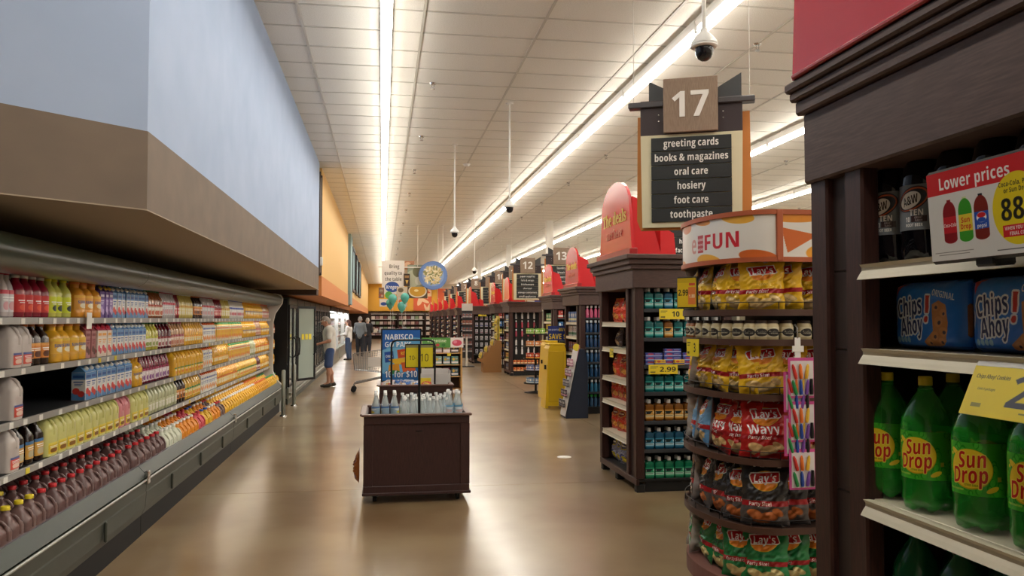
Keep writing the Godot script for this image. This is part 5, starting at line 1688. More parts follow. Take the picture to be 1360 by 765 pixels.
func make_soda(called: String, body: Material, cap: String, lab: Material, cap_label := "") -> Node3D:
	var t := tpl(called)
	if not mesh_cache.has("cola"):
		# lobed foot: five petals at the base
		var m := MB.new()
		var rr := []
		var vs := PackedFloat32Array()
		var segs := 40
		for s in COLA:
			var ring := PackedVector3Array()
			for k in segs + 1:
				var th := TAU * k / segs
				var lob := 1.0
				if s[0] < 0.055:
					lob = 1.0 + 0.06 * (1.0 - s[0] / 0.055) * cos(5.0 * th)
				ring.append(Vector3(-sin(th) * s[1] * lob, s[0] + (0.006 * (1.0 - cos(5.0 * th)) * (1.0 if s[0] < 0.01 else 0.0)), -cos(th) * s[2] * lob))
			rr.append(ring); vs.append(1.0 - s[0] / 0.3)
		m.rings(rr, vs)
		mesh_cache["cola"] = m.done()
		mesh_cache["cola_label"] = patch_mesh(0.078, 0.188, 0.0558, 0.0558, 2.0, 1.5)
		mesh_cache["cola_wrap"] = MB.new().lathe([[0.0553, 0.078], [0.0553, 0.188]], 32, false, false).done()
	part("body", mesh_cache["cola"], body, t)
	var ck := part("cap", MB.new().lathe([[0.0155, 0.0], [0.0155, 0.018], [0.0145, 0.021]], 20).done(), gloss(cap, 0.4), t, Vector3(0, 0.292, 0))
	part("neck_ring", MB.new().lathe([[0.0145, 0.0], [0.0185, 0.001], [0.0185, 0.004], [0.0145, 0.005]], 20).done(), body, t, Vector3(0, 0.281, 0))
	part("label", mesh_cache["cola_label"], lab, t)
	return t

func pack_mesh(w: float, h: float, t: float, sg: float) -> ArrayMesh:
	var nz := FastNoiseLite.new()
	nz.seed = 61
	nz.frequency = 9.0
	var f := func(u: float, v: float) -> Vector3:
		var a := pow(maxf(0.0, 1.0 - pow(absf(2.0 * u - 1.0), 9.0)), 0.5)
		var b := pow(maxf(0.0, 1.0 - pow(absf(2.0 * v - 1.0), 8.0)), 0.5)
		return Vector3((u - 0.5) * w, v * h, sg * (t * 0.5 * a * b + 0.003 * nz.get_noise_2d(u, v * 0.7) * a * b + 0.0006))
	return MB.new().grid(20, 16, f, func(u, v): return Vector3(0, 0, sg)).done()

func build_soda():
	var F := -PI / 2
	var x := 1.2
	var zf := -2.13     # far edge
	var W := 1.4
	# mirrored plan: the stile pair stands at the far end
	var o := thing("end_cap_shelf", "dark wood end cap of two-litre soda bottles and cookies with stepped crown", "shelf unit", Vector3(x, 0, zf))
	var wood := mat("dark_wood")
	var H := 2.33
	var y1 := 2.07
	var D := 0.9
	for q in [0.0, W * 0.5, W - 0.1]:
		bx("foot", Vector3(0.01, 0, q + 0.01), Vector3(0.09, 0.075, q + 0.09), mat("black_matte"), o)
	bx("apron", Vector3(0.0, 0.07, 0.0), Vector3(0.03, 0.13, W), wood, o)
	bx("bottom_board", Vector3(0.03, 0.1, 0.01), Vector3(D, 0.125, W - 0.01), mat("black_matte"), o)
	bx("corner_post", Vector3(0.0, 0.13, 0.0), Vector3(0.085, y1, 0.085), wood, o, 0.006)
	bx("recessed_panel", Vector3(0.02, 0.13, 0.07), Vector3(0.04, y1, 0.19), mat("plum_panel"), o)
	bx("stile", Vector3(0.0, 0.13, 0.17), Vector3(0.05, y1, 0.25), wood, o, 0.006)
	bx("corner_post", Vector3(0.0, 0.13, W - 0.09), Vector3(0.085, y1, W), wood, o, 0.006)
	bx("end_board", Vector3(0.03, 0.125, 0.0), Vector3(D, y1, 0.025), wood, o)
	bx("end_board", Vector3(0.03, 0.125, W - 0.025), Vector3(D, y1, W), wood, o)
	bx("back_board", Vector3(0.52, 0.125, 0.02), Vector3(0.55, y1, W - 0.02), mat("niche_black"), o)
	bx("top_board", Vector3(0.03, y1 - 0.03, 0.02), Vector3(D, y1, W - 0.02), mat("niche_black"), o)
	var steps := [["frieze", 0.012, y1 - 0.035, y1 + 0.165], ["crown_step", 0.028, y1 + 0.165, y1 + 0.205], ["crown_step", 0.04, y1 + 0.205, y1 + 0.232], ["crown_step", 0.05, y1 + 0.232, H]]
	for s in steps:
		var e: float = s[1]
		bx(s[0], Vector3(-e, s[2], -e), Vector3(D, s[3], W + e), mat("crown_wood"), o, 0.006)
	var ys := [1.785, 1.575, 1.2, 0.83, 0.45]
	for y in ys:
		var z0 := 0.255 if y < 1.5 else 0.26
		var sh := bx("shelf", Vector3(0.02, y - 0.012, 0.03), Vector3(0.52, y, W - 0.09), mat("shelf_beige"), o)
		var half := (W - 0.12) * 0.5
		part("shelf_lip", MB.new().extrude(PackedVector2Array([Vector2(-0.044, -0.03), Vector2(-0.037, -0.018), Vector2(-0.03, -0.008), Vector2(-0.03, 0.0), Vector2(-0.036, 0.008), Vector2(-0.02, 0.008), Vector2(0.0, 0.005), Vector2(0.0, -0.015), Vector2(-0.03, -0.03)]), -half + 0.23, half).done(), mat("shelf_beige"), sh, Vector3(-0.25, 0, 0))
	# red sign on the crown
	var s := thing("arch_sign", "red sign panel standing on the soda end cap's crown", "sign", Vector3(x - 0.02, H, zf + W * 0.5))
	var pts := PackedVector2Array([Vector2(-0.7, 0), Vector2(0.7, 0)])
	for k in 13:
		var a := PI * k / 12.0
		pts.append(Vector2(cos(a) * 0.66, 0.5 + sin(a) * 0.24))
	var turn := Transform3D(Basis(Vector3(0, 0, 1), Vector3(0, 1, 0), Vector3(-1, 0, 0)), Vector3.ZERO)
	part("front_panel", MB.new().add(MB.new().extrude(pts, 0.0, 0.03), turn).done(), mat("red_gloss"), s)
	part("side_cheek", MB.new().extrude(PackedVector2Array([Vector2(0.0, 0.0), Vector2(0.36, 0.0), Vector2(0.12, 0.6), Vector2(0.0, 0.64)]), -0.012, 0.012).done(), mat("red_side"), s, Vector3(0, 0, -0.66))
	part("plinth_strip", box_mesh(Vector3(0.045, 0.014, 1.39), 0.004), mat("red_strip", C("a31a20"), 0.3), s, Vector3(-0.015, 0.007, 0))
	# stock: root beer on the top shelf
	var aw := Ink.new(512, 256, C("6e7378"))
	aw.ell(256, 82, 128, 66, C("2b2a30"), -0.25); aw.ell(256, 82, 122, 60, C("b8532e"), -0.25); aw.ell(252, 84, 114, 52, C("2b2a30"), -0.25); aw.ell(240, 88, 86, 46, C("e6e2dc"), -0.25)
	aw.text("A&W", 244, 88, 66, C("2a211e"), 0.8, 0.1, -0.2)
	aw.text("TEN", 290, 158, 46, C("ece9e4"), 1.2)
	aw.rect(252, 178, 110, 34, C("3a2a2c")); aw.text("GREAT", 304, 187, 18, C("b8aeb0"), 1.0); aw.text("FLAVOR", 306, 203, 14, C("b8aeb0"), 1.0); aw.text("10", 224, 196, 40, C("ece9e4"), 0.8)
	aw.text("ROOT BEER", 270, 228, 24, C("ece9e4"), 1.0)
	aw.text("10 CALORIES", 430, 226, 12, C("d8d4d0"), 1.0); aw.text("PER SERVING", 430, 238, 12, C("d8d4d0"), 1.0)
	var aw_l := printed("root_beer_label", aw, 0.25)
	var root := make_soda("root_beer_bottle", mat("root_beer", C("0b0a10"), 0.05), "1b2238", aw_l)
	for k in 5:
		for d in 2:
			copy(root, "two-litre root beer bottle with grey label, %s from the far stile, %s row" % [NTH[k], "front" if d == 0 else "rear"], "bottle", Vector3(x + 0.105 + d * 0.13, 1.786, zf + 0.225 + k * 0.122 + d * 0.03), F + 0.35 + rng.randf_range(-0.1, 0.1), "root beer bottles on the top soda shelf")
	# cookies
	var ck := Ink.new(512, 320, C("2470cc"))
	for e in [[0, 300, 512, 20, "15478c"], [0, 0, 512, 10, "15478c"]]:
		ck.rect(e[0], e[1], e[2], e[3], C(e[4]))
	ck.ell(250, 30, 200, 60, C("2e7ad4"))
	ck.poly([Vector2(28, 14), Vector2(84, 8), Vector2(44, 74)], C("c23a4a"))
	ck.text("Chips", 152, 118, 118, C("1b2c60"), 0.62, 0.08, -0.12, true, false, C("e4e6ea"), 9.0)
	ck.text("Ahoy", 168, 208, 112, C("1b2c60"), 0.62, 0.08, -0.12, true, false, C("e4e6ea"), 9.0)
	ck.text("!", 286, 128, 170, C("c8362c"), 1.0, 0.05, 0.06, true, false, C("e4e6ea"), 9.0)
	ck.text("ORIGINAL", 398, 66, 40, C("e4e6ea"), 0.8, 0.0, 0.18)
	ck.poly([Vector2(322, 110), Vector2(372, 92), Vector2(420, 112), Vector2(432, 190), Vector2(420, 280), Vector2(380, 300), Vector2(270, 304), Vector2(258, 284), Vector2(330, 232)], C("b8763e"))
	for e in [[350, 120, 24], [400, 150, 22], [370, 190, 30], [400, 235, 26], [340, 255, 26], [300, 285, 20], [385, 280, 22]]:
		ck.ell(e[0], e[1], e[2], e[2] * 0.8, C("c4834a")); ck.ell(e[0] + 5, e[1] + 4, e[2] * 0.4, e[2] * 0.32, C("3a2a34"))
	ck.ell(14, 180, 34, 44, C("e0dcd8")); ck.text("LIFT", 20, 180, 26, C("c23a3a"), 0.9, 0.0, -PI / 2)
	for q in 4:
		ck.ell(60 + q * 28, 276, 12, 14, C("8fb8d0"))
	var ck_m := printed("cookie_pack_print", ck, 0.28)
	var pack := tpl("cookie_pack")
	var sd := 60
	part("front_film", pack_mesh(0.25, 0.165, 0.075, 1.0), ck_m, pack)
	part("back_film", pack_mesh(0.25, 0.165, 0.075, -1.0), gloss("1b4a94", 0.28), pack)
	part("end_fin", box_mesh(Vector3(0.03, 0.15, 0.006), 0.002), gloss("1b4a94", 0.28), pack, Vector3(0.125, 0.082, 0))
	part("cookie_window", MB.new().box(Vector3.ZERO, Vector3(0.02, 0.08, 0.04), 0.006).done(), mat("cookie_brown", C("7a4a26"), 0.8), pack, Vector3(0.118, 0.07, -0.008))
	for k in 3:
		for d in 2:
			copy(pack, "blue pack of chocolate chip cookies, %s from the shelf's far stile, %s row" % [NTH[k], "front" if d == 0 else "rear"], "cookie pack", Vector3(x + 0.13 + d * 0.12, 1.577, zf + 0.35 + k * 0.275), F, "blue cookie packs")
	# green citrus soda
	var sn := Ink.new(512, 256, C("3fa52a"))
	var r2 := RandomNumberGenerator.new()
	r2.seed = 5
	for k in 60:
		var cx := r2.randf() * 512.0
		var cy := r2.randf() * 256.0
		var rr := 12.0 + r2.randf() * 16.0
		sn.ell(cx, cy, rr, rr * 0.8, C("258a1e"), r2.randf() * 3.0); sn.ell(cx + 3, cy + 2, rr - 5.0, rr * 0.8 - 5.0, C("46b030"), r2.randf() * 3.0)
	sn.ell(150, 50, 34, 14, C("e8c832"), 0.4); sn.ell(120, 62, 9, 8, C("e8c832")); sn.ell(390, 222, 40, 13, C("e8c832"), -0.3)
	sn.ell(256, 128, 138, 98, C("c89c1e")); sn.ell(256, 126, 134, 94, C("e9c62c"))
	sn.text("Sun", 270, 82, 108, C("c22a20"), 0.95, 0.12, -0.06, true, false, C("f0d84a"), 5.0)
	sn.text("Drop", 248, 158, 108, C("c22a20"), 0.95, 0.12, -0.06, true, false, C("f0d84a"), 5.0)
	sn.text("CITRUS SODA", 262, 206, 14, C("5a7a1c"), 1.0); sn.text("NATURALLY FLAVORED", 150, 232, 12, C("c8d84a"), 1.0); sn.rect(420, 160, 26, 22, C("c8c23a"))
	var sun_l := printed("citrus_label", sn, 0.25)
	var grn := mat("green_bottle", Color(0.13, 0.62, 0.18, 0.5), 0.04)
	grn.transparency = BaseMaterial3D.TRANSPARENCY_ALPHA
	var sun := make_soda("citrus_soda_bottle", grn, "d9c52a", sun_l)
	var spots := [[0.075, 0.23], [0.07, 0.385], [0.2, 0.31], [0.2, 0.45], [0.07, 0.56], [0.2, 0.6], [0.07, 0.72], [0.07, 0.87], [0.2, 0.76], [0.33, 0.25], [0.33, 0.4]]
	for pi in spots.size():
		var p: Array = spots[pi]
		copy(sun, "two-litre green citrus soda bottle with yellow cap, %s" % ["first in front by the stile", "second in the front row", "half hidden behind the first two", "behind the second in front", "third in the front row", "behind the third in front", "fourth in the front row", "fifth in the front row", "behind the fourth in front", "at the back by the stile", "second at the back"][pi], "bottle", Vector3(x + p[0], 1.202, zf + p[1]), F + 0.45 + rng.randf_range(-0.06, 0.06), "green citrus soda bottles")
	# lemon-lime with red caps below
	var ll := Ink.new(256, 128, C("0f6a34"))
	ll.poly([Vector2(0, 20), Vector2(256, 50), Vector2(256, 76), Vector2(0, 44)], C("c8d8a0")); ll.ell(128, 90, 40, 30, C("c8d03a")); ll.rect(150, 40, 60, 70, C("e4e4e0"))
	var dew := make_soda("lemon_lime_bottle", mat("deep_green_bottle", C("0c5a34"), 0.06), "b83228", printed_small("lemon_lime_label", ll, 0.3))
	for k in 6:
		for d in 2:
			copy(dew, "two-litre dark green soda bottle with red cap, %s from the stile, %s row" % [NTH[k], "front" if d == 0 else "rear"], "bottle", Vector3(x + 0.1 + d * 0.13, 0.832, zf + 0.3 + k * 0.155), F + 0.2, "dark green soda bottles")
	# promotion sign clipped before the root beer
	var lp := Ink.new(512, 360, C("d8d8d6"))
	lp.rect(0, 0, 512, 92, C("c8232b")); lp.text("Lower prices", 236, 50, 66, C("f0ecea"), 0.86)
	for b in [[110, "8a1420", "c2202c", "8a1420"], [190, "3a9a2c", "e0c83a", "c8d8a0"], [268, "7a241c", "2a52b0", "1c1c2c"]]:
		var bxp: float = b[0]
		lp.rect(bxp - 10, 118, 20, 26, C(b[3])); lp.ell(bxp, 176, 34, 52, C(b[1])); lp.rect(bxp - 34, 176, 68, 100, C(b[1])); lp.ell(bxp, 276, 34, 18, C(b[1])); lp.rect(bxp - 34, 186, 68, 66, C(b[2]))
	lp.text("Coca-Cola", 110, 220, 20, C("f0e8e8"), 0.7, 0.2); lp.text("Sun", 190, 208, 28, C("c22a20"), 0.9); lp.text("Drop", 190, 234, 26, C("c22a20"), 0.9)
	lp.ell(268, 208, 24, 20, C("f0f0f0")); lp.ell(268, 200, 20, 10, C("c8232b")); lp.ell(268, 218, 19, 9, C("2a52b0")); lp.text("pepsi", 268, 240, 20, C("f0f0f0"), 0.9)
	lp.ell(430, 196, 108, 132, C("e2cc22"))
	lp.text("Coca-Cola, Pepsi", 430, 104, 24, C("3a3a20"), 0.8); lp.text("or Sun Drop", 430, 128, 24, C("3a3a20"), 0.8)
	lp.text("88¢", 434, 198, 112, C("26261c"), 0.85)
	lp.rect(362, 254, 136, 44, C("c8232b")); lp.text("WHEN YOU BUY 4", 430, 266, 18, C("f0ecea"), 0.8); lp.text("FINAL COST", 430, 286, 18, C("f0ecea"), 0.8)
	lp.rect(20, 326, 200, 3, C("8a8a88")); lp.rect(40, 336, 160, 3, C("8a8a88")); lp.rect(330, 340, 130, 4, C("6a6a68"))
	var sg := thing("price_sign", "black framed lower prices sign with soda bottles clipped to the soda shelf", "sign", Vector3(x - 0.075, 1.765, -1.365), F + 0.0)
	sg.rotation.x = 0.06
	part("frame", MB.new().box(Vector3(0, 0.092, 0), Vector3(0.29, 0.19, 0.012), 0.005).done(), mat("black_metal"), sg)
	part("print", MB.new().box(Vector3(0, 0.092, 0.0065), Vector3(0.278, 0.178, 0.004)).done(), printed("lower_prices_print", lp, 0.22), sg)
	part("clip", box_mesh(Vector3(0.05, 0.03, 0.05), 0.004), mat("black_metal"), sg, Vector3(0, 0.0, -0.02))
	# yellow shelf card for the cookies
	var yc := Ink.new(384, 200, C("e0c832"))
	yc.text("Chips Ahoy! Cookies", 96, 42, 22, C("4a4422"), 0.7, 0.1); yc.text("Limit 4 packages", 84, 92, 14, C("6a6430"), 0.7); yc.text("2", 232, 92, 170, C("4a4a52"), 1.1, 0.1); yc.text("50", 320, 60, 80, C("4a4a52"), 0.9, 0.1); yc.rect(40, 150, 44, 16, C("8a8440")); yc.rect(250, 168, 30, 6, C("8a8440"))
	var y2 := thing("shelf_card", "large yellow price card tilted out under the cookie shelf", "price card", Vector3(x - 0.055, 1.56, -1.31), F)
	y2.rotation = Vector3(-0.42, F, 0)
	part("card", MB.new().box(Vector3(0, -0.05, 0.0), Vector3(0.22, 0.1, 0.003)).done(), printed("cookie_price_print", yc, 0.35), y2)
	part("holder", MB.new().box(Vector3(0, 0.004, -0.002), Vector3(0.22, 0.012, 0.008), 0.002).done(), clear("clear_holder", C("e8e8e8"), 0.45, 0.1), y2)

# ---------------------------------------------------------------- things standing in the aisle
func dump_cart(label: String, at: Vector3, W: float, D: float) -> Node3D:
	var o := thing("display_cart", label, "cart", at)
	var m := mat("cart_wood")
	var y0 := 0.085
	var y1 := 0.775
	var hw := W * 0.5
	var hd := D * 0.5
	bx("bottom_board", Vector3(-hw + 0.02, y0, -hd + 0.02), Vector3(hw - 0.02, y0 + 0.02, hd - 0.02), m, o)
	bx("deck_board", Vector3(-hw + 0.03, 0.62, -hd + 0.03), Vector3(hw - 0.03, 0.635, hd - 0.03), m, o)
	# four framed panels
	for s in [-1.0, 1.0]:
		bx("panel", Vector3(-hw + 0.02, y0 + 0.03, s * (hd - 0.022) - 0.008), Vector3(hw - 0.02, y1, s * (hd - 0.022) + 0.008), m, o)
		bx("rail", Vector3(-hw, y0, s * (hd - 0.01) - 0.012), Vector3(hw, y0 + 0.07, s * (hd - 0.01) + 0.012), m, o, 0.004)
		bx("rail", Vector3(-hw, y1 - 0.07, s * (hd - 0.01) - 0.012), Vector3(hw, y1, s * (hd - 0.01) + 0.012), m, o, 0.004)
		bx("panel", Vector3(s * (hw - 0.022) - 0.008, y0 + 0.03, -hd + 0.02), Vector3(s * (hw - 0.022) + 0.008, y1, hd - 0.02), m, o)
		bx("rail", Vector3(s * (hw - 0.01) - 0.01, y0, -hd), Vector3(s * (hw - 0.01) + 0.01, y0 + 0.07, hd), m, o, 0.004)
		bx("rail", Vector3(s * (hw - 0.01) - 0.01, y1 - 0.07, -hd), Vector3(s * (hw - 0.01) + 0.01, y1, hd), m, o, 0.004)
		for e in [-1.0, 1.0]:
			bx("stile", Vector3(s * (hw - 0.04) - 0.042, y0 + 0.07, e * (hd - 0.012) - 0.011), Vector3(s * (hw - 0.04) + 0.042, y1 - 0.07, e * (hd - 0.012) + 0.011), m, o, 0.004)
			bx("stile", Vector3(s * (hw - 0.012) - 0.009, y0 + 0.07, e * (hd - 0.05) - 0.04), Vector3(s * (hw - 0.012) + 0.009, y1 - 0.07, e * (hd - 0.05) + 0.04), m, o, 0.004)
	# rim
	for s in [-1.0, 1.0]:
		bx("rim", Vector3(-hw - 0.02, y1, s * hd - 0.035), Vector3(hw + 0.02, y1 + 0.022, s * hd + 0.02 if s > 0 else s * hd + 0.035), mat("rim_wood", C("6b4f46"), 0.4), o, 0.005)
		bx("rim", Vector3(s * hw - 0.035, y1, -hd + 0.036), Vector3(s * hw + 0.02, y1 + 0.022, hd - 0.036), mat("rim_wood"), o, 0.005)
	bx("skirt_strip", Vector3(-hw - 0.012, y0 - 0.012, -hd - 0.012), Vector3(hw + 0.012, y0 + 0.012, hd + 0.012), m, o, 0.004)
	for sx in [-1.0, 1.0]:
		for sz in [-1.0, 1.0]:
			var w := part("wheel", MB.new().lathe([[0.0, -0.018], [0.03, -0.018], [0.037, -0.012], [0.037, 0.012], [0.03, 0.018], [0.0, 0.018]], 16).done(), mat("rubber"), o, Vector3(sx * (hw - 0.1), 0.037, sz * (hd - 0.1)))
			w.rotation = Vector3(0, 0, PI / 2)
			bx("caster_fork", Vector3(sx * (hw - 0.1) - 0.03, 0.05, sz * (hd - 0.1) - 0.02), Vector3(sx * (hw - 0.1) + 0.03, 0.075, sz * (hd - 0.1) + 0.02), mat("black_metal"), o)
	return o

const PET := [[0.0, 0.03, 0.03, 2.0], [0.006, 0.037, 0.037, 2.0], [0.07, 0.036, 0.036, 2.0], [0.11, 0.038, 0.038, 2.0], [0.17, 0.036, 0.036, 2.0], [0.235, 0.018, 0.018, 2.0], [0.26, 0.014, 0.014, 2.0], [0.275, 0.014, 0.014, 2.0]]

func water_bottle(lab: Material, band: bool, bare := false) -> Node3D:
	var t := tpl("water_bottle")
	if not mesh_cache.has("pet"):
		mesh_cache["pet"] = MB.new().loft(PET, 14).done()
	part("body", mesh_cache["pet"], clear("pet_clear", C("dfe9ea"), 0.32, 0.06), t)
	part("cap", cap_mesh(0.016, 0.022), gloss("e8e8e6", 0.4), t, Vector3(0, 0.268, 0))
	if not mesh_cache.has("pet_label"):
		mesh_cache["pet_label"] = MB.new().lathe([[0.0386, 0.1], [0.0386, 0.168]], 14, false, false).done()
	if not bare:
		part("label", mesh_cache["pet_label"], lab, t)
	return t

func build_middle():
	# first cart with water bottles
	var c1 := Vector3(0.315, 0, -7.82)
	dump_cart("dark wooden display cart on casters filled with water bottles", c1, 0.95, 0.84)
	var wl := label_ink("9ab4c4", "3a6aa8", "d8c83a")
	var wl2 := label_ink("c4d4d8", "8ab0c8", "a8c8d0")
	var wl3 := label_ink("b4ccd8", "5a9ac0", "c8b0b0")
	var wa := water_bottle(wl, true)
	var wb := water_bottle(wl2, false, true)
	var wc := water_bottle(wl3, false)
	for i in 3:
		for k in 4:
			copy(wa, "clear water bottle with blue and yellow label in the display cart", "bottle", c1 + Vector3(-0.37 + i * 0.085, 0.69, 0.32 - k * 0.085), rng.randf() * 6.0, "blue and yellow labelled water bottles", 0.0)
	for i in 6:
		for k in 5:
			copy(wb, "clear unmarked water bottle with white cap in the middle of the display cart", "bottle", c1 + Vector3(-0.105 + i * 0.078 + (k % 2) * 0.03 - 0.01, 0.637 + k * 0.004, 0.3 - k * 0.09), rng.randf() * 6.0, "clear water bottles in the cart", rng.randf_range(-0.04, 0.04), rng.randf_range(-0.06, 0.06))
	for i in 2:
		for k in 4:
			copy(wc, "water bottle with pale blue label at the cart's aisle side", "bottle", c1 + Vector3(0.3 + (i % 2) * 0.083 + (k % 2) * 0.012, 0.69, 0.3 - k * 0.09), rng.randf() * 6.0, "pale blue labelled water bottles", 0.0)
	# risers inside the cart that lift the outer bottles
	solo("bottle_riser", box_mesh(Vector3(0.27, 0.05, 0.44), 0.003), mat("cardboard"), "cardboard tray under the blue and yellow labelled water bottles", "tray", c1 + Vector3(-0.29, 0.662, 0.17))
	solo("bottle_riser", box_mesh(Vector3(0.2, 0.05, 0.46), 0.003), mat("cardboard"), "cardboard tray under the pale blue labelled water bottles", "tray", c1 + Vector3(0.36, 0.662, 0.14))
	# sign post on the first cart
	var sp := thing("sign_post", "thin black post with yellow ten for ten price sign on the water cart", "sign", c1 + Vector3(0.02, 0.635, 0.37))
	part("post", MB.new().tube([Vector3(0, 0, 0), Vector3(0, 0.78, 0)], 0.012, 8).done(), mat("black_metal"), sp)
	part("foot", MB.new().lathe([[0.05, 0.0], [0.05, 0.006], [0.014, 0.012]], 12).done(), mat("black_metal"), sp)
	bx("sign_frame", Vector3(-0.13, 0.57, -0.025), Vector3(0.13, 0.79, -0.014), mat("black_metal"), sp)
	var tk := Ink.new(192, 160, C("d8c81e"))
	tk.rect(0, 0, 192, 18, C("8a8858")); tk.text("10-", 48, 92, 44, C("2e2c18"), 0.85, 0.0, 0.0, false); tk.text("10", 132, 90, 76, C("2e2c18"), 0.75, 0.0, 0.0, false)
	bx("sign_card", Vector3(-0.122, 0.578, -0.014), Vector3(0.122, 0.778, -0.011), printed("ten_print", tk, 0.4), sp, 0.0)
	# bag clipped to the cart's flank
	solo("side_bag", bag_mesh(0.2, 0.3, 0.1, 71, false), printed_small("side_snack", snack_ink("a8602a", "8a6aa8", "d89a4a"), 0.3), "orange and purple snack bag hanging on the cart's flank", "bag", c1 + Vector3(-0.52, 0.14, 0.1), -PI / 2)
	# second cart with snack packs, poster and hoop
	var c2 := Vector3(0.44, 0, -11.1)
	dump_cart("dark wooden display cart with snack packs behind the water cart", c2, 0.95, 0.84)
	var packs := [["d8d4d0", "b03a34", "white and red"], ["3a6ab0", "e0d8c8", "blue"], ["d8d8dc", "4a7ab8", "white and blue"], ["c84a30", "e0c04a", "red and gold"]]
	for q in packs.size():
		var t := make_bag("snack_pouch", 0.14, 0.17, 0.06, printed_small("pouch_%d" % q, snack_ink(packs[q][0], packs[q][1], "c8a060"), 0.3), foil("c8c8c8"), 80 + q)
		for k in 6:
			copy(t, "small %s snack pouch lying in the second cart" % packs[q][2], "pouch", c2 + Vector3(-0.36 + q * 0.17 + rng.randf_range(-0.04, 0.04), 0.71 + (k % 2) * 0.04, 0.3 - k * 0.11), rng.randf_range(-0.6, 0.6), "%s snack pouches" % packs[q][2], -1.15, rng.randf_range(-0.2, 0.2))
		t.free()
	var cb := thing("carton_tray", "white cardboard box with yellow card on the second cart", "box", c2 + Vector3(0.27, 0.66, -0.1))
	bx("front", Vector3(-0.2, 0, 0.2), Vector3(0.2, 0.26, 0.206), mat("white_card", C("cfccc8"), 0.7), cb)
	bx("rear", Vector3(-0.2, 0, -0.206), Vector3(0.2, 0.3, -0.2), mat("white_card"), cb)
	bx("side", Vector3(-0.206, 0, -0.2), Vector3(-0.2, 0.3, 0.2), mat("white_card"), cb)
	bx("side", Vector3(0.2, 0, -0.2), Vector3(0.206, 0.3, 0.2), mat("white_card"), cb)
	bx("bottom", Vector3(-0.2, 0, -0.2), Vector3(0.2, 0.006, 0.2), mat("cardboard"), cb)
	bx("yellow_card", Vector3(-0.2, 0.06, 0.207), Vector3(-0.06, 0.2, 0.21), mat("tag_yellow", C("e3cf3a"), 0.6), cb)
	var hoop := thing("sign_hoop", "black bent tube frame rising from the second cart", "frame", c2 + Vector3(0, 0.635, 0.3))
	part("tube", MB.new().tube([Vector3(-0.32, 0.0, 0), Vector3(-0.32, 0.67, 0), Vector3(-0.3, 0.72, 0), Vector3(-0.25, 0.74, 0), Vector3(0.17, 0.74, 0), Vector3(0.23, 0.72, 0), Vector3(0.25, 0.66, 0), Vector3(0.25, 0.0, 0)], 0.013, 8).done(), mat("black_metal"), hoop)
	for s in [-0.32, 0.25]:
		part("clamp", box_mesh(Vector3(0.05, 0.05, 0.05), 0.004), mat("black_metal"), hoop, Vector3(s, 0.025, 0))
	var pk := Ink.new(384, 480, C("1f5fae"))
	pk.ell(300, 190, 260, 120, C("5a9cc8")); pk.rect(0, 300, 384, 180, C("2c74b8")); pk.ell(120, 300, 220, 130, C("74b4d8"))
	pk.text("NABISCO", 168, 66, 70, C("f0f0f0"), 0.95); pk.text("GO PAKS", 160, 138, 70, C("f0f0f0"), 0.95)
	pk.poly([Vector2(150, 190), Vector2(290, 170), Vector2(300, 250), Vector2(160, 270)], C("c84a24")); pk.text("RITZ", 224, 220, 40, C("e8c43a"), 0.9, 0.0, -0.1)
	pk.poly([Vector2(20, 210), Vector2(110, 200), Vector2(120, 300), Vector2(30, 310)], C("1c4a9a")); pk.text("OREO", 70, 250, 34, C("f0f0f0"), 0.8)
	pk.poly([Vector2(60, 280), Vector2(360, 250), Vector2(330, 320), Vector2(140, 330)], C("e8b82c"))
	pk.poly([Vector2(70, 330), Vector2(170, 320), Vector2(180, 410), Vector2(60, 400)], C("e09a2c")); pk.poly([Vector2(190, 310), Vector2(330, 300), Vector2(340, 390), Vector2(210, 400)], C("d8602a")); pk.ell(120, 400, 60, 18, C("2f8a46"))
	pk.text("10 for $10", 190, 420, 84, C("f4f4f4"), 0.85, 0.0, 0.0, true, false, C("1c3a74"), 4.0)
	var po := thing("poster_stand", "blue framed snack poster reading ten for ten on the second cart", "poster", c2 + Vector3(-0.18, 0.79, -0.3))
	part("frame", MB.new().box(Vector3(0, 0.36, 0), Vector3(0.56, 0.74, 0.02), 0.006).done(), mat("black_metal"), po)
	part("print", MB.new().box(Vector3(0, 0.36, 0.011), Vector3(0.52, 0.7, 0.004)).done(), printed("poster_print", pk, 0.35), po)
	part("foot", box_mesh(Vector3(0.4, 0.02, 0.12), 0.004), mat("black_metal"), po)
	# light wooden gift shelf
	var ws := thing("gift_shelf", "light wooden low shelf with green and pink header in the aisle", "shelf", Vector3(1.33, 0, -18.3))
	for s in [-0.42, 0.42]:
		bx("upright", Vector3(s - 0.02, 0, -0.2), Vector3(s + 0.02, 1.08, 0.2), mat("light_wood"), ws)
	for y in [0.08, 0.36, 0.62, 0.88]:
		bx("shelf", Vector3(-0.4, y, -0.2), Vector3(0.4, y + 0.02, 0.2), mat("light_wood"), ws)
	bx("back_panel", Vector3(-0.4, 0.08, -0.2), Vector3(0.4, 1.05, -0.185), mat("wall_dark"), ws)
	var hk := Ink.new(256, 64, C("5a9a4a"))
	hk.rect(176, 0, 80, 64, C("e8e0dc")); hk.ell(216, 34, 30, 20, C("d8506a")); hk.ell(205, 28, 12, 10, C("e88aa0")); hk.text("Valentine", 90, 20, 26, C("e8f0d8"), 1.0); hk.ell(60, 48, 12, 10, C("d8c83a")); hk.ell(96, 48, 12, 10, C("c84a4a")); hk.ell(132, 48, 12, 10, C("3a7a3a"))
	bx("header", Vector3(-0.46, 1.02, 0.2), Vector3(0.46, 1.24, 0.212), printed("gift_header_print", hk, 0.4), ws, 0.0)
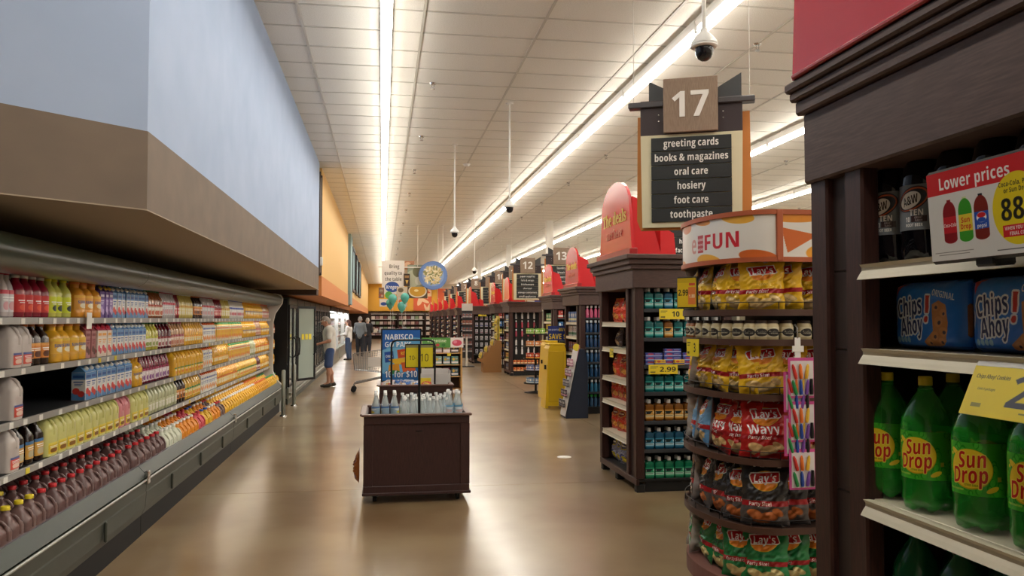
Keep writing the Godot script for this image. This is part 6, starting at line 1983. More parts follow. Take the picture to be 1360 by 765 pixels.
	bx("price_tag", Vector3(0.1, 0.83, 0.2), Vector3(0.18, 0.89, 0.204), mat("tag_yellow", C("e3cf3a"), 0.6), ws, 0.0)
	for s in 3:
		for k in 4:
			var bt := make_box("gift_box", Vector3(0.15, 0.18, 0.14), box_art([["8a3a6a", "c8a8b0", "d8c8c8", "3a3a4a"], ["6a9a94", "8ab0a8", "7aa0a8", "5a8a84"], ["5a2a3a", "c8c0b8", "8a3a4a", "3a5a6a"]][s][k], "e8e0e0", "d8b04a"))
			copy(bt, "%s gift box on the %s board of the light wooden shelf" % [["rose", "teal", "wine"][s], ["upper", "middle", "lower"][s]], "box", Vector3(1.33 - 0.28 + k * 0.185, [0.902, 0.642, 0.382][s], -18.2), 0.0, "gift boxes on the %s board" % ["upper", "middle", "lower"][s])
			bt.free()
	solo("floor_cap", MB.new().lathe([[0.085, 0.0], [0.085, 0.002], [0.08, 0.004], [0.0, 0.004]], 20).done(), mat("white_metal"), "small round pale cap set in the bare floor before the end caps", "floor cap", Vector3(2.16, 0.0, -9.55))
	shopping_cart(Vector3(-0.2, 0, -18.9))
	# two yellow stands
	for k in 2:
		var ys := thing("yellow_stand", ["tall tapered bright yellow cabinet stand before the end caps", "second yellow cabinet stand tucked behind the first"][k], "stand", Vector3([3.18, 3.5][k], 0, [-14.95, -16.9][k]))
		var bodyp := PackedVector2Array([Vector2(-0.2, 0.05), Vector2(0.2, 0.05), Vector2(0.19, 1.1), Vector2(0.16, 1.17), Vector2(-0.1, 1.17), Vector2(-0.14, 1.1)])
		part("body", MB.new().extrude(bodyp, -0.22, 0.22).done(), mat("safety_yellow", C("dcb41a"), 0.38), ys)
		for q in [-0.17, 0.17]:
			bx("foot", Vector3(q - 0.03, 0, -0.2), Vector3(q + 0.03, 0.06, 0.2), mat("safety_yellow"), ys)
		bx("door_seam", Vector3(-0.14, 0.12, 0.219), Vector3(0.16, 1.06, 0.226), mat("safety_yellow_dark", C("caa318"), 0.4), ys, 0.004)
		bx("latch", Vector3(-0.2, 0.72, 0.1), Vector3(-0.17, 0.8, 0.14), mat("black_metal"), ys)
		bx("lid", Vector3(-0.13, 1.17, -0.23), Vector3(0.18, 1.2, 0.23), mat("safety_yellow"), ys, 0.01)
	var bs := Ink.new(192, 128, C("1c2f78"))
	bs.text("MIX & MATCH", 52, 34, 20, C("e8e8f0"), 0.7); bs.text("BUY 5", 140, 32, 40, C("e8c82c"), 0.8); bs.text("SAVE $5", 100, 92, 62, C("e8c82c"), 0.8)
	solo("buy_save_sign", card_mesh(0.42, 0.28, 0.01), printed_small("buy_save", bs, 0.4), "navy sign with yellow buy and save lettering above the yellow stands", "sign", Vector3(3.36, 1.38, -15.32))
	part("post", box_mesh(Vector3(0.03, 0.26, 0.02)), mat("black_metal"), get_node("buy_save_sign"), Vector3(0, -0.07, -0.016))
	# navy wedge display with hanging packs
	var nv := thing("wedge_display", "navy wedge floor display with pink header and hanging packs", "display", Vector3(3.02, 0, -13.35))
	part("body", MB.new().extrude(PackedVector2Array([Vector2(0.0, 0.0), Vector2(0.38, 0.0), Vector2(0.38, 0.9), Vector2(0.32, 1.15), Vector2(0.24, 1.15)]), -0.28, 0.14).done(), mat("navy_board", C("1c2436"), 0.6), nv)
	var slope := part("slanted_face", box_mesh(Vector3(0.008, 1.12, 0.38), 0.002), mat("white_card"), nv, Vector3(0.105, 0.58, -0.07))
	slope.rotation.z = -0.205
	var ph := part("pink_header", box_mesh(Vector3(0.008, 0.28, 0.38), 0.002), mat("header_pink", C("c8648a"), 0.4), nv, Vector3(0.215, 1.08, -0.07))
	ph.rotation.z = -0.205
	part("yellow_dot", MB.new().lathe([[0.06, 0.0], [0.06, 0.006]], 16).done(), mat("tag_yellow"), nv, Vector3(0.19, 1.18, 0.1)).rotation = Vector3(PI / 2, 0, 0)
	for q in 5:
		for k in 3:
			var yy := 0.18 + q * 0.17
			copy_pack(Vector3(3.02 + yy * 0.208 - 0.06, yy, -13.54 + k * 0.12), q)
	# spinner with round trays
	var sr := thing("spinner_rack", "black pole spinner rack with round trays of packets by aisle twelve", "rack", Vector3(3.42, 0, -18.0))
	part("pole", MB.new().tube([Vector3(0, 0, 0), Vector3(0, 1.5, 0)], 0.025, 10).done(), mat("black_metal"), sr)
	part("foot", MB.new().lathe([[0.26, 0.0], [0.26, 0.015], [0.05, 0.04], [0.025, 0.05]], 20).done(), mat("black_metal"), sr)
	var trays := [1.3, 1.02, 0.75, 0.48, 0.2]
	for i in 5:
		part("tray", MB.new().lathe([[0.27, 0.0], [0.28, 0.03], [0.27, 0.03], [0.26, 0.008], [0.02, 0.008]], 24).done(), mat("black_metal"), sr, Vector3(0, trays[i], 0))
		var t := make_box("small_packet", Vector3(0.1, 0.13, 0.05), box_art(["7ab03a", "d8803a", "c8402c", "5a6aa8", "6a8ab0"][i], ["c8d88a", "e8c8a0", "e8a03c", "c8c8d8", "c8d4e0"][i], "e8e4d8"))
		for k in 9:
			var a := TAU * k / 9
			copy(t, "%s packet on a round tray of the spinner rack" % ["green", "orange", "red", "mixed blue", "pale blue"][i], "packet", Vector3(3.42 + sin(a) * 0.19, trays[i] + 0.009, -18.0 + cos(a) * 0.19), a, "%s packets of the spinner" % ["green", "orange", "red", "mixed blue", "pale blue"][i])
		t.free()
	# brown cardboard stair display
	var cd := thing("cardboard_display", "brown cardboard stepped display with yellow bags beside an end cap", "display", Vector3(3.22, 0, -25.3))
	part("body", MB.new().extrude(PackedVector2Array([Vector2(-0.12, 0.0), Vector2(0.45, 0.0), Vector2(0.45, 0.98), Vector2(0.3, 0.98), Vector2(0.22, 0.82), Vector2(0.12, 0.82), Vector2(0.04, 0.62), Vector2(-0.08, 0.62), Vector2(-0.16, 0.42), Vector2(-0.24, 0.42), Vector2(-0.24, 0.34), Vector2(-0.12, 0.3)]), -0.3, 0.3).done(), mat("cardboard"), cd)
	bx("header", Vector3(0.36, 0.98, -0.28), Vector3(0.39, 1.75, 0.28), mat("header_yellow", C("cdb83a"), 0.5), cd)
	var yb := make_bag("yellow_bag", 0.16, 0.2, 0.07, printed_small("yellow_snack", snack_ink("c8b02a", "e8d87a", "6a7a2a"), 0.3), foil("b8b0a0"), 90)
	for st in 3:
		for k in 3:
			copy(yb, "yellow snack bag on the cardboard steps", "bag", Vector3(3.22 + [-0.19, -0.02, 0.17][st], [0.425, 0.625, 0.825][st], -25.45 + k * 0.18), -PI / 2, "yellow bags on the cardboard steps", -0.15)
	for st in 3:
		for k in 3:
			copy(yb, "yellow snack bag pinned to the cardboard display header", "bag", Vector3(3.54, [1.02, 1.25, 1.48][st], -25.48 + k * 0.18), -PI / 2, "yellow bags on the header", 0.0)
	# hanging wing rack further back
	var wr := thing("wing_rack", "tall narrow wing rack of dark hanging packets beyond the cardboard display", "rack", Vector3(2.75, 0, -28.2))
	bx("leaning_board", Vector3(0.12, 0, -0.02), Vector3(0.16, 1.0, 0.26), mat("shelf_white"), wr)
	bx("spine", Vector3(0.0, 0.3, -0.02), Vector3(0.34, 1.95, 0.0), mat("shelf_dark"), wr)
	bx("header", Vector3(-0.02, 1.95, 0.0), Vector3(0.36, 2.2, 0.02), mat("white_card"), wr)
	bx("foot", Vector3(-0.05, 0, -0.2), Vector3(0.4, 0.03, 0.3), mat("black_metal"), wr)
	for r in 6:
		for k in 3:
			var t := make_box("hanging_packet", Vector3(0.1, 0.16, 0.05), box_art(["6a6a72", "8a5a4a", "4a4a52", "7a6a6a", "5a3a3a", "4a4a4a"][r], "b8b0b0", "9a4a3a"))
			copy(t, "grey brown packet hanging in the %s row of the wing rack" % NTH[r], "packet", Vector3(2.81 + k * 0.115, 1.7 - r * 0.24, -28.16), 0.0, "wing rack packets of the %s row" % NTH[r])
			t.free()

var pack_tpl: Array = []
func copy_pack(p: Vector3, q: int):
	if pack_tpl.is_empty():
		for c in [["2a2a30", "6a6a72", "d8d4d0"], ["3a3038", "c88aa0", "b8b8b8"], ["4a4a50", "8a8a90", "e0d8d8"], ["8a5a6a", "e0b8c8", "e8e4e4"], ["b87a90", "e8d0d8", "f0ecec"]]:
			pack_tpl.append(make_box("hanging_pack", Vector3(0.09, 0.12, 0.03), box_art(c[0], c[1], c[2])))
	copy(pack_tpl[q], "small %s pack hanging on the navy wedge display" % ["black", "dark plum", "grey", "mauve", "pink"][q], "pack", p, -PI / 2, "%s packs on the wedge display" % ["black", "dark plum", "grey", "mauve", "pink"][q], 0.0)

func wire_panel(a: Vector3, b: Vector3, c: Vector3, d: Vector3, nu: int, nv: int, r := 0.0038) -> ArrayMesh:
	var m := MB.new()
	for i in nu + 1:
		var t := float(i) / nu
		m.tube([a.lerp(b, t), d.lerp(c, t)], r, 5, false)
	for j in nv + 1:
		var t := float(j) / nv
		m.tube([a.lerp(d, t), b.lerp(c, t)], r * (1.6 if j == nv else 1.0), 5, false)
	return m.done()

func shopping_cart(at: Vector3):
	var o := thing("shopping_cart", "wire shopping cart with grey seat panel parked behind the display carts", "shopping cart", at)
	var w := mat("cart_wire", C("8d8f92"), 0.3, 0.8)
	# basket: front towards -X, narrow end; handle towards +X
	var A := [Vector3(-0.42, 0.5, 0.2), Vector3(0.36, 0.42, 0.26), Vector3(0.42, 0.98, 0.29), Vector3(-0.46, 0.86, 0.23)]
	for s in [1.0, -1.0]:
		var f := Vector3(1, 1, s)
		part("basket_side", wire_panel(A[0] * f, A[1] * f, A[2] * f, A[3] * f, 16, 9), w, o)
	part("basket_front", wire_panel(A[0] * Vector3(1, 1, -1), A[0], A[3], A[3] * Vector3(1, 1, -1), 8, 8), w, o)
	part("basket_gate", wire_panel(A[1] * Vector3(1, 1, -1), A[1], A[2], A[2] * Vector3(1, 1, -1), 8, 8), w, o)
	part("basket_floor", wire_panel(A[0] * Vector3(1, 1, -1), A[0], A[1], A[1] * Vector3(1, 1, -1), 8, 14), w, o)
	part("advert_panel", MB.new().box(Vector3(0.05, 0.68, 0.268), Vector3(0.34, 0.22, 0.006), 0.002).done(), mat("white_card"), o)
	for s in [1.0, -1.0]:
		part("frame_tube", MB.new().tube([Vector3(0.46, 1.02, 0.29 * s), Vector3(0.4, 0.6, 0.28 * s), Vector3(0.36, 0.36, 0.27 * s), Vector3(-0.1, 0.26, 0.24 * s), Vector3(-0.44, 0.18, 0.19 * s), Vector3(-0.44, 0.12, 0.19 * s)], 0.012, 8).done(), w, o)
		part("rear_leg", MB.new().tube([Vector3(0.38, 0.4, 0.28 * s), Vector3(0.4, 0.14, 0.28 * s)], 0.012, 8).done(), w, o)
		for q in [[-0.44, 0.19], [0.4, 0.28]]:
			var wh := part("wheel", MB.new().lathe([[0.0, -0.015], [0.045, -0.015], [0.06, -0.01], [0.06, 0.01], [0.045, 0.015], [0.0, 0.015]], 16).done(), mat("rubber"), o, Vector3(q[0], 0.06, q[1] * s))
			wh.rotation.x = PI / 2
			bx("caster_fork", Vector3(q[0] - 0.015, 0.06, q[1] * s - 0.025), Vector3(q[0] + 0.015, 0.14, q[1] * s + 0.025), mat("black_metal"), o)
	part("lower_rack", wire_panel(Vector3(-0.4, 0.22, -0.19), Vector3(0.34, 0.34, -0.25), Vector3(0.34, 0.34, 0.25), Vector3(-0.4, 0.22, 0.19), 6, 8), w, o)
	part("handle", MB.new().tube([Vector3(0.47, 1.03, -0.3), Vector3(0.47, 1.03, 0.3)], 0.017, 10).done(), mat("cart_handle", C("6a5a8a"), 0.4), o)
	part("seat_back", wire_panel(Vector3(0.24, 0.62, -0.25), Vector3(0.24, 0.62, 0.25), Vector3(0.3, 0.96, 0.27), Vector3(0.3, 0.96, -0.27), 7, 5), w, o)
	part("seat_flap", box_mesh(Vector3(0.14, 0.008, 0.46), 0.002), mat("seat_grey", C("8a8f90"), 0.5), o, Vector3(0.32, 0.66, 0))

# ---------------------------------------------------------------- aisle signs and hanging displays
func aisle_sign(num: String, lines: Array, at: Vector3, turn: float, near: bool, label: String):
	var o := thing("aisle_sign", label, "sign", at, turn)
	# outline of the cream board: narrower foot
	part("rear_board", MB.new().extrude(PackedVector2Array([Vector2(-0.43, 0.06), Vector2(-0.4, -0.02), Vector2(0.4, -0.02), Vector2(0.46, 0.08), Vector2(0.45, 0.9), Vector2(-0.42, 0.9)]), -0.06, -0.035).done(), mat("sign_orange"), o)
	part("cream_board", MB.new().extrude(PackedVector2Array([Vector2(-0.385, 0.0), Vector2(0.385, 0.0), Vector2(0.395, 0.74), Vector2(-0.395, 0.74)]), -0.03, 0.0).done(), mat("cream_board"), o)
	part("top_panel", box_mesh(Vector3(0.79, 0.28, 0.03), 0.003), mat("plaque_brown"), o, Vector3(0, 0.88, -0.016))
	var pq := part("number_plaque", box_mesh(Vector3(0.42, 0.43, 0.03), 0.004), mat("sign_wood"), o, Vector3(0, 0.96, 0.035))
	part("digits", text_mesh(num, 0.2, 0.012), mat("digit_white", C("ebe8e2"), 0.45), pq, Vector3(0, 0, 0.016))
	for s in [-1.0, 1.0]:
		var b := part("bracket", box_mesh(Vector3(0.28, 0.045, 0.1), 0.006), mat("bracket_grey", C("4d4b4e"), 0.45, 0.3), o, Vector3(s * 0.35, 0.985, -0.02))
		part("fin", MB.new().extrude(PackedVector2Array([Vector2(0, -0.02), Vector2(s * 0.19, -0.02), Vector2(s * 0.19, 0.21), Vector2(0, 0.1)]) if s > 0 else PackedVector2Array([Vector2(0, -0.02), Vector2(0, 0.12), Vector2(s * 0.13, 0.19), Vector2(s * 0.13, -0.02)]), -0.01, 0.01).done(), mat("fin_grey", C("3f4144"), 0.5), o, Vector3(s * 0.2, 1.0, -0.05))
		part("hanger_wire", MB.new().tube([Vector3(s * 0.45, 1.0, -0.02), Vector3(s * 0.45, CEIL - at.y, -0.02)], 0.003, 5).done(), mat("grid_metal"), o)
		for q in 2:
			part("bolt", MB.new().lathe([[0.009, 0.0], [0.006, 0.006], [0.0, 0.007]], 8).done(), mat("chrome"), o, Vector3(s * 0.25, 0.9 - q * 0.05, 0.0)).rotation.x = PI / 2
	for i in lines.size():
		var yy := 0.66 - i * 0.113
		var sl := part("slat", box_mesh(Vector3(0.62, 0.108, 0.014), 0.002), mat("sign_black"), o, Vector3(0, yy, 0.008))
		if near:
			part("lettering", text_mesh(lines[i], 0.056, 0.002), mat("letter_white", C("e6e4de"), 0.5), sl, Vector3(0, 0.003, 0.008)).scale = Vector3(0.8, 1, 1)
		else:
			var key: String = "slat_" + lines[i]
			if not mat_cache.has(key):
				var k := Ink.new(128, 24, C("1c2021"))
				k.text(lines[i], 64, 13, 17, C("e6e4de"), 0.75)
				printed_small(key, k, 0.5)
			part("lettering", box_mesh(Vector3(0.6, 0.1, 0.002)), mat_cache[key], sl, Vector3(0, 0, 0.008))

func build_signs():
	aisle_sign("17", ["greeting cards", "books & magazines", "oral care", "hosiery", "foot care", "toothpaste"], Vector3(2.4, 2.38, -6.05), deg_to_rad(-24), true, "aisle seventeen sign with wood plaque and six black slats")
	aisle_sign("16", ["skin care", "cosmetics", "bath", "soap", "hair care", "facial tissue"], Vector3(3.82, 2.42, -9.7), deg_to_rad(-14), true, "aisle sixteen sign hanging behind the mouthwash end cap")
	aisle_sign("13", ["laundry", "bleach", "cleaners", "brooms", "pet food", "litter"], Vector3(4.5, 2.3, -20.2), 0.0, false, "aisle thirteen sign behind two red arched signs")
	aisle_sign("12", ["paper supplies", "foils & wraps", "kitchenware", "charcoal", "storage containers", "small appliances"], Vector3(4.02, 2.2, -22.4), 0.0, false, "aisle twelve sign with six black slats over the spray bottles")
	aisle_sign("11", ["napkins", "plates", "cups", "towels", "candles", "bags"], Vector3(4.35, 2.25, -26.6), 0.0, false, "aisle eleven sign partly behind a red arched sign")
	aisle_sign("10", ["coffee", "tea", "sugar", "flour", "spices", "baking"], Vector3(4.3, 2.25, -29.6), 0.0, false, "aisle ten sign past aisle eleven's sign")
	aisle_sign("9", ["cereal", "oatmeal", "syrup", "snacks", "bars", "jelly"], Vector3(4.4, 2.25, -33.2), 0.0, false, "aisle nine sign past aisle ten's sign")
	aisle_sign("8", ["soup", "rice", "beans", "pasta", "sauce", "canned fruit"], Vector3(4.0, 2.25, -35.0), 0.0, false, "aisle eight sign past aisle nine's sign")
	aisle_sign("7", ["juice", "water", "soda", "chips", "nuts", "popcorn"], Vector3(3.95, 2.25, -39.0), 0.0, false, "aisle seven sign past aisle eight's sign")
	aisle_sign("6", ["bread", "crackers", "cookies", "candy", "gum", "mints"], Vector3(3.95, 2.25, -43.0), 0.0, false, "aisle six sign past aisle seven's sign")
	aisle_sign("5", ["baby", "diapers", "wipes", "formula", "toys", "gifts"], Vector3(3.95, 2.25, -47.2), 0.0, false, "farthest aisle sign before the back wall")
	# hanging food collage
	var h := thing("hanging_collage", "hanging collage of white slogan card, pasta bowl and food pictures over the aisle", "sign", Vector3(1.0, 2.33, -26.0))
	var S := 26.3 / 1075.0
	var put := func(called: String, x0: float, x1: float, y0: float, y1: float, z: float, m: Material) -> MeshInstance3D:
		# pixel box in the frame, taken on the plane of the collage
		return bx(called, Vector3((x0 - 549.0) * S, (386.0 - y1) * S + 0.23, z), Vector3((x1 - 549.0) * S, (386.0 - y0) * S + 0.23, z + 0.03), m, h, 0.004)
	var sl := Ink.new(192, 256, C("dcd8d4"))
	sl.text("Bring", 104, 44, 38, C("5a5450"), 0.9); sl.text("quality to", 96, 94, 36, C("5a5450"), 0.9); sl.text("the table", 98, 140, 36, C("5a5450"), 0.9)
	sl.ell(88, 200, 60, 40, C("2a4c9a")); sl.text("Kroger", 88, 200, 38, C("f0f0f0"), 0.85, 0.15)
	put.call("slogan_card", 507, 536, 347, 391, 0.0, printed("slogan_print", sl, 0.5))
	var pz := Ink.new(256, 256, C("5a7ab8"))
	pz.ell(128, 128, 122, 122, C("6a8ac8")); pz.ell(128, 128, 96, 96, C("8aa4d0"))
	var r := RandomNumberGenerator.new()
	r.seed = 8
	for k in 130:
		var a := r.randf() * TAU
		var d := sqrt(r.randf()) * 78.0
		pz.ell(128 + cos(a) * d, 124 + sin(a) * d, 22, 7, [C("e0d2a8"), C("d2c08c"), C("8a8a5a"), C("efe4c4")][r.randi() % 4], r.randf() * 3.0)
	var disc := MB.new().lathe([[0.0, 0.0], [0.46, 0.0], [0.46, 0.03], [0.0, 0.03]], 32)
	var face := MB.new()
	var i0 := face.vert(Vector3.ZERO, Vector3(0, 0, 1), Vector2(0.5, 0.5))
	for k in 33:
		var a := TAU * k / 32
		face.vert(Vector3(cos(a), sin(a), 0) * 0.46, Vector3(0, 0, 1), Vector2(0.5 + cos(a) * 0.5, 0.5 - sin(a) * 0.5))
	for k in 32:
		face.tri(i0, i0 + 1 + k, i0 + 2 + k)
	var dk := part("plate_disc", disc.done(), mat("plate_blue", C("4a6ab0"), 0.4), h, Vector3((573 - 549) * S, (386.0 - 366.0) * S + 0.23, 0.06))
	dk.rotation.x = PI / 2
	part("plate_print", face.done(), printed("plate_print", pz, 0.5), h, Vector3((573 - 549) * S, (386.0 - 366.0) * S + 0.23, 0.092))
	var gp := Ink.new(96, 96, C("8a9484")); gp.ell(30, 60, 40, 36, C("b0b49c")); gp.ell(60, 30, 30, 24, C("6a6a4c")); gp.ell(64, 70, 22, 18, C("c4c4b4"))
	put.call("salad_panel", 540, 562, 352, 381, -0.04, printed_small("salad_print", gp, 0.5))
	var br := Ink.new(96, 64, C("b07a5a")); br.ell(40, 30, 30, 20, C("d8b090")); br.ell(70, 40, 24, 18, C("8a4a34"))
	put.call("bread_panel", 534, 549, 347, 358, -0.08, printed_small("bread_print", br, 0.5))
	var sp := Ink.new(128, 80, C("4a3a2a")); sp.ell(64, 30, 58, 44, C("e0d4c0")); sp.ell(64, 28, 50, 38, C("c8962c")); sp.ell(56, 26, 14, 8, C("e8d8a0"))
	put.call("soup_panel", 540, 566, 381, 396, 0.025, printed_small("soup_print", sp, 0.5))
	var bg := Ink.new(48, 64, C("3a2a20")); bg.rect(8, 10, 32, 12, C("a07a4a")); bg.poly([Vector2(14, 34), Vector2(36, 34), Vector2(25, 56)], C("d8b85a"))
	put.call("pack_panel", 535, 543, 364, 380, 0.05, printed_small("pack_print", bg, 0.5))
	var jr := Ink.new(64, 64, C("c8bca8")); jr.ell(24, 22, 16, 14, C("6a5a44")); jr.ell(42, 44, 14, 12, C("d8d0c0"))
	put.call("garlic_panel", 526, 540, 381, 394, 0.035, printed_small("garlic_print", jr, 0.5))
	put.call("spice_panel", 503, 510, 382, 396, 0.02, printed_small("spice_print", snack_ink("7a5a4a", "b89a8a", "a84a3a"), 0.5))
	put.call("logo_panel", 504, 515, 397, 407, 0.02, printed_small("logo_print", Ink.new(64, 64, C("dcd8d4")).ell(32, 40, 22, 14, C("2a4c9a")), 0.5))
	var gd := part("green_disc", MB.new().lathe([[0.0, 0.0], [0.12, 0.0], [0.12, 0.02], [0.0, 0.02]], 20).done(), mat("disc_green", C("5aa84a"), 0.5), h, Vector3((516 - 549) * S, (386.0 - 392.0) * S + 0.23, 0.04))
	gd.rotation.x = PI / 2
	put.call("shrimp_panel", 527, 540, 394, 407, 0.07, printed_small("shrimp_print", Ink.new(64, 64, C("c8c0b4")).ell(30, 30, 22, 16, C("d8683a")).ell(40, 40, 12, 10, C("e8a07a")), 0.5))
	for xx in [-0.9, 0.1, 0.75]:
		part("hanger_rod", MB.new().tube([Vector3(xx, 1.0, 0.015), Vector3(xx, CEIL - 2.33, 0.015)], 0.008, 6).done(), mat("white_metal"), h)
	part("hanger_bar", box_mesh(Vector3(2.2, 0.03, 0.03)), mat("white_metal"), h, Vector3(-0.05, 0.98, -0.02))
	part("hanger_bar", box_mesh(Vector3(0.03, 1.4, 0.03)), mat("white_metal"), h, Vector3(-0.45, 0.3, -0.02))
	# teal balloons on strings
	var bl := MB.new().lathe([[0.0, -0.19], [0.014, -0.185], [0.022, -0.17], [0.09, -0.09], [0.13, 0.0], [0.134, 0.05], [0.112, 0.11], [0.066, 0.155], [0.0, 0.175]], 16).done()
	var bp := [[521.0, 398.0], [537.0, 396.5], [518.0, 404.0], [533.0, 408.0]]
	for i in 4:
		var zb := -25.2 - 0.12 * i
		var p := Vector3((bp[i][0] - 508.0) / FPX * -zb, EYE + (424.0 - bp[i][1]) / FPX * -zb, zb)
		var b := thing("balloon", "shiny teal balloon floating in a bunch under the hanging collage", "balloon", p, 0.0, "teal balloons")
		part("skin", bl, mat("balloon_teal", C("5cb8b0"), 0.15), b)
		part("string", MB.new().tube([Vector3(0, -0.13, 0), Vector3(0.02, -0.7, 0.0), Vector3(0.16 - p.x, 0.02 - p.y, -25.4 - zb)], 0.003, 4).done(), mat("white_plastic"), b)

func build_overhead():
	# dome cameras on drop poles
	var d := tpl("dome_camera")
	var spots := [[Vector3(1.84, 3.22, -4.42), "dome camera on a white drop pole beside the aisle seventeen sign"], [Vector3(1.74, 3.2, -11.1), "dome camera on a white drop pole over the middle of the aisle"], [Vector3(1.22, 3.13, -13.9), "dome camera on a white drop pole near the fluorescent row over the aisle"], [Vector3(2.52, 2.98, -22.4), "small far dome camera on a drop pole under the light row"], [Vector3(1.9, 3.1, -26.0), "far dome camera on a drop pole over the aisle end"]]
	part("hood", MB.new().lathe([[0.02, 0.108], [0.023, 0.088], [0.05, 0.06], [0.074, 0.03], [0.078, 0.014], [0.07, 0.0], [0.06, 0.0]], 24, false, false).done(), mat("white_plastic"), d, Vector3(0, 0.014, 0))
	part("collar", MB.new().lathe([[0.07, 0.0], [0.078, 0.006], [0.078, 0.014], [0.066, 0.02]], 24).done(), mat("white_plastic"), d, Vector3(0, 0.008, 0))
	part("bubble", MB.new().lathe([[0.0, -0.07], [0.02, -0.066], [0.037, -0.054], [0.049, -0.033], [0.053, -0.01], [0.053, 0.014]], 24).done(), mat("smoked_dome", C("1a1a20"), 0.05), d)
	part("pole", MB.new().tube([Vector3(0, 0.11, 0), Vector3(0, CEIL - 3.12, 0)], 0.013, 10).done(), mat("white_metal"), d)
	part("flange", MB.new().lathe([[0.05, -0.02], [0.055, 0.0]], 16).done(), mat("white_metal"), d, Vector3(0, CEIL - 3.13, 0))
	for s in spots:
		var cd := copy(d, s[1], "camera", s[0])
		cd.get_node("pole").scale.y = (CEIL - s[0].y - 0.11 + 0.11) / (CEIL - 3.12)
		cd.get_node("flange").position.y = CEIL - s[0].y
	# sprinkler heads
	var sk := tpl("sprinkler_head")
	part("escutcheon", MB.new().lathe([[0.045, 0.0], [0.035, -0.018], [0.014, -0.022]], 14).done(), mat("chrome"), sk)
	part("frame", MB.new().tube([Vector3(-0.012, -0.02, 0), Vector3(-0.016, -0.05, 0), Vector3(0, -0.07, 0), Vector3(0.016, -0.05, 0), Vector3(0.012, -0.02, 0)], 0.005, 6).done(), mat("chrome"), sk)
	part("deflector", MB.new().lathe([[0.0, -0.076], [0.03, -0.076], [0.028, -0.07], [0.0, -0.07]], 12).done(), mat("chrome"), sk)
	for x in [0.62, 4.05, 7.6, 11.2]:
		for k in 12:
			copy(sk, "chrome sprinkler head under the ceiling tiles", "sprinkler", Vector3(x, CEIL - 0.005, -4.2 - k * 3.05 - (1.0 if x > 1.0 else 0.0)), 0.0, "ceiling sprinkler heads")
	# smoke detector
	var sd := thing("smoke_detector", "round white smoke detector on the ceiling between the light rows", "detector", Vector3(1.6, CEIL - 0.01, -15.6))
	part("base", MB.new().lathe([[0.07, -0.02], [0.08, 0.0]], 18).done(), mat("white_plastic"), sd)
	part("chamber", MB.new().lathe([[0.0, -0.05], [0.045, -0.045], [0.055, -0.02]], 18).done(), mat("white_plastic"), sd)
	# square steel columns by the gondolas
	for k in 3:
		var z: float = [-24.3, -32.5, -42.5][k]
		structure("column", box_mesh(Vector3(0.2, CEIL, 0.2), 0.008), mat("white_metal"), "white square column rising behind the end caps", Vector3(5.05, CEIL * 0.5, z))

# ---------------------------------------------------------------- gondolas behind the end caps and the back of the shop
func gondola(label: String, x0: float, x1: float, z0: float, W: float, goods: Array, group: String):
	var L := x1 - x0
	var o := thing("gondola_shelf", label, "shelf unit", Vector3(x0, 0, z0))
	bx("base", Vector3(0, 0, -W), Vector3(L, 0.14, 0), mat("shelf_dark"), o)
	bx("spine", Vector3(0, 0.14, -W * 0.5 - 0.02), Vector3(L, 1.85, -W * 0.5 + 0.02), mat("shelf_beige"), o)
	bx("end_board", Vector3(0, 0.14, -W + 0.1), Vector3(0.03, 1.85, -0.1), mat("shelf_beige"), o)
	for y in [0.5, 0.85, 1.2, 1.55, 1.85]:
		bx("shelf", Vector3(0, y - 0.02, -W + 0.12), Vector3(L, y, -0.12), mat("shelf_white"), o)
	for s in goods.size():
		var g: Array = goods[s]
		var t := make_box(g[0], g[1], g[2])
		var y: float = [0.14, 0.5, 0.85, 1.2, 1.55, 1.85][s]
		line_up(t, Vector3(x0 + 0.08, y + 0.001, z0 - 0.12 - g[1].z * 0.5), Vector3(x1 - 0.05, y + 0.001, z0 - 0.12 - g[1].z * 0.5), g[1].x * 1.12, 0.0, g[3], "box", g[3] + "s", 1, Vector3.ZERO, 0.03)
		t.free()

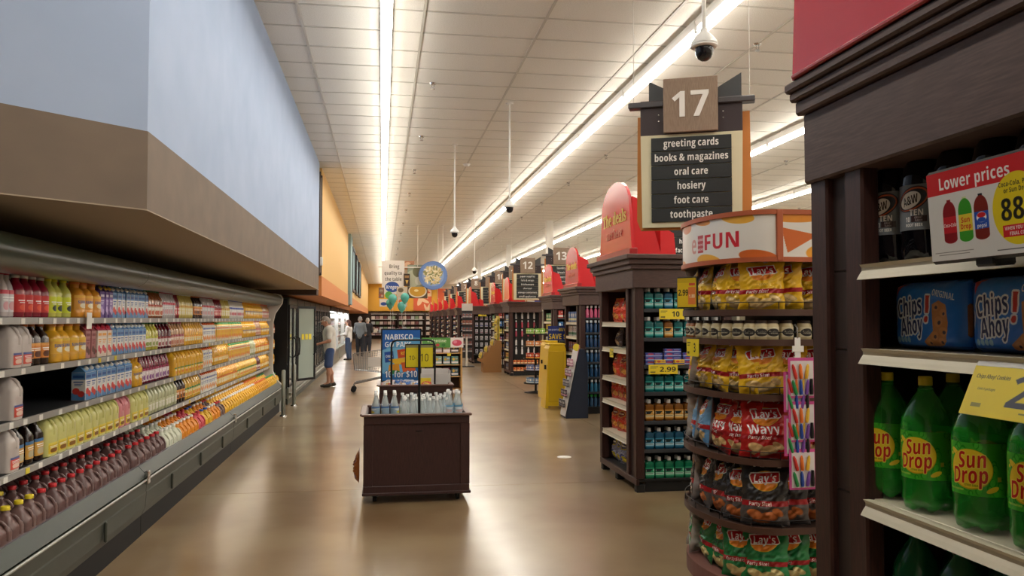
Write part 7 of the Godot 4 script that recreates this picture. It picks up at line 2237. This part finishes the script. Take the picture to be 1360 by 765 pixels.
func build_far():
	var paper := [["paper_pack", Vector3(0.3, 0.28, 0.3), box_art("d8dce0", "8ab0d0", "5a9a5a"), "pale paper towel pack on the floor shelf of aisle twelve"], ["paper_pack", Vector3(0.26, 0.26, 0.25), box_art("e0d8c8", "c8b04a", "a84a3a"), "cream napkin pack on the second shelf of aisle twelve"], ["paper_pack", Vector3(0.28, 0.24, 0.25), box_art("e4e4e4", "4a8ac0", "d8c8d8"), "white tissue pack on the third shelf of aisle twelve"], ["paper_pack", Vector3(0.24, 0.22, 0.25), box_art("dcd8e0", "a85a7a", "e8e0d0"), "lilac tissue pack on the fourth shelf of aisle twelve"], ["paper_pack", Vector3(0.27, 0.24, 0.25), box_art("e4e8e4", "7ab08a", "5a8ab8"), "white towel pack on the fifth shelf of aisle twelve"], ["paper_pack", Vector3(0.25, 0.25, 0.25), box_art("d4e0d8", "7ac09a", "c8d8e0"), "pale green pack on top of aisle twelve"]]
	gondola("long gondola of white paper packs along aisle twelve", 4.7, 12.5, -23.55, 1.15, paper, "paper packs")
	var misc := func(k: int, lab: String) -> Array:
		var out := []
		for s in 5:
			out.append(["goods_box", Vector3(0.34, 0.24, 0.2), box_art(["a84a3a", "3a5a9a", "c8a83a", "5a8a5a", "8a6a9a", "c8c4bc", "3a8a9a"][(k + s) % 7], "e8e4d8", ["d8c23a", "8a3a3a", "3a4a8a"][s % 3]), "coloured box on the %s level of the %s" % [NTH[s], lab]])
		return out
	var zs := [[3.4, -5.0, "gondola behind the curved chip rack"], [3.5, -7.55, "gondola behind the mouthwash end cap"], [4.4, -10.75, "gondola behind the hidden end cap"], [4.45, -13.85, "gondola behind the deodorant end cap"], [4.9, -18.15, "gondola along aisle thirteen"], [4.8, -27.05, "gondola along aisle eleven"], [4.35, -30.25, "gondola behind the hanging packets"]]
	for i in zs.size():
		gondola("long " + zs[i][2], zs[i][0], 11.5, zs[i][1], 1.15, misc.call(i, zs[i][2]) if i in [4, 5] else [], "boxes")
	for k in 6:
		var lab: String = "%s far gondola towards the back wall" % NTH[k]
		gondola(lab, 4.3, 10.0, -35.65 - k * 4.1, 1.15, [], "")
	# red and navy header boards over aisle twelve
	var rb := thing("aisle_banner", "red banner with white blocks between navy boards above the paper packs", "banner", Vector3(5.3, 2.12, -23.6))
	bx("red_board", Vector3(-0.55, 0.0, 0), Vector3(0.75, 0.3, 0.03), mat("red_side"), rb)
	for q in 3:
		bx("white_block", Vector3(-0.35 + q * 0.35, 0.04, 0.03), Vector3(-0.12 + q * 0.35, 0.22, 0.035), mat("white_card"), rb)
	for q in [-0.75, 0.85]:
		bx("navy_board", Vector3(q - 0.1, -0.1, -0.02), Vector3(q + 0.1, 0.5, 0.02), mat("banner_navy", C("22388a"), 0.5), rb)
	bx("upright", Vector3(0.08, -0.28, -0.04), Vector3(0.12, 0.0, -0.01), mat("shelf_white"), rb)
	# pale hoop shelves at the back wall: dark racks with white strips
	for k in 5:
		var x0 := -1.0 + k * 2.3
		var o := thing("back_rack", "dark rack with pale goods along the back wall, %s from the soffit" % ["first", "second", "third", "fourth", "fifth"][k], "shelf unit", Vector3(x0, 0, -69.2))
		bx("back_panel", Vector3(0, 0, -0.6), Vector3(2.2, 2.2, -0.55), mat("wall_dark"), o)
		bx("side_panel", Vector3(0, 0, -0.6), Vector3(0.05, 2.2, 0), mat("dark_wood"), o)
		for y in [0.3, 0.75, 1.2, 1.65, 2.1]:
			bx("shelf", Vector3(0.05, y - 0.03, -0.55), Vector3(2.2, y, 0), mat("shelf_white") if y > 1.5 else mat("dark_wood"), o)
		for s in 4:
			for q in 6:
				var c: String = ["c8b8b0", "8a6a6a", "b8a090", "6a3a3a", "a8a8a8", "7a8a6a"][(k + s * 2 + q) % 6]
				solo("back_goods", box_mesh(Vector3(0.28, 0.26, 0.2), 0.01), gloss(c, 0.5), "dull coloured box on the %s level of the %s back wall rack" % [NTH[s], NTH[k]], "box", Vector3(x0 + 0.22 + q * 0.34, [0.3, 0.75, 1.2, 1.65][s] + 0.131, -69.4), 0.0, "boxes of the %s level, %s back rack" % [NTH[s], NTH[k]])
	# low produce-like tables in front of the back wall
	for k in 4:
		var tx := -0.6 + (k % 2) * 1.9
		var tz := -52.0 - (k / 2) * 7.0
		var t := thing("display_table", "low dark display table with pale goods, %s towards the back wall" % ["first", "second", "third", "last"][k], "table", Vector3(tx, 0, tz))
		bx("top", Vector3(-0.7, 0.75, -0.5), Vector3(0.7, 0.8, 0.5), mat("dark_wood"), t)
		for sx in [-0.6, 0.6]:
			for sz in [-0.4, 0.4]:
				bx("leg", Vector3(sx - 0.04, 0, sz - 0.04), Vector3(sx + 0.04, 0.75, sz + 0.04), mat("dark_wood"), t)
		for q in 4:
			solo("bakery_box", box_mesh(Vector3(0.24, 0.18, 0.3), 0.01), gloss(["d8d0c8", "c8a8a0", "d8d4c0", "a8b8c0"][(k + q) % 4], 0.4), "pale box on the %s display table before the back wall" % ["first", "second", "third", "last"][k], "box", Vector3(tx - 0.5 + q * 0.33, 0.891, tz), 0.0, "pale boxes of the %s table" % ["first", "second", "third", "last"][k])

# ---------------------------------------------------------------- people
# a field of tapered bones joined smoothly, meshed as surface nets
func nets(bones: Array, cell: float, blend: float) -> MB:
	var lo := Vector3.ONE * 99.0
	var hi := -lo
	for b in bones:
		var r := maxf(b[2], b[3])
		lo = lo.min(b[0] - Vector3.ONE * r).min(b[1] - Vector3.ONE * r)
		hi = hi.max(b[0] + Vector3.ONE * r).max(b[1] + Vector3.ONE * r)
	lo -= Vector3.ONE * cell * 4.0
	hi += Vector3.ONE * cell * 4.0
	var n := Vector3i(((hi - lo) / cell).ceil()) + Vector3i.ONE
	var sx := 1
	var sy := n.x
	var sz := n.x * n.y
	var f := PackedFloat32Array()
	f.resize(n.x * n.y * n.z)
	f.fill(9.0)
	for b in bones:
		var a: Vector3 = b[0]
		var d: Vector3 = b[1] - a
		var dd := maxf(d.length_squared(), 1e-9)
		var ra: float = b[2]
		var rb: float = b[3]
		var r := maxf(ra, rb) + cell * 3.0 + blend
		var i0 := Vector3i((a.min(b[1]) - Vector3.ONE * r - lo) / cell).clamp(Vector3i.ZERO, n - Vector3i.ONE)
		var i1 := Vector3i((a.max(b[1]) + Vector3.ONE * r - lo) / cell).clamp(Vector3i.ZERO, n - Vector3i.ONE)
		var sq: Vector3 = b[4] if b.size() > 4 else Vector3.ONE
		for z in range(i0.z, i1.z + 1):
			for y in range(i0.y, i1.y + 1):
				var k := z * sz + y * sy + i0.x
				for x in range(i0.x, i1.x + 1):
					var p := lo + Vector3(x, y, z) * cell - a
					var t := clampf(p.dot(d) / dd, 0.0, 1.0)
					var q := (p - d * t) * sq
					var v := q.length() - lerpf(ra, rb, t)
					var o := f[k]
					var h := maxf(blend - absf(o - v), 0.0) / maxf(blend, 1e-6)
					f[k] = minf(o, v) - h * h * blend * 0.25
					k += 1
	var m := MB.new()
	var ids := {}
	var offs := [0, sx, sy, sx + sy, sz, sz + sx, sz + sy, sz + sx + sy]
	var cor := [Vector3(0, 0, 0), Vector3(1, 0, 0), Vector3(0, 1, 0), Vector3(1, 1, 0), Vector3(0, 0, 1), Vector3(1, 0, 1), Vector3(0, 1, 1), Vector3(1, 1, 1)]
	var edges := [[0, 1], [2, 3], [4, 5], [6, 7], [0, 2], [1, 3], [4, 6], [5, 7], [0, 4], [1, 5], [2, 6], [3, 7]]
	for z in n.z - 1:
		for y in n.y - 1:
			for x in n.x - 1:
				var k := z * sz + y * sy + x
				var f0 := f[k]
				if f0 > cell * 2.5 or f0 < -cell * 2.5:
					continue
				var neg := 0
				for o in offs:
					if f[k + o] < 0.0: neg += 1
				if neg == 0 or neg == 8:
					continue
				var c := Vector3.ZERO
				var cnt := 0
				for e in edges:
					var va := f[k + offs[e[0]]]
					var vb := f[k + offs[e[1]]]
					if (va < 0.0) != (vb < 0.0):
						c += cor[e[0]].lerp(cor[e[1]], va / (va - vb))
						cnt += 1
				var g := Vector3(f[k + sx] - f0, f[k + sy] - f0, f[k + sz] - f0) + Vector3(f[k + offs[7]] - f[k + offs[6]], f[k + offs[7]] - f[k + offs[5]], f[k + offs[7]] - f[k + offs[3]])
				ids[k] = m.vert(lo + (Vector3(x, y, z) + c / cnt) * cell, g.normalized(), Vector2.ZERO)
	for k in ids:
		for ax in 3:
			var s: int = [sx, sy, sz][ax]
			var u: int = [sy, sz, sx][ax]
			var w: int = [sz, sx, sy][ax]
			if (f[k] < 0.0) != (f[k + s] < 0.0) and ids.has(k - u) and ids.has(k - w) and ids.has(k - u - w):
				m.tri(ids[k], ids[k - u], ids[k - u - w])
				m.tri(ids[k], ids[k - u - w], ids[k - w])
	return m

func hand_bones(wrist: Vector3, dir: Vector3, side: Vector3, curl: Vector3) -> Array:
	var out := []
	var palm := wrist + dir * 0.085
	out.append([wrist, wrist + dir * 0.045, 0.026, 0.03])
	for i in 4:
		var s := (i - 1.5) * 0.019
		var root := palm + side * s - dir * 0.012
		var len: float = [0.062, 0.075, 0.07, 0.055][i]
		var k1 := root + dir * len * 0.5 + curl * 0.006
		var k2 := k1 + (dir * 0.8 + curl * 0.6).normalized() * len * 0.35
		var tip := k2 + (dir * 0.4 + curl * 0.9).normalized() * len * 0.3
		out.append([wrist + dir * 0.03 + side * s * 0.7, root, 0.014, 0.0105])
		out.append([root, k1, 0.01, 0.009]); out.append([k1, k2, 0.009, 0.0085]); out.append([k2, tip, 0.0085, 0.007])
	var tb := wrist + dir * 0.025 - side * 0.026
	out.append([tb, tb + (dir * 0.6 - side * 0.8).normalized() * 0.035, 0.013, 0.011])
	out.append([tb + (dir * 0.6 - side * 0.8).normalized() * 0.035, tb + (dir * 0.6 - side * 0.8).normalized() * 0.035 + (dir + curl * 0.4).normalized() * 0.035, 0.01, 0.008])
	return out

# faces +Z; j holds joints of both arms and legs
func person(label: String, at: Vector3, turn: float, j: Dictionary, look: Dictionary, fine: float):
	var o := thing("person", label, "person", at, turn)
	var skin := mat("skin_" + look.skin, C(look.skin), 0.55)
	var H: Vector3 = j.head
	var up: Vector3 = (j.head - j.neck).normalized()
	var fw: Vector3 = look.face
	var sd := fw.cross(up).normalized()
	var torso := [[j.hip, j.waist, 0.135, 0.135, Vector3(0.92, 1, 1.15)], [j.waist, j.chest, 0.13, 0.14, Vector3(0.9, 1, 1.1)], [j.chest + Vector3(-0.09, 0.05, 0), j.chest + Vector3(0.09, 0.05, 0), 0.105, 0.105], [j.chest + Vector3(0, 0.08, 0), j.neck, 0.08, 0.055], [j.sl, j.sr, 0.062, 0.062]]
	var body := torso.duplicate()
	body.append([j.neck, H, 0.052, 0.05])
	for s in ["l", "r"]:
		body.append([j["s" + s], j["e" + s], 0.052, 0.042])
		body.append([j["e" + s], j["w" + s], 0.042, 0.028])
		body.append([j["h" + s], j["k" + s], 0.085, 0.06])
		body.append([j["k" + s] + Vector3(0, -0.02, -0.015), j["k" + s].lerp(j["a" + s], 0.4) + Vector3(0, 0, -0.025), 0.055, 0.056])
		body.append([j["k" + s].lerp(j["a" + s], 0.4) + Vector3(0, 0, -0.015), j["a" + s], 0.052, 0.036])
		body.append([j["a" + s], j["a" + s] + Vector3(0, -0.04, 0.12), 0.04, 0.03])
	var mb := nets(body, fine, 0.035)
	# head with its own finer grid
	var hb := [[H + up * 0.05 - fw * 0.01, H + up * 0.06 + fw * 0.0, 0.088, 0.088, Vector3(1.12, 1, 1)], [H - up * 0.03 + fw * 0.02, H + up * 0.03 + fw * 0.025, 0.062, 0.075], [H - up * 0.075 + fw * 0.055, H - up * 0.05 + fw * 0.03, 0.032, 0.05], [H + up * 0.03 + fw * 0.095, H - up * 0.008 + fw * 0.115, 0.01, 0.016], [H - up * 0.038 + fw * 0.088 - sd * 0.018, H - up * 0.038 + fw * 0.088 + sd * 0.018, 0.011, 0.011], [H + up * 0.05 + fw * 0.08 - sd * 0.03, H + up * 0.05 + fw * 0.08 + sd * 0.03, 0.016, 0.016], [H - up * 0.06, j.neck, 0.052, 0.055]]
	for s in [-1.0, 1.0]:
		hb.append([H + sd * s * 0.083 - up * 0.015, H + sd * s * 0.09 + up * 0.025 - fw * 0.01, 0.012, 0.018])
	mb.add(nets(hb, 0.006, 0.018), Transform3D())
	for s in ["l", "r"]:
		var dir: Vector3 = (j["w" + s] - j["e" + s]).normalized()
		var sv := dir.cross(Vector3.UP if absf(dir.y) < 0.8 else fw).normalized() * (1.0 if s == "l" else -1.0)
		mb.add(nets(hand_bones(j["w" + s], dir, sv, sv.cross(dir) * (-1.0 if s == "l" else 1.0)), 0.005, 0.008), Transform3D())
	part("body", mb.done(), skin, o)
	for s in [-1.0, 1.0]:
		part("eye", MB.new().lathe([[0.0, -0.008], [0.009, -0.004], [0.009, 0.004], [0.0, 0.008]], 8).done(), mat("eye_dark", C("2a1c14"), 0.2), o, H + up * 0.028 + fw * 0.092 + sd * s * 0.031)
	# clothes: the same bones, a little thicker
	var grow := func(list: Array, g: float) -> Array:
		return list.map(func(b): return [b[0], b[1], b[2] + g, b[3] + g] + b.slice(4))
	var top: Array = grow.call(torso.slice(0, 5), look.get("bulk", 0.014))
	top[3] = [j.chest + Vector3(0, 0.05, 0), j.neck.lerp(j.chest, 0.45), 0.1, 0.078]
	for s in ["l", "r"]:
		var ee: Vector3 = j["s" + s].lerp(j["e" + s], look.sleeve) if look.sleeve < 1.0 else j["e" + s]
		top.append([j["s" + s], ee, 0.07, 0.066])
		if look.sleeve >= 1.0:
			top.append([ee, ee.lerp(j["w" + s], 0.9), 0.06, 0.045])
	top.append([j.hip + Vector3(0, -0.03, 0), j.waist, 0.155, 0.148, Vector3(0.92, 1, 1.12)])
	part("shirt", nets(top, fine, 0.03).done(), mat("cloth_" + look.top, C(look.top), 0.85), o)
	var low := [[j.hip + Vector3(0, -0.02, 0), j.hip + Vector3(0, 0.05, 0), 0.142, 0.145, Vector3(0.9, 1, 1.12)]]
	for s in ["l", "r"]:
		var kk: Vector3 = j["h" + s].lerp(j["k" + s], look.leg) if look.leg < 1.0 else j["k" + s]
		low.append([j["h" + s], kk, 0.108, 0.098 if look.leg < 1.0 else 0.092])
		if look.leg >= 1.0:
			low.append([kk + Vector3(0, 0, -0.01), j["a" + s] + Vector3(0, 0.02, -0.01), 0.092, 0.068])
	part("shorts" if look.leg < 1.0 else "trousers", nets(low, fine, 0.03).done(), mat("cloth_" + look.low, C(look.low), 0.85), o)
	for s in ["l", "r"]:
		var a: Vector3 = j["a" + s]
		var sb := [[a + Vector3(0, -0.035, -0.035), a + Vector3(0, -0.05, 0.1), 0.048, 0.04], [a + Vector3(0, -0.05, 0.1), a + Vector3(0, -0.055, 0.16), 0.04, 0.032], [a + Vector3(0, -0.01, -0.01), a + Vector3(0, -0.04, 0.03), 0.045, 0.045]]
		part("shoe", nets(sb, 0.012, 0.02).done(), mat("shoe_dark", C("26241f"), 0.6), o)
	if look.has("cap"):
		var cb := [[H + up * 0.085 - fw * 0.012, H + up * 0.1 - fw * 0.012, 0.092, 0.075, Vector3(1.06, 1, 1)]]
		for k in 5:
			cb.append([H + up * 0.075 + sd * (k - 2) * 0.025 + fw * 0.05, H + up * 0.06 + sd * (k - 2) * 0.022 + fw * (0.16 - absf(k - 2) * 0.012), 0.012, 0.008])
		part("cap", nets(cb, 0.008, 0.012).done(), mat("cloth_" + look.cap, C(look.cap), 0.85), o)
	if look.has("hair"):
		var hr := [[H + up * 0.075 - fw * 0.025, H + up * 0.085 - fw * 0.02, 0.092, 0.09, Vector3(1.05, 1, 1)], [H + up * 0.0 - fw * 0.055, H + up * 0.05 - fw * 0.05, 0.06, 0.075]]
		if look.get("long", false):
			for k in 5:
				hr.append([H - fw * 0.05 + sd * (k - 2) * 0.035, H - up * 0.26 - fw * 0.06 + sd * (k - 2) * 0.038, 0.045, 0.028])
		part("hair", nets(hr, 0.01, 0.02).done(), mat("hair_" + look.hair, C(look.hair), 0.6), o)

func stance(h: float) -> Dictionary:
	var k := h / 1.75
	var d := {"hip": Vector3(0, 0.95, 0), "waist": Vector3(0, 1.1, 0.01), "chest": Vector3(0, 1.32, 0.0), "neck": Vector3(0, 1.5, 0.005), "head": Vector3(0, 1.6, 0.02), "sl": Vector3(0.17, 1.42, 0), "sr": Vector3(-0.17, 1.42, 0), "el": Vector3(0.23, 1.14, -0.03), "er": Vector3(-0.23, 1.14, -0.03), "wl": Vector3(0.25, 0.89, 0.04), "wr": Vector3(-0.25, 0.89, 0.04), "hl": Vector3(0.095, 0.92, 0), "hr": Vector3(-0.095, 0.92, 0), "kl": Vector3(0.1, 0.5, 0.02), "kr": Vector3(-0.1, 0.5, 0.02), "al": Vector3(0.1, 0.09, -0.02), "ar": Vector3(-0.1, 0.09, -0.02)}
	for q in d:
		d[q] *= k
	return d

func build_people():
	# man in white shirt and cap reaching into the freezer, seen from the side
	var j := stance(1.72)
	j.head = Vector3(0, 1.56, 0.09); j.neck = Vector3(0, 1.46, 0.03); j.chest = Vector3(0, 1.3, 0.02)
	j.sl = Vector3(0.18, 1.4, 0.03); j.sr = Vector3(-0.18, 1.4, 0.03)
	j.el = Vector3(0.25, 1.13, 0.03); j.wl = Vector3(0.2, 1.06, 0.27)
	j.er = Vector3(-0.26, 1.12, 0.02); j.wr = Vector3(-0.2, 1.05, 0.25)
	j.kl = Vector3(0.11, 0.5, 0.05); j.al = Vector3(0.12, 0.1, 0.04)
	j.ar = Vector3(-0.11, 0.1, -0.08)
	person("man in white t-shirt, denim shorts and pale cap reaching into the freezer", Vector3(-1.26, 0, -20.2), -PI / 2 + 0.12, j, {"skin": "b07f66", "top": "cdc9c2", "low": "3b4f78", "sleeve": 0.72, "leg": 0.88, "cap": "b9b3a8", "face": Vector3(0, -0.25, 0.97).normalized(), "hair": "8a8078", "bulk": 0.034}, 0.016)
	var w := stance(1.6)
	w.wr = Vector3(-0.18, 1.0, 0.3); w.er = Vector3(-0.22, 1.05, 0.05); w.wl = Vector3(0.16, 1.0, 0.3); w.el = Vector3(0.2, 1.05, 0.05)
	person("woman with long auburn hair, white top and jeans by the white-lit cooler", Vector3(-1.35, 0, -33.5), -PI / 2 - 0.3, w, {"skin": "c49a84", "top": "d4d0cc", "low": "3a4a66", "sleeve": 1.0, "leg": 1.0, "face": Vector3(0, -0.1, 0.99).normalized(), "hair": "4a2418", "long": true}, 0.022)
	var m := stance(1.76)
	m.kl = Vector3(0.1, 0.5, 0.08); m.al = Vector3(0.1, 0.1, 0.12); m.wl = Vector3(0.2, 1.0, 0.28); m.el = Vector3(0.24, 1.12, 0.04); m.wr = Vector3(-0.2, 1.0, 0.28); m.er = Vector3(-0.24, 1.12, 0.04)
	person("grey-haired man in grey sweater and dark trousers walking away down the aisle", Vector3(-0.98, 0, -36.5), PI - 0.1, m, {"skin": "b98f78", "top": "6f757a", "low": "22242c", "sleeve": 1.0, "leg": 1.0, "face": Vector3(0, 0, 1), "hair": "8f8a84"}, 0.022)
	var n := stance(1.7)
	n.wl = Vector3(0.2, 1.0, 0.25); n.wr = Vector3(-0.2, 1.0, 0.25)
	person("person in black jacket with pale hair beyond the grey sweater man", Vector3(-0.72, 0, -40.5), PI, n, {"skin": "c09a84", "top": "26262a", "low": "2a2c34", "sleeve": 1.0, "leg": 1.0, "face": Vector3(0, 0, 1), "hair": "b0a898"}, 0.024)
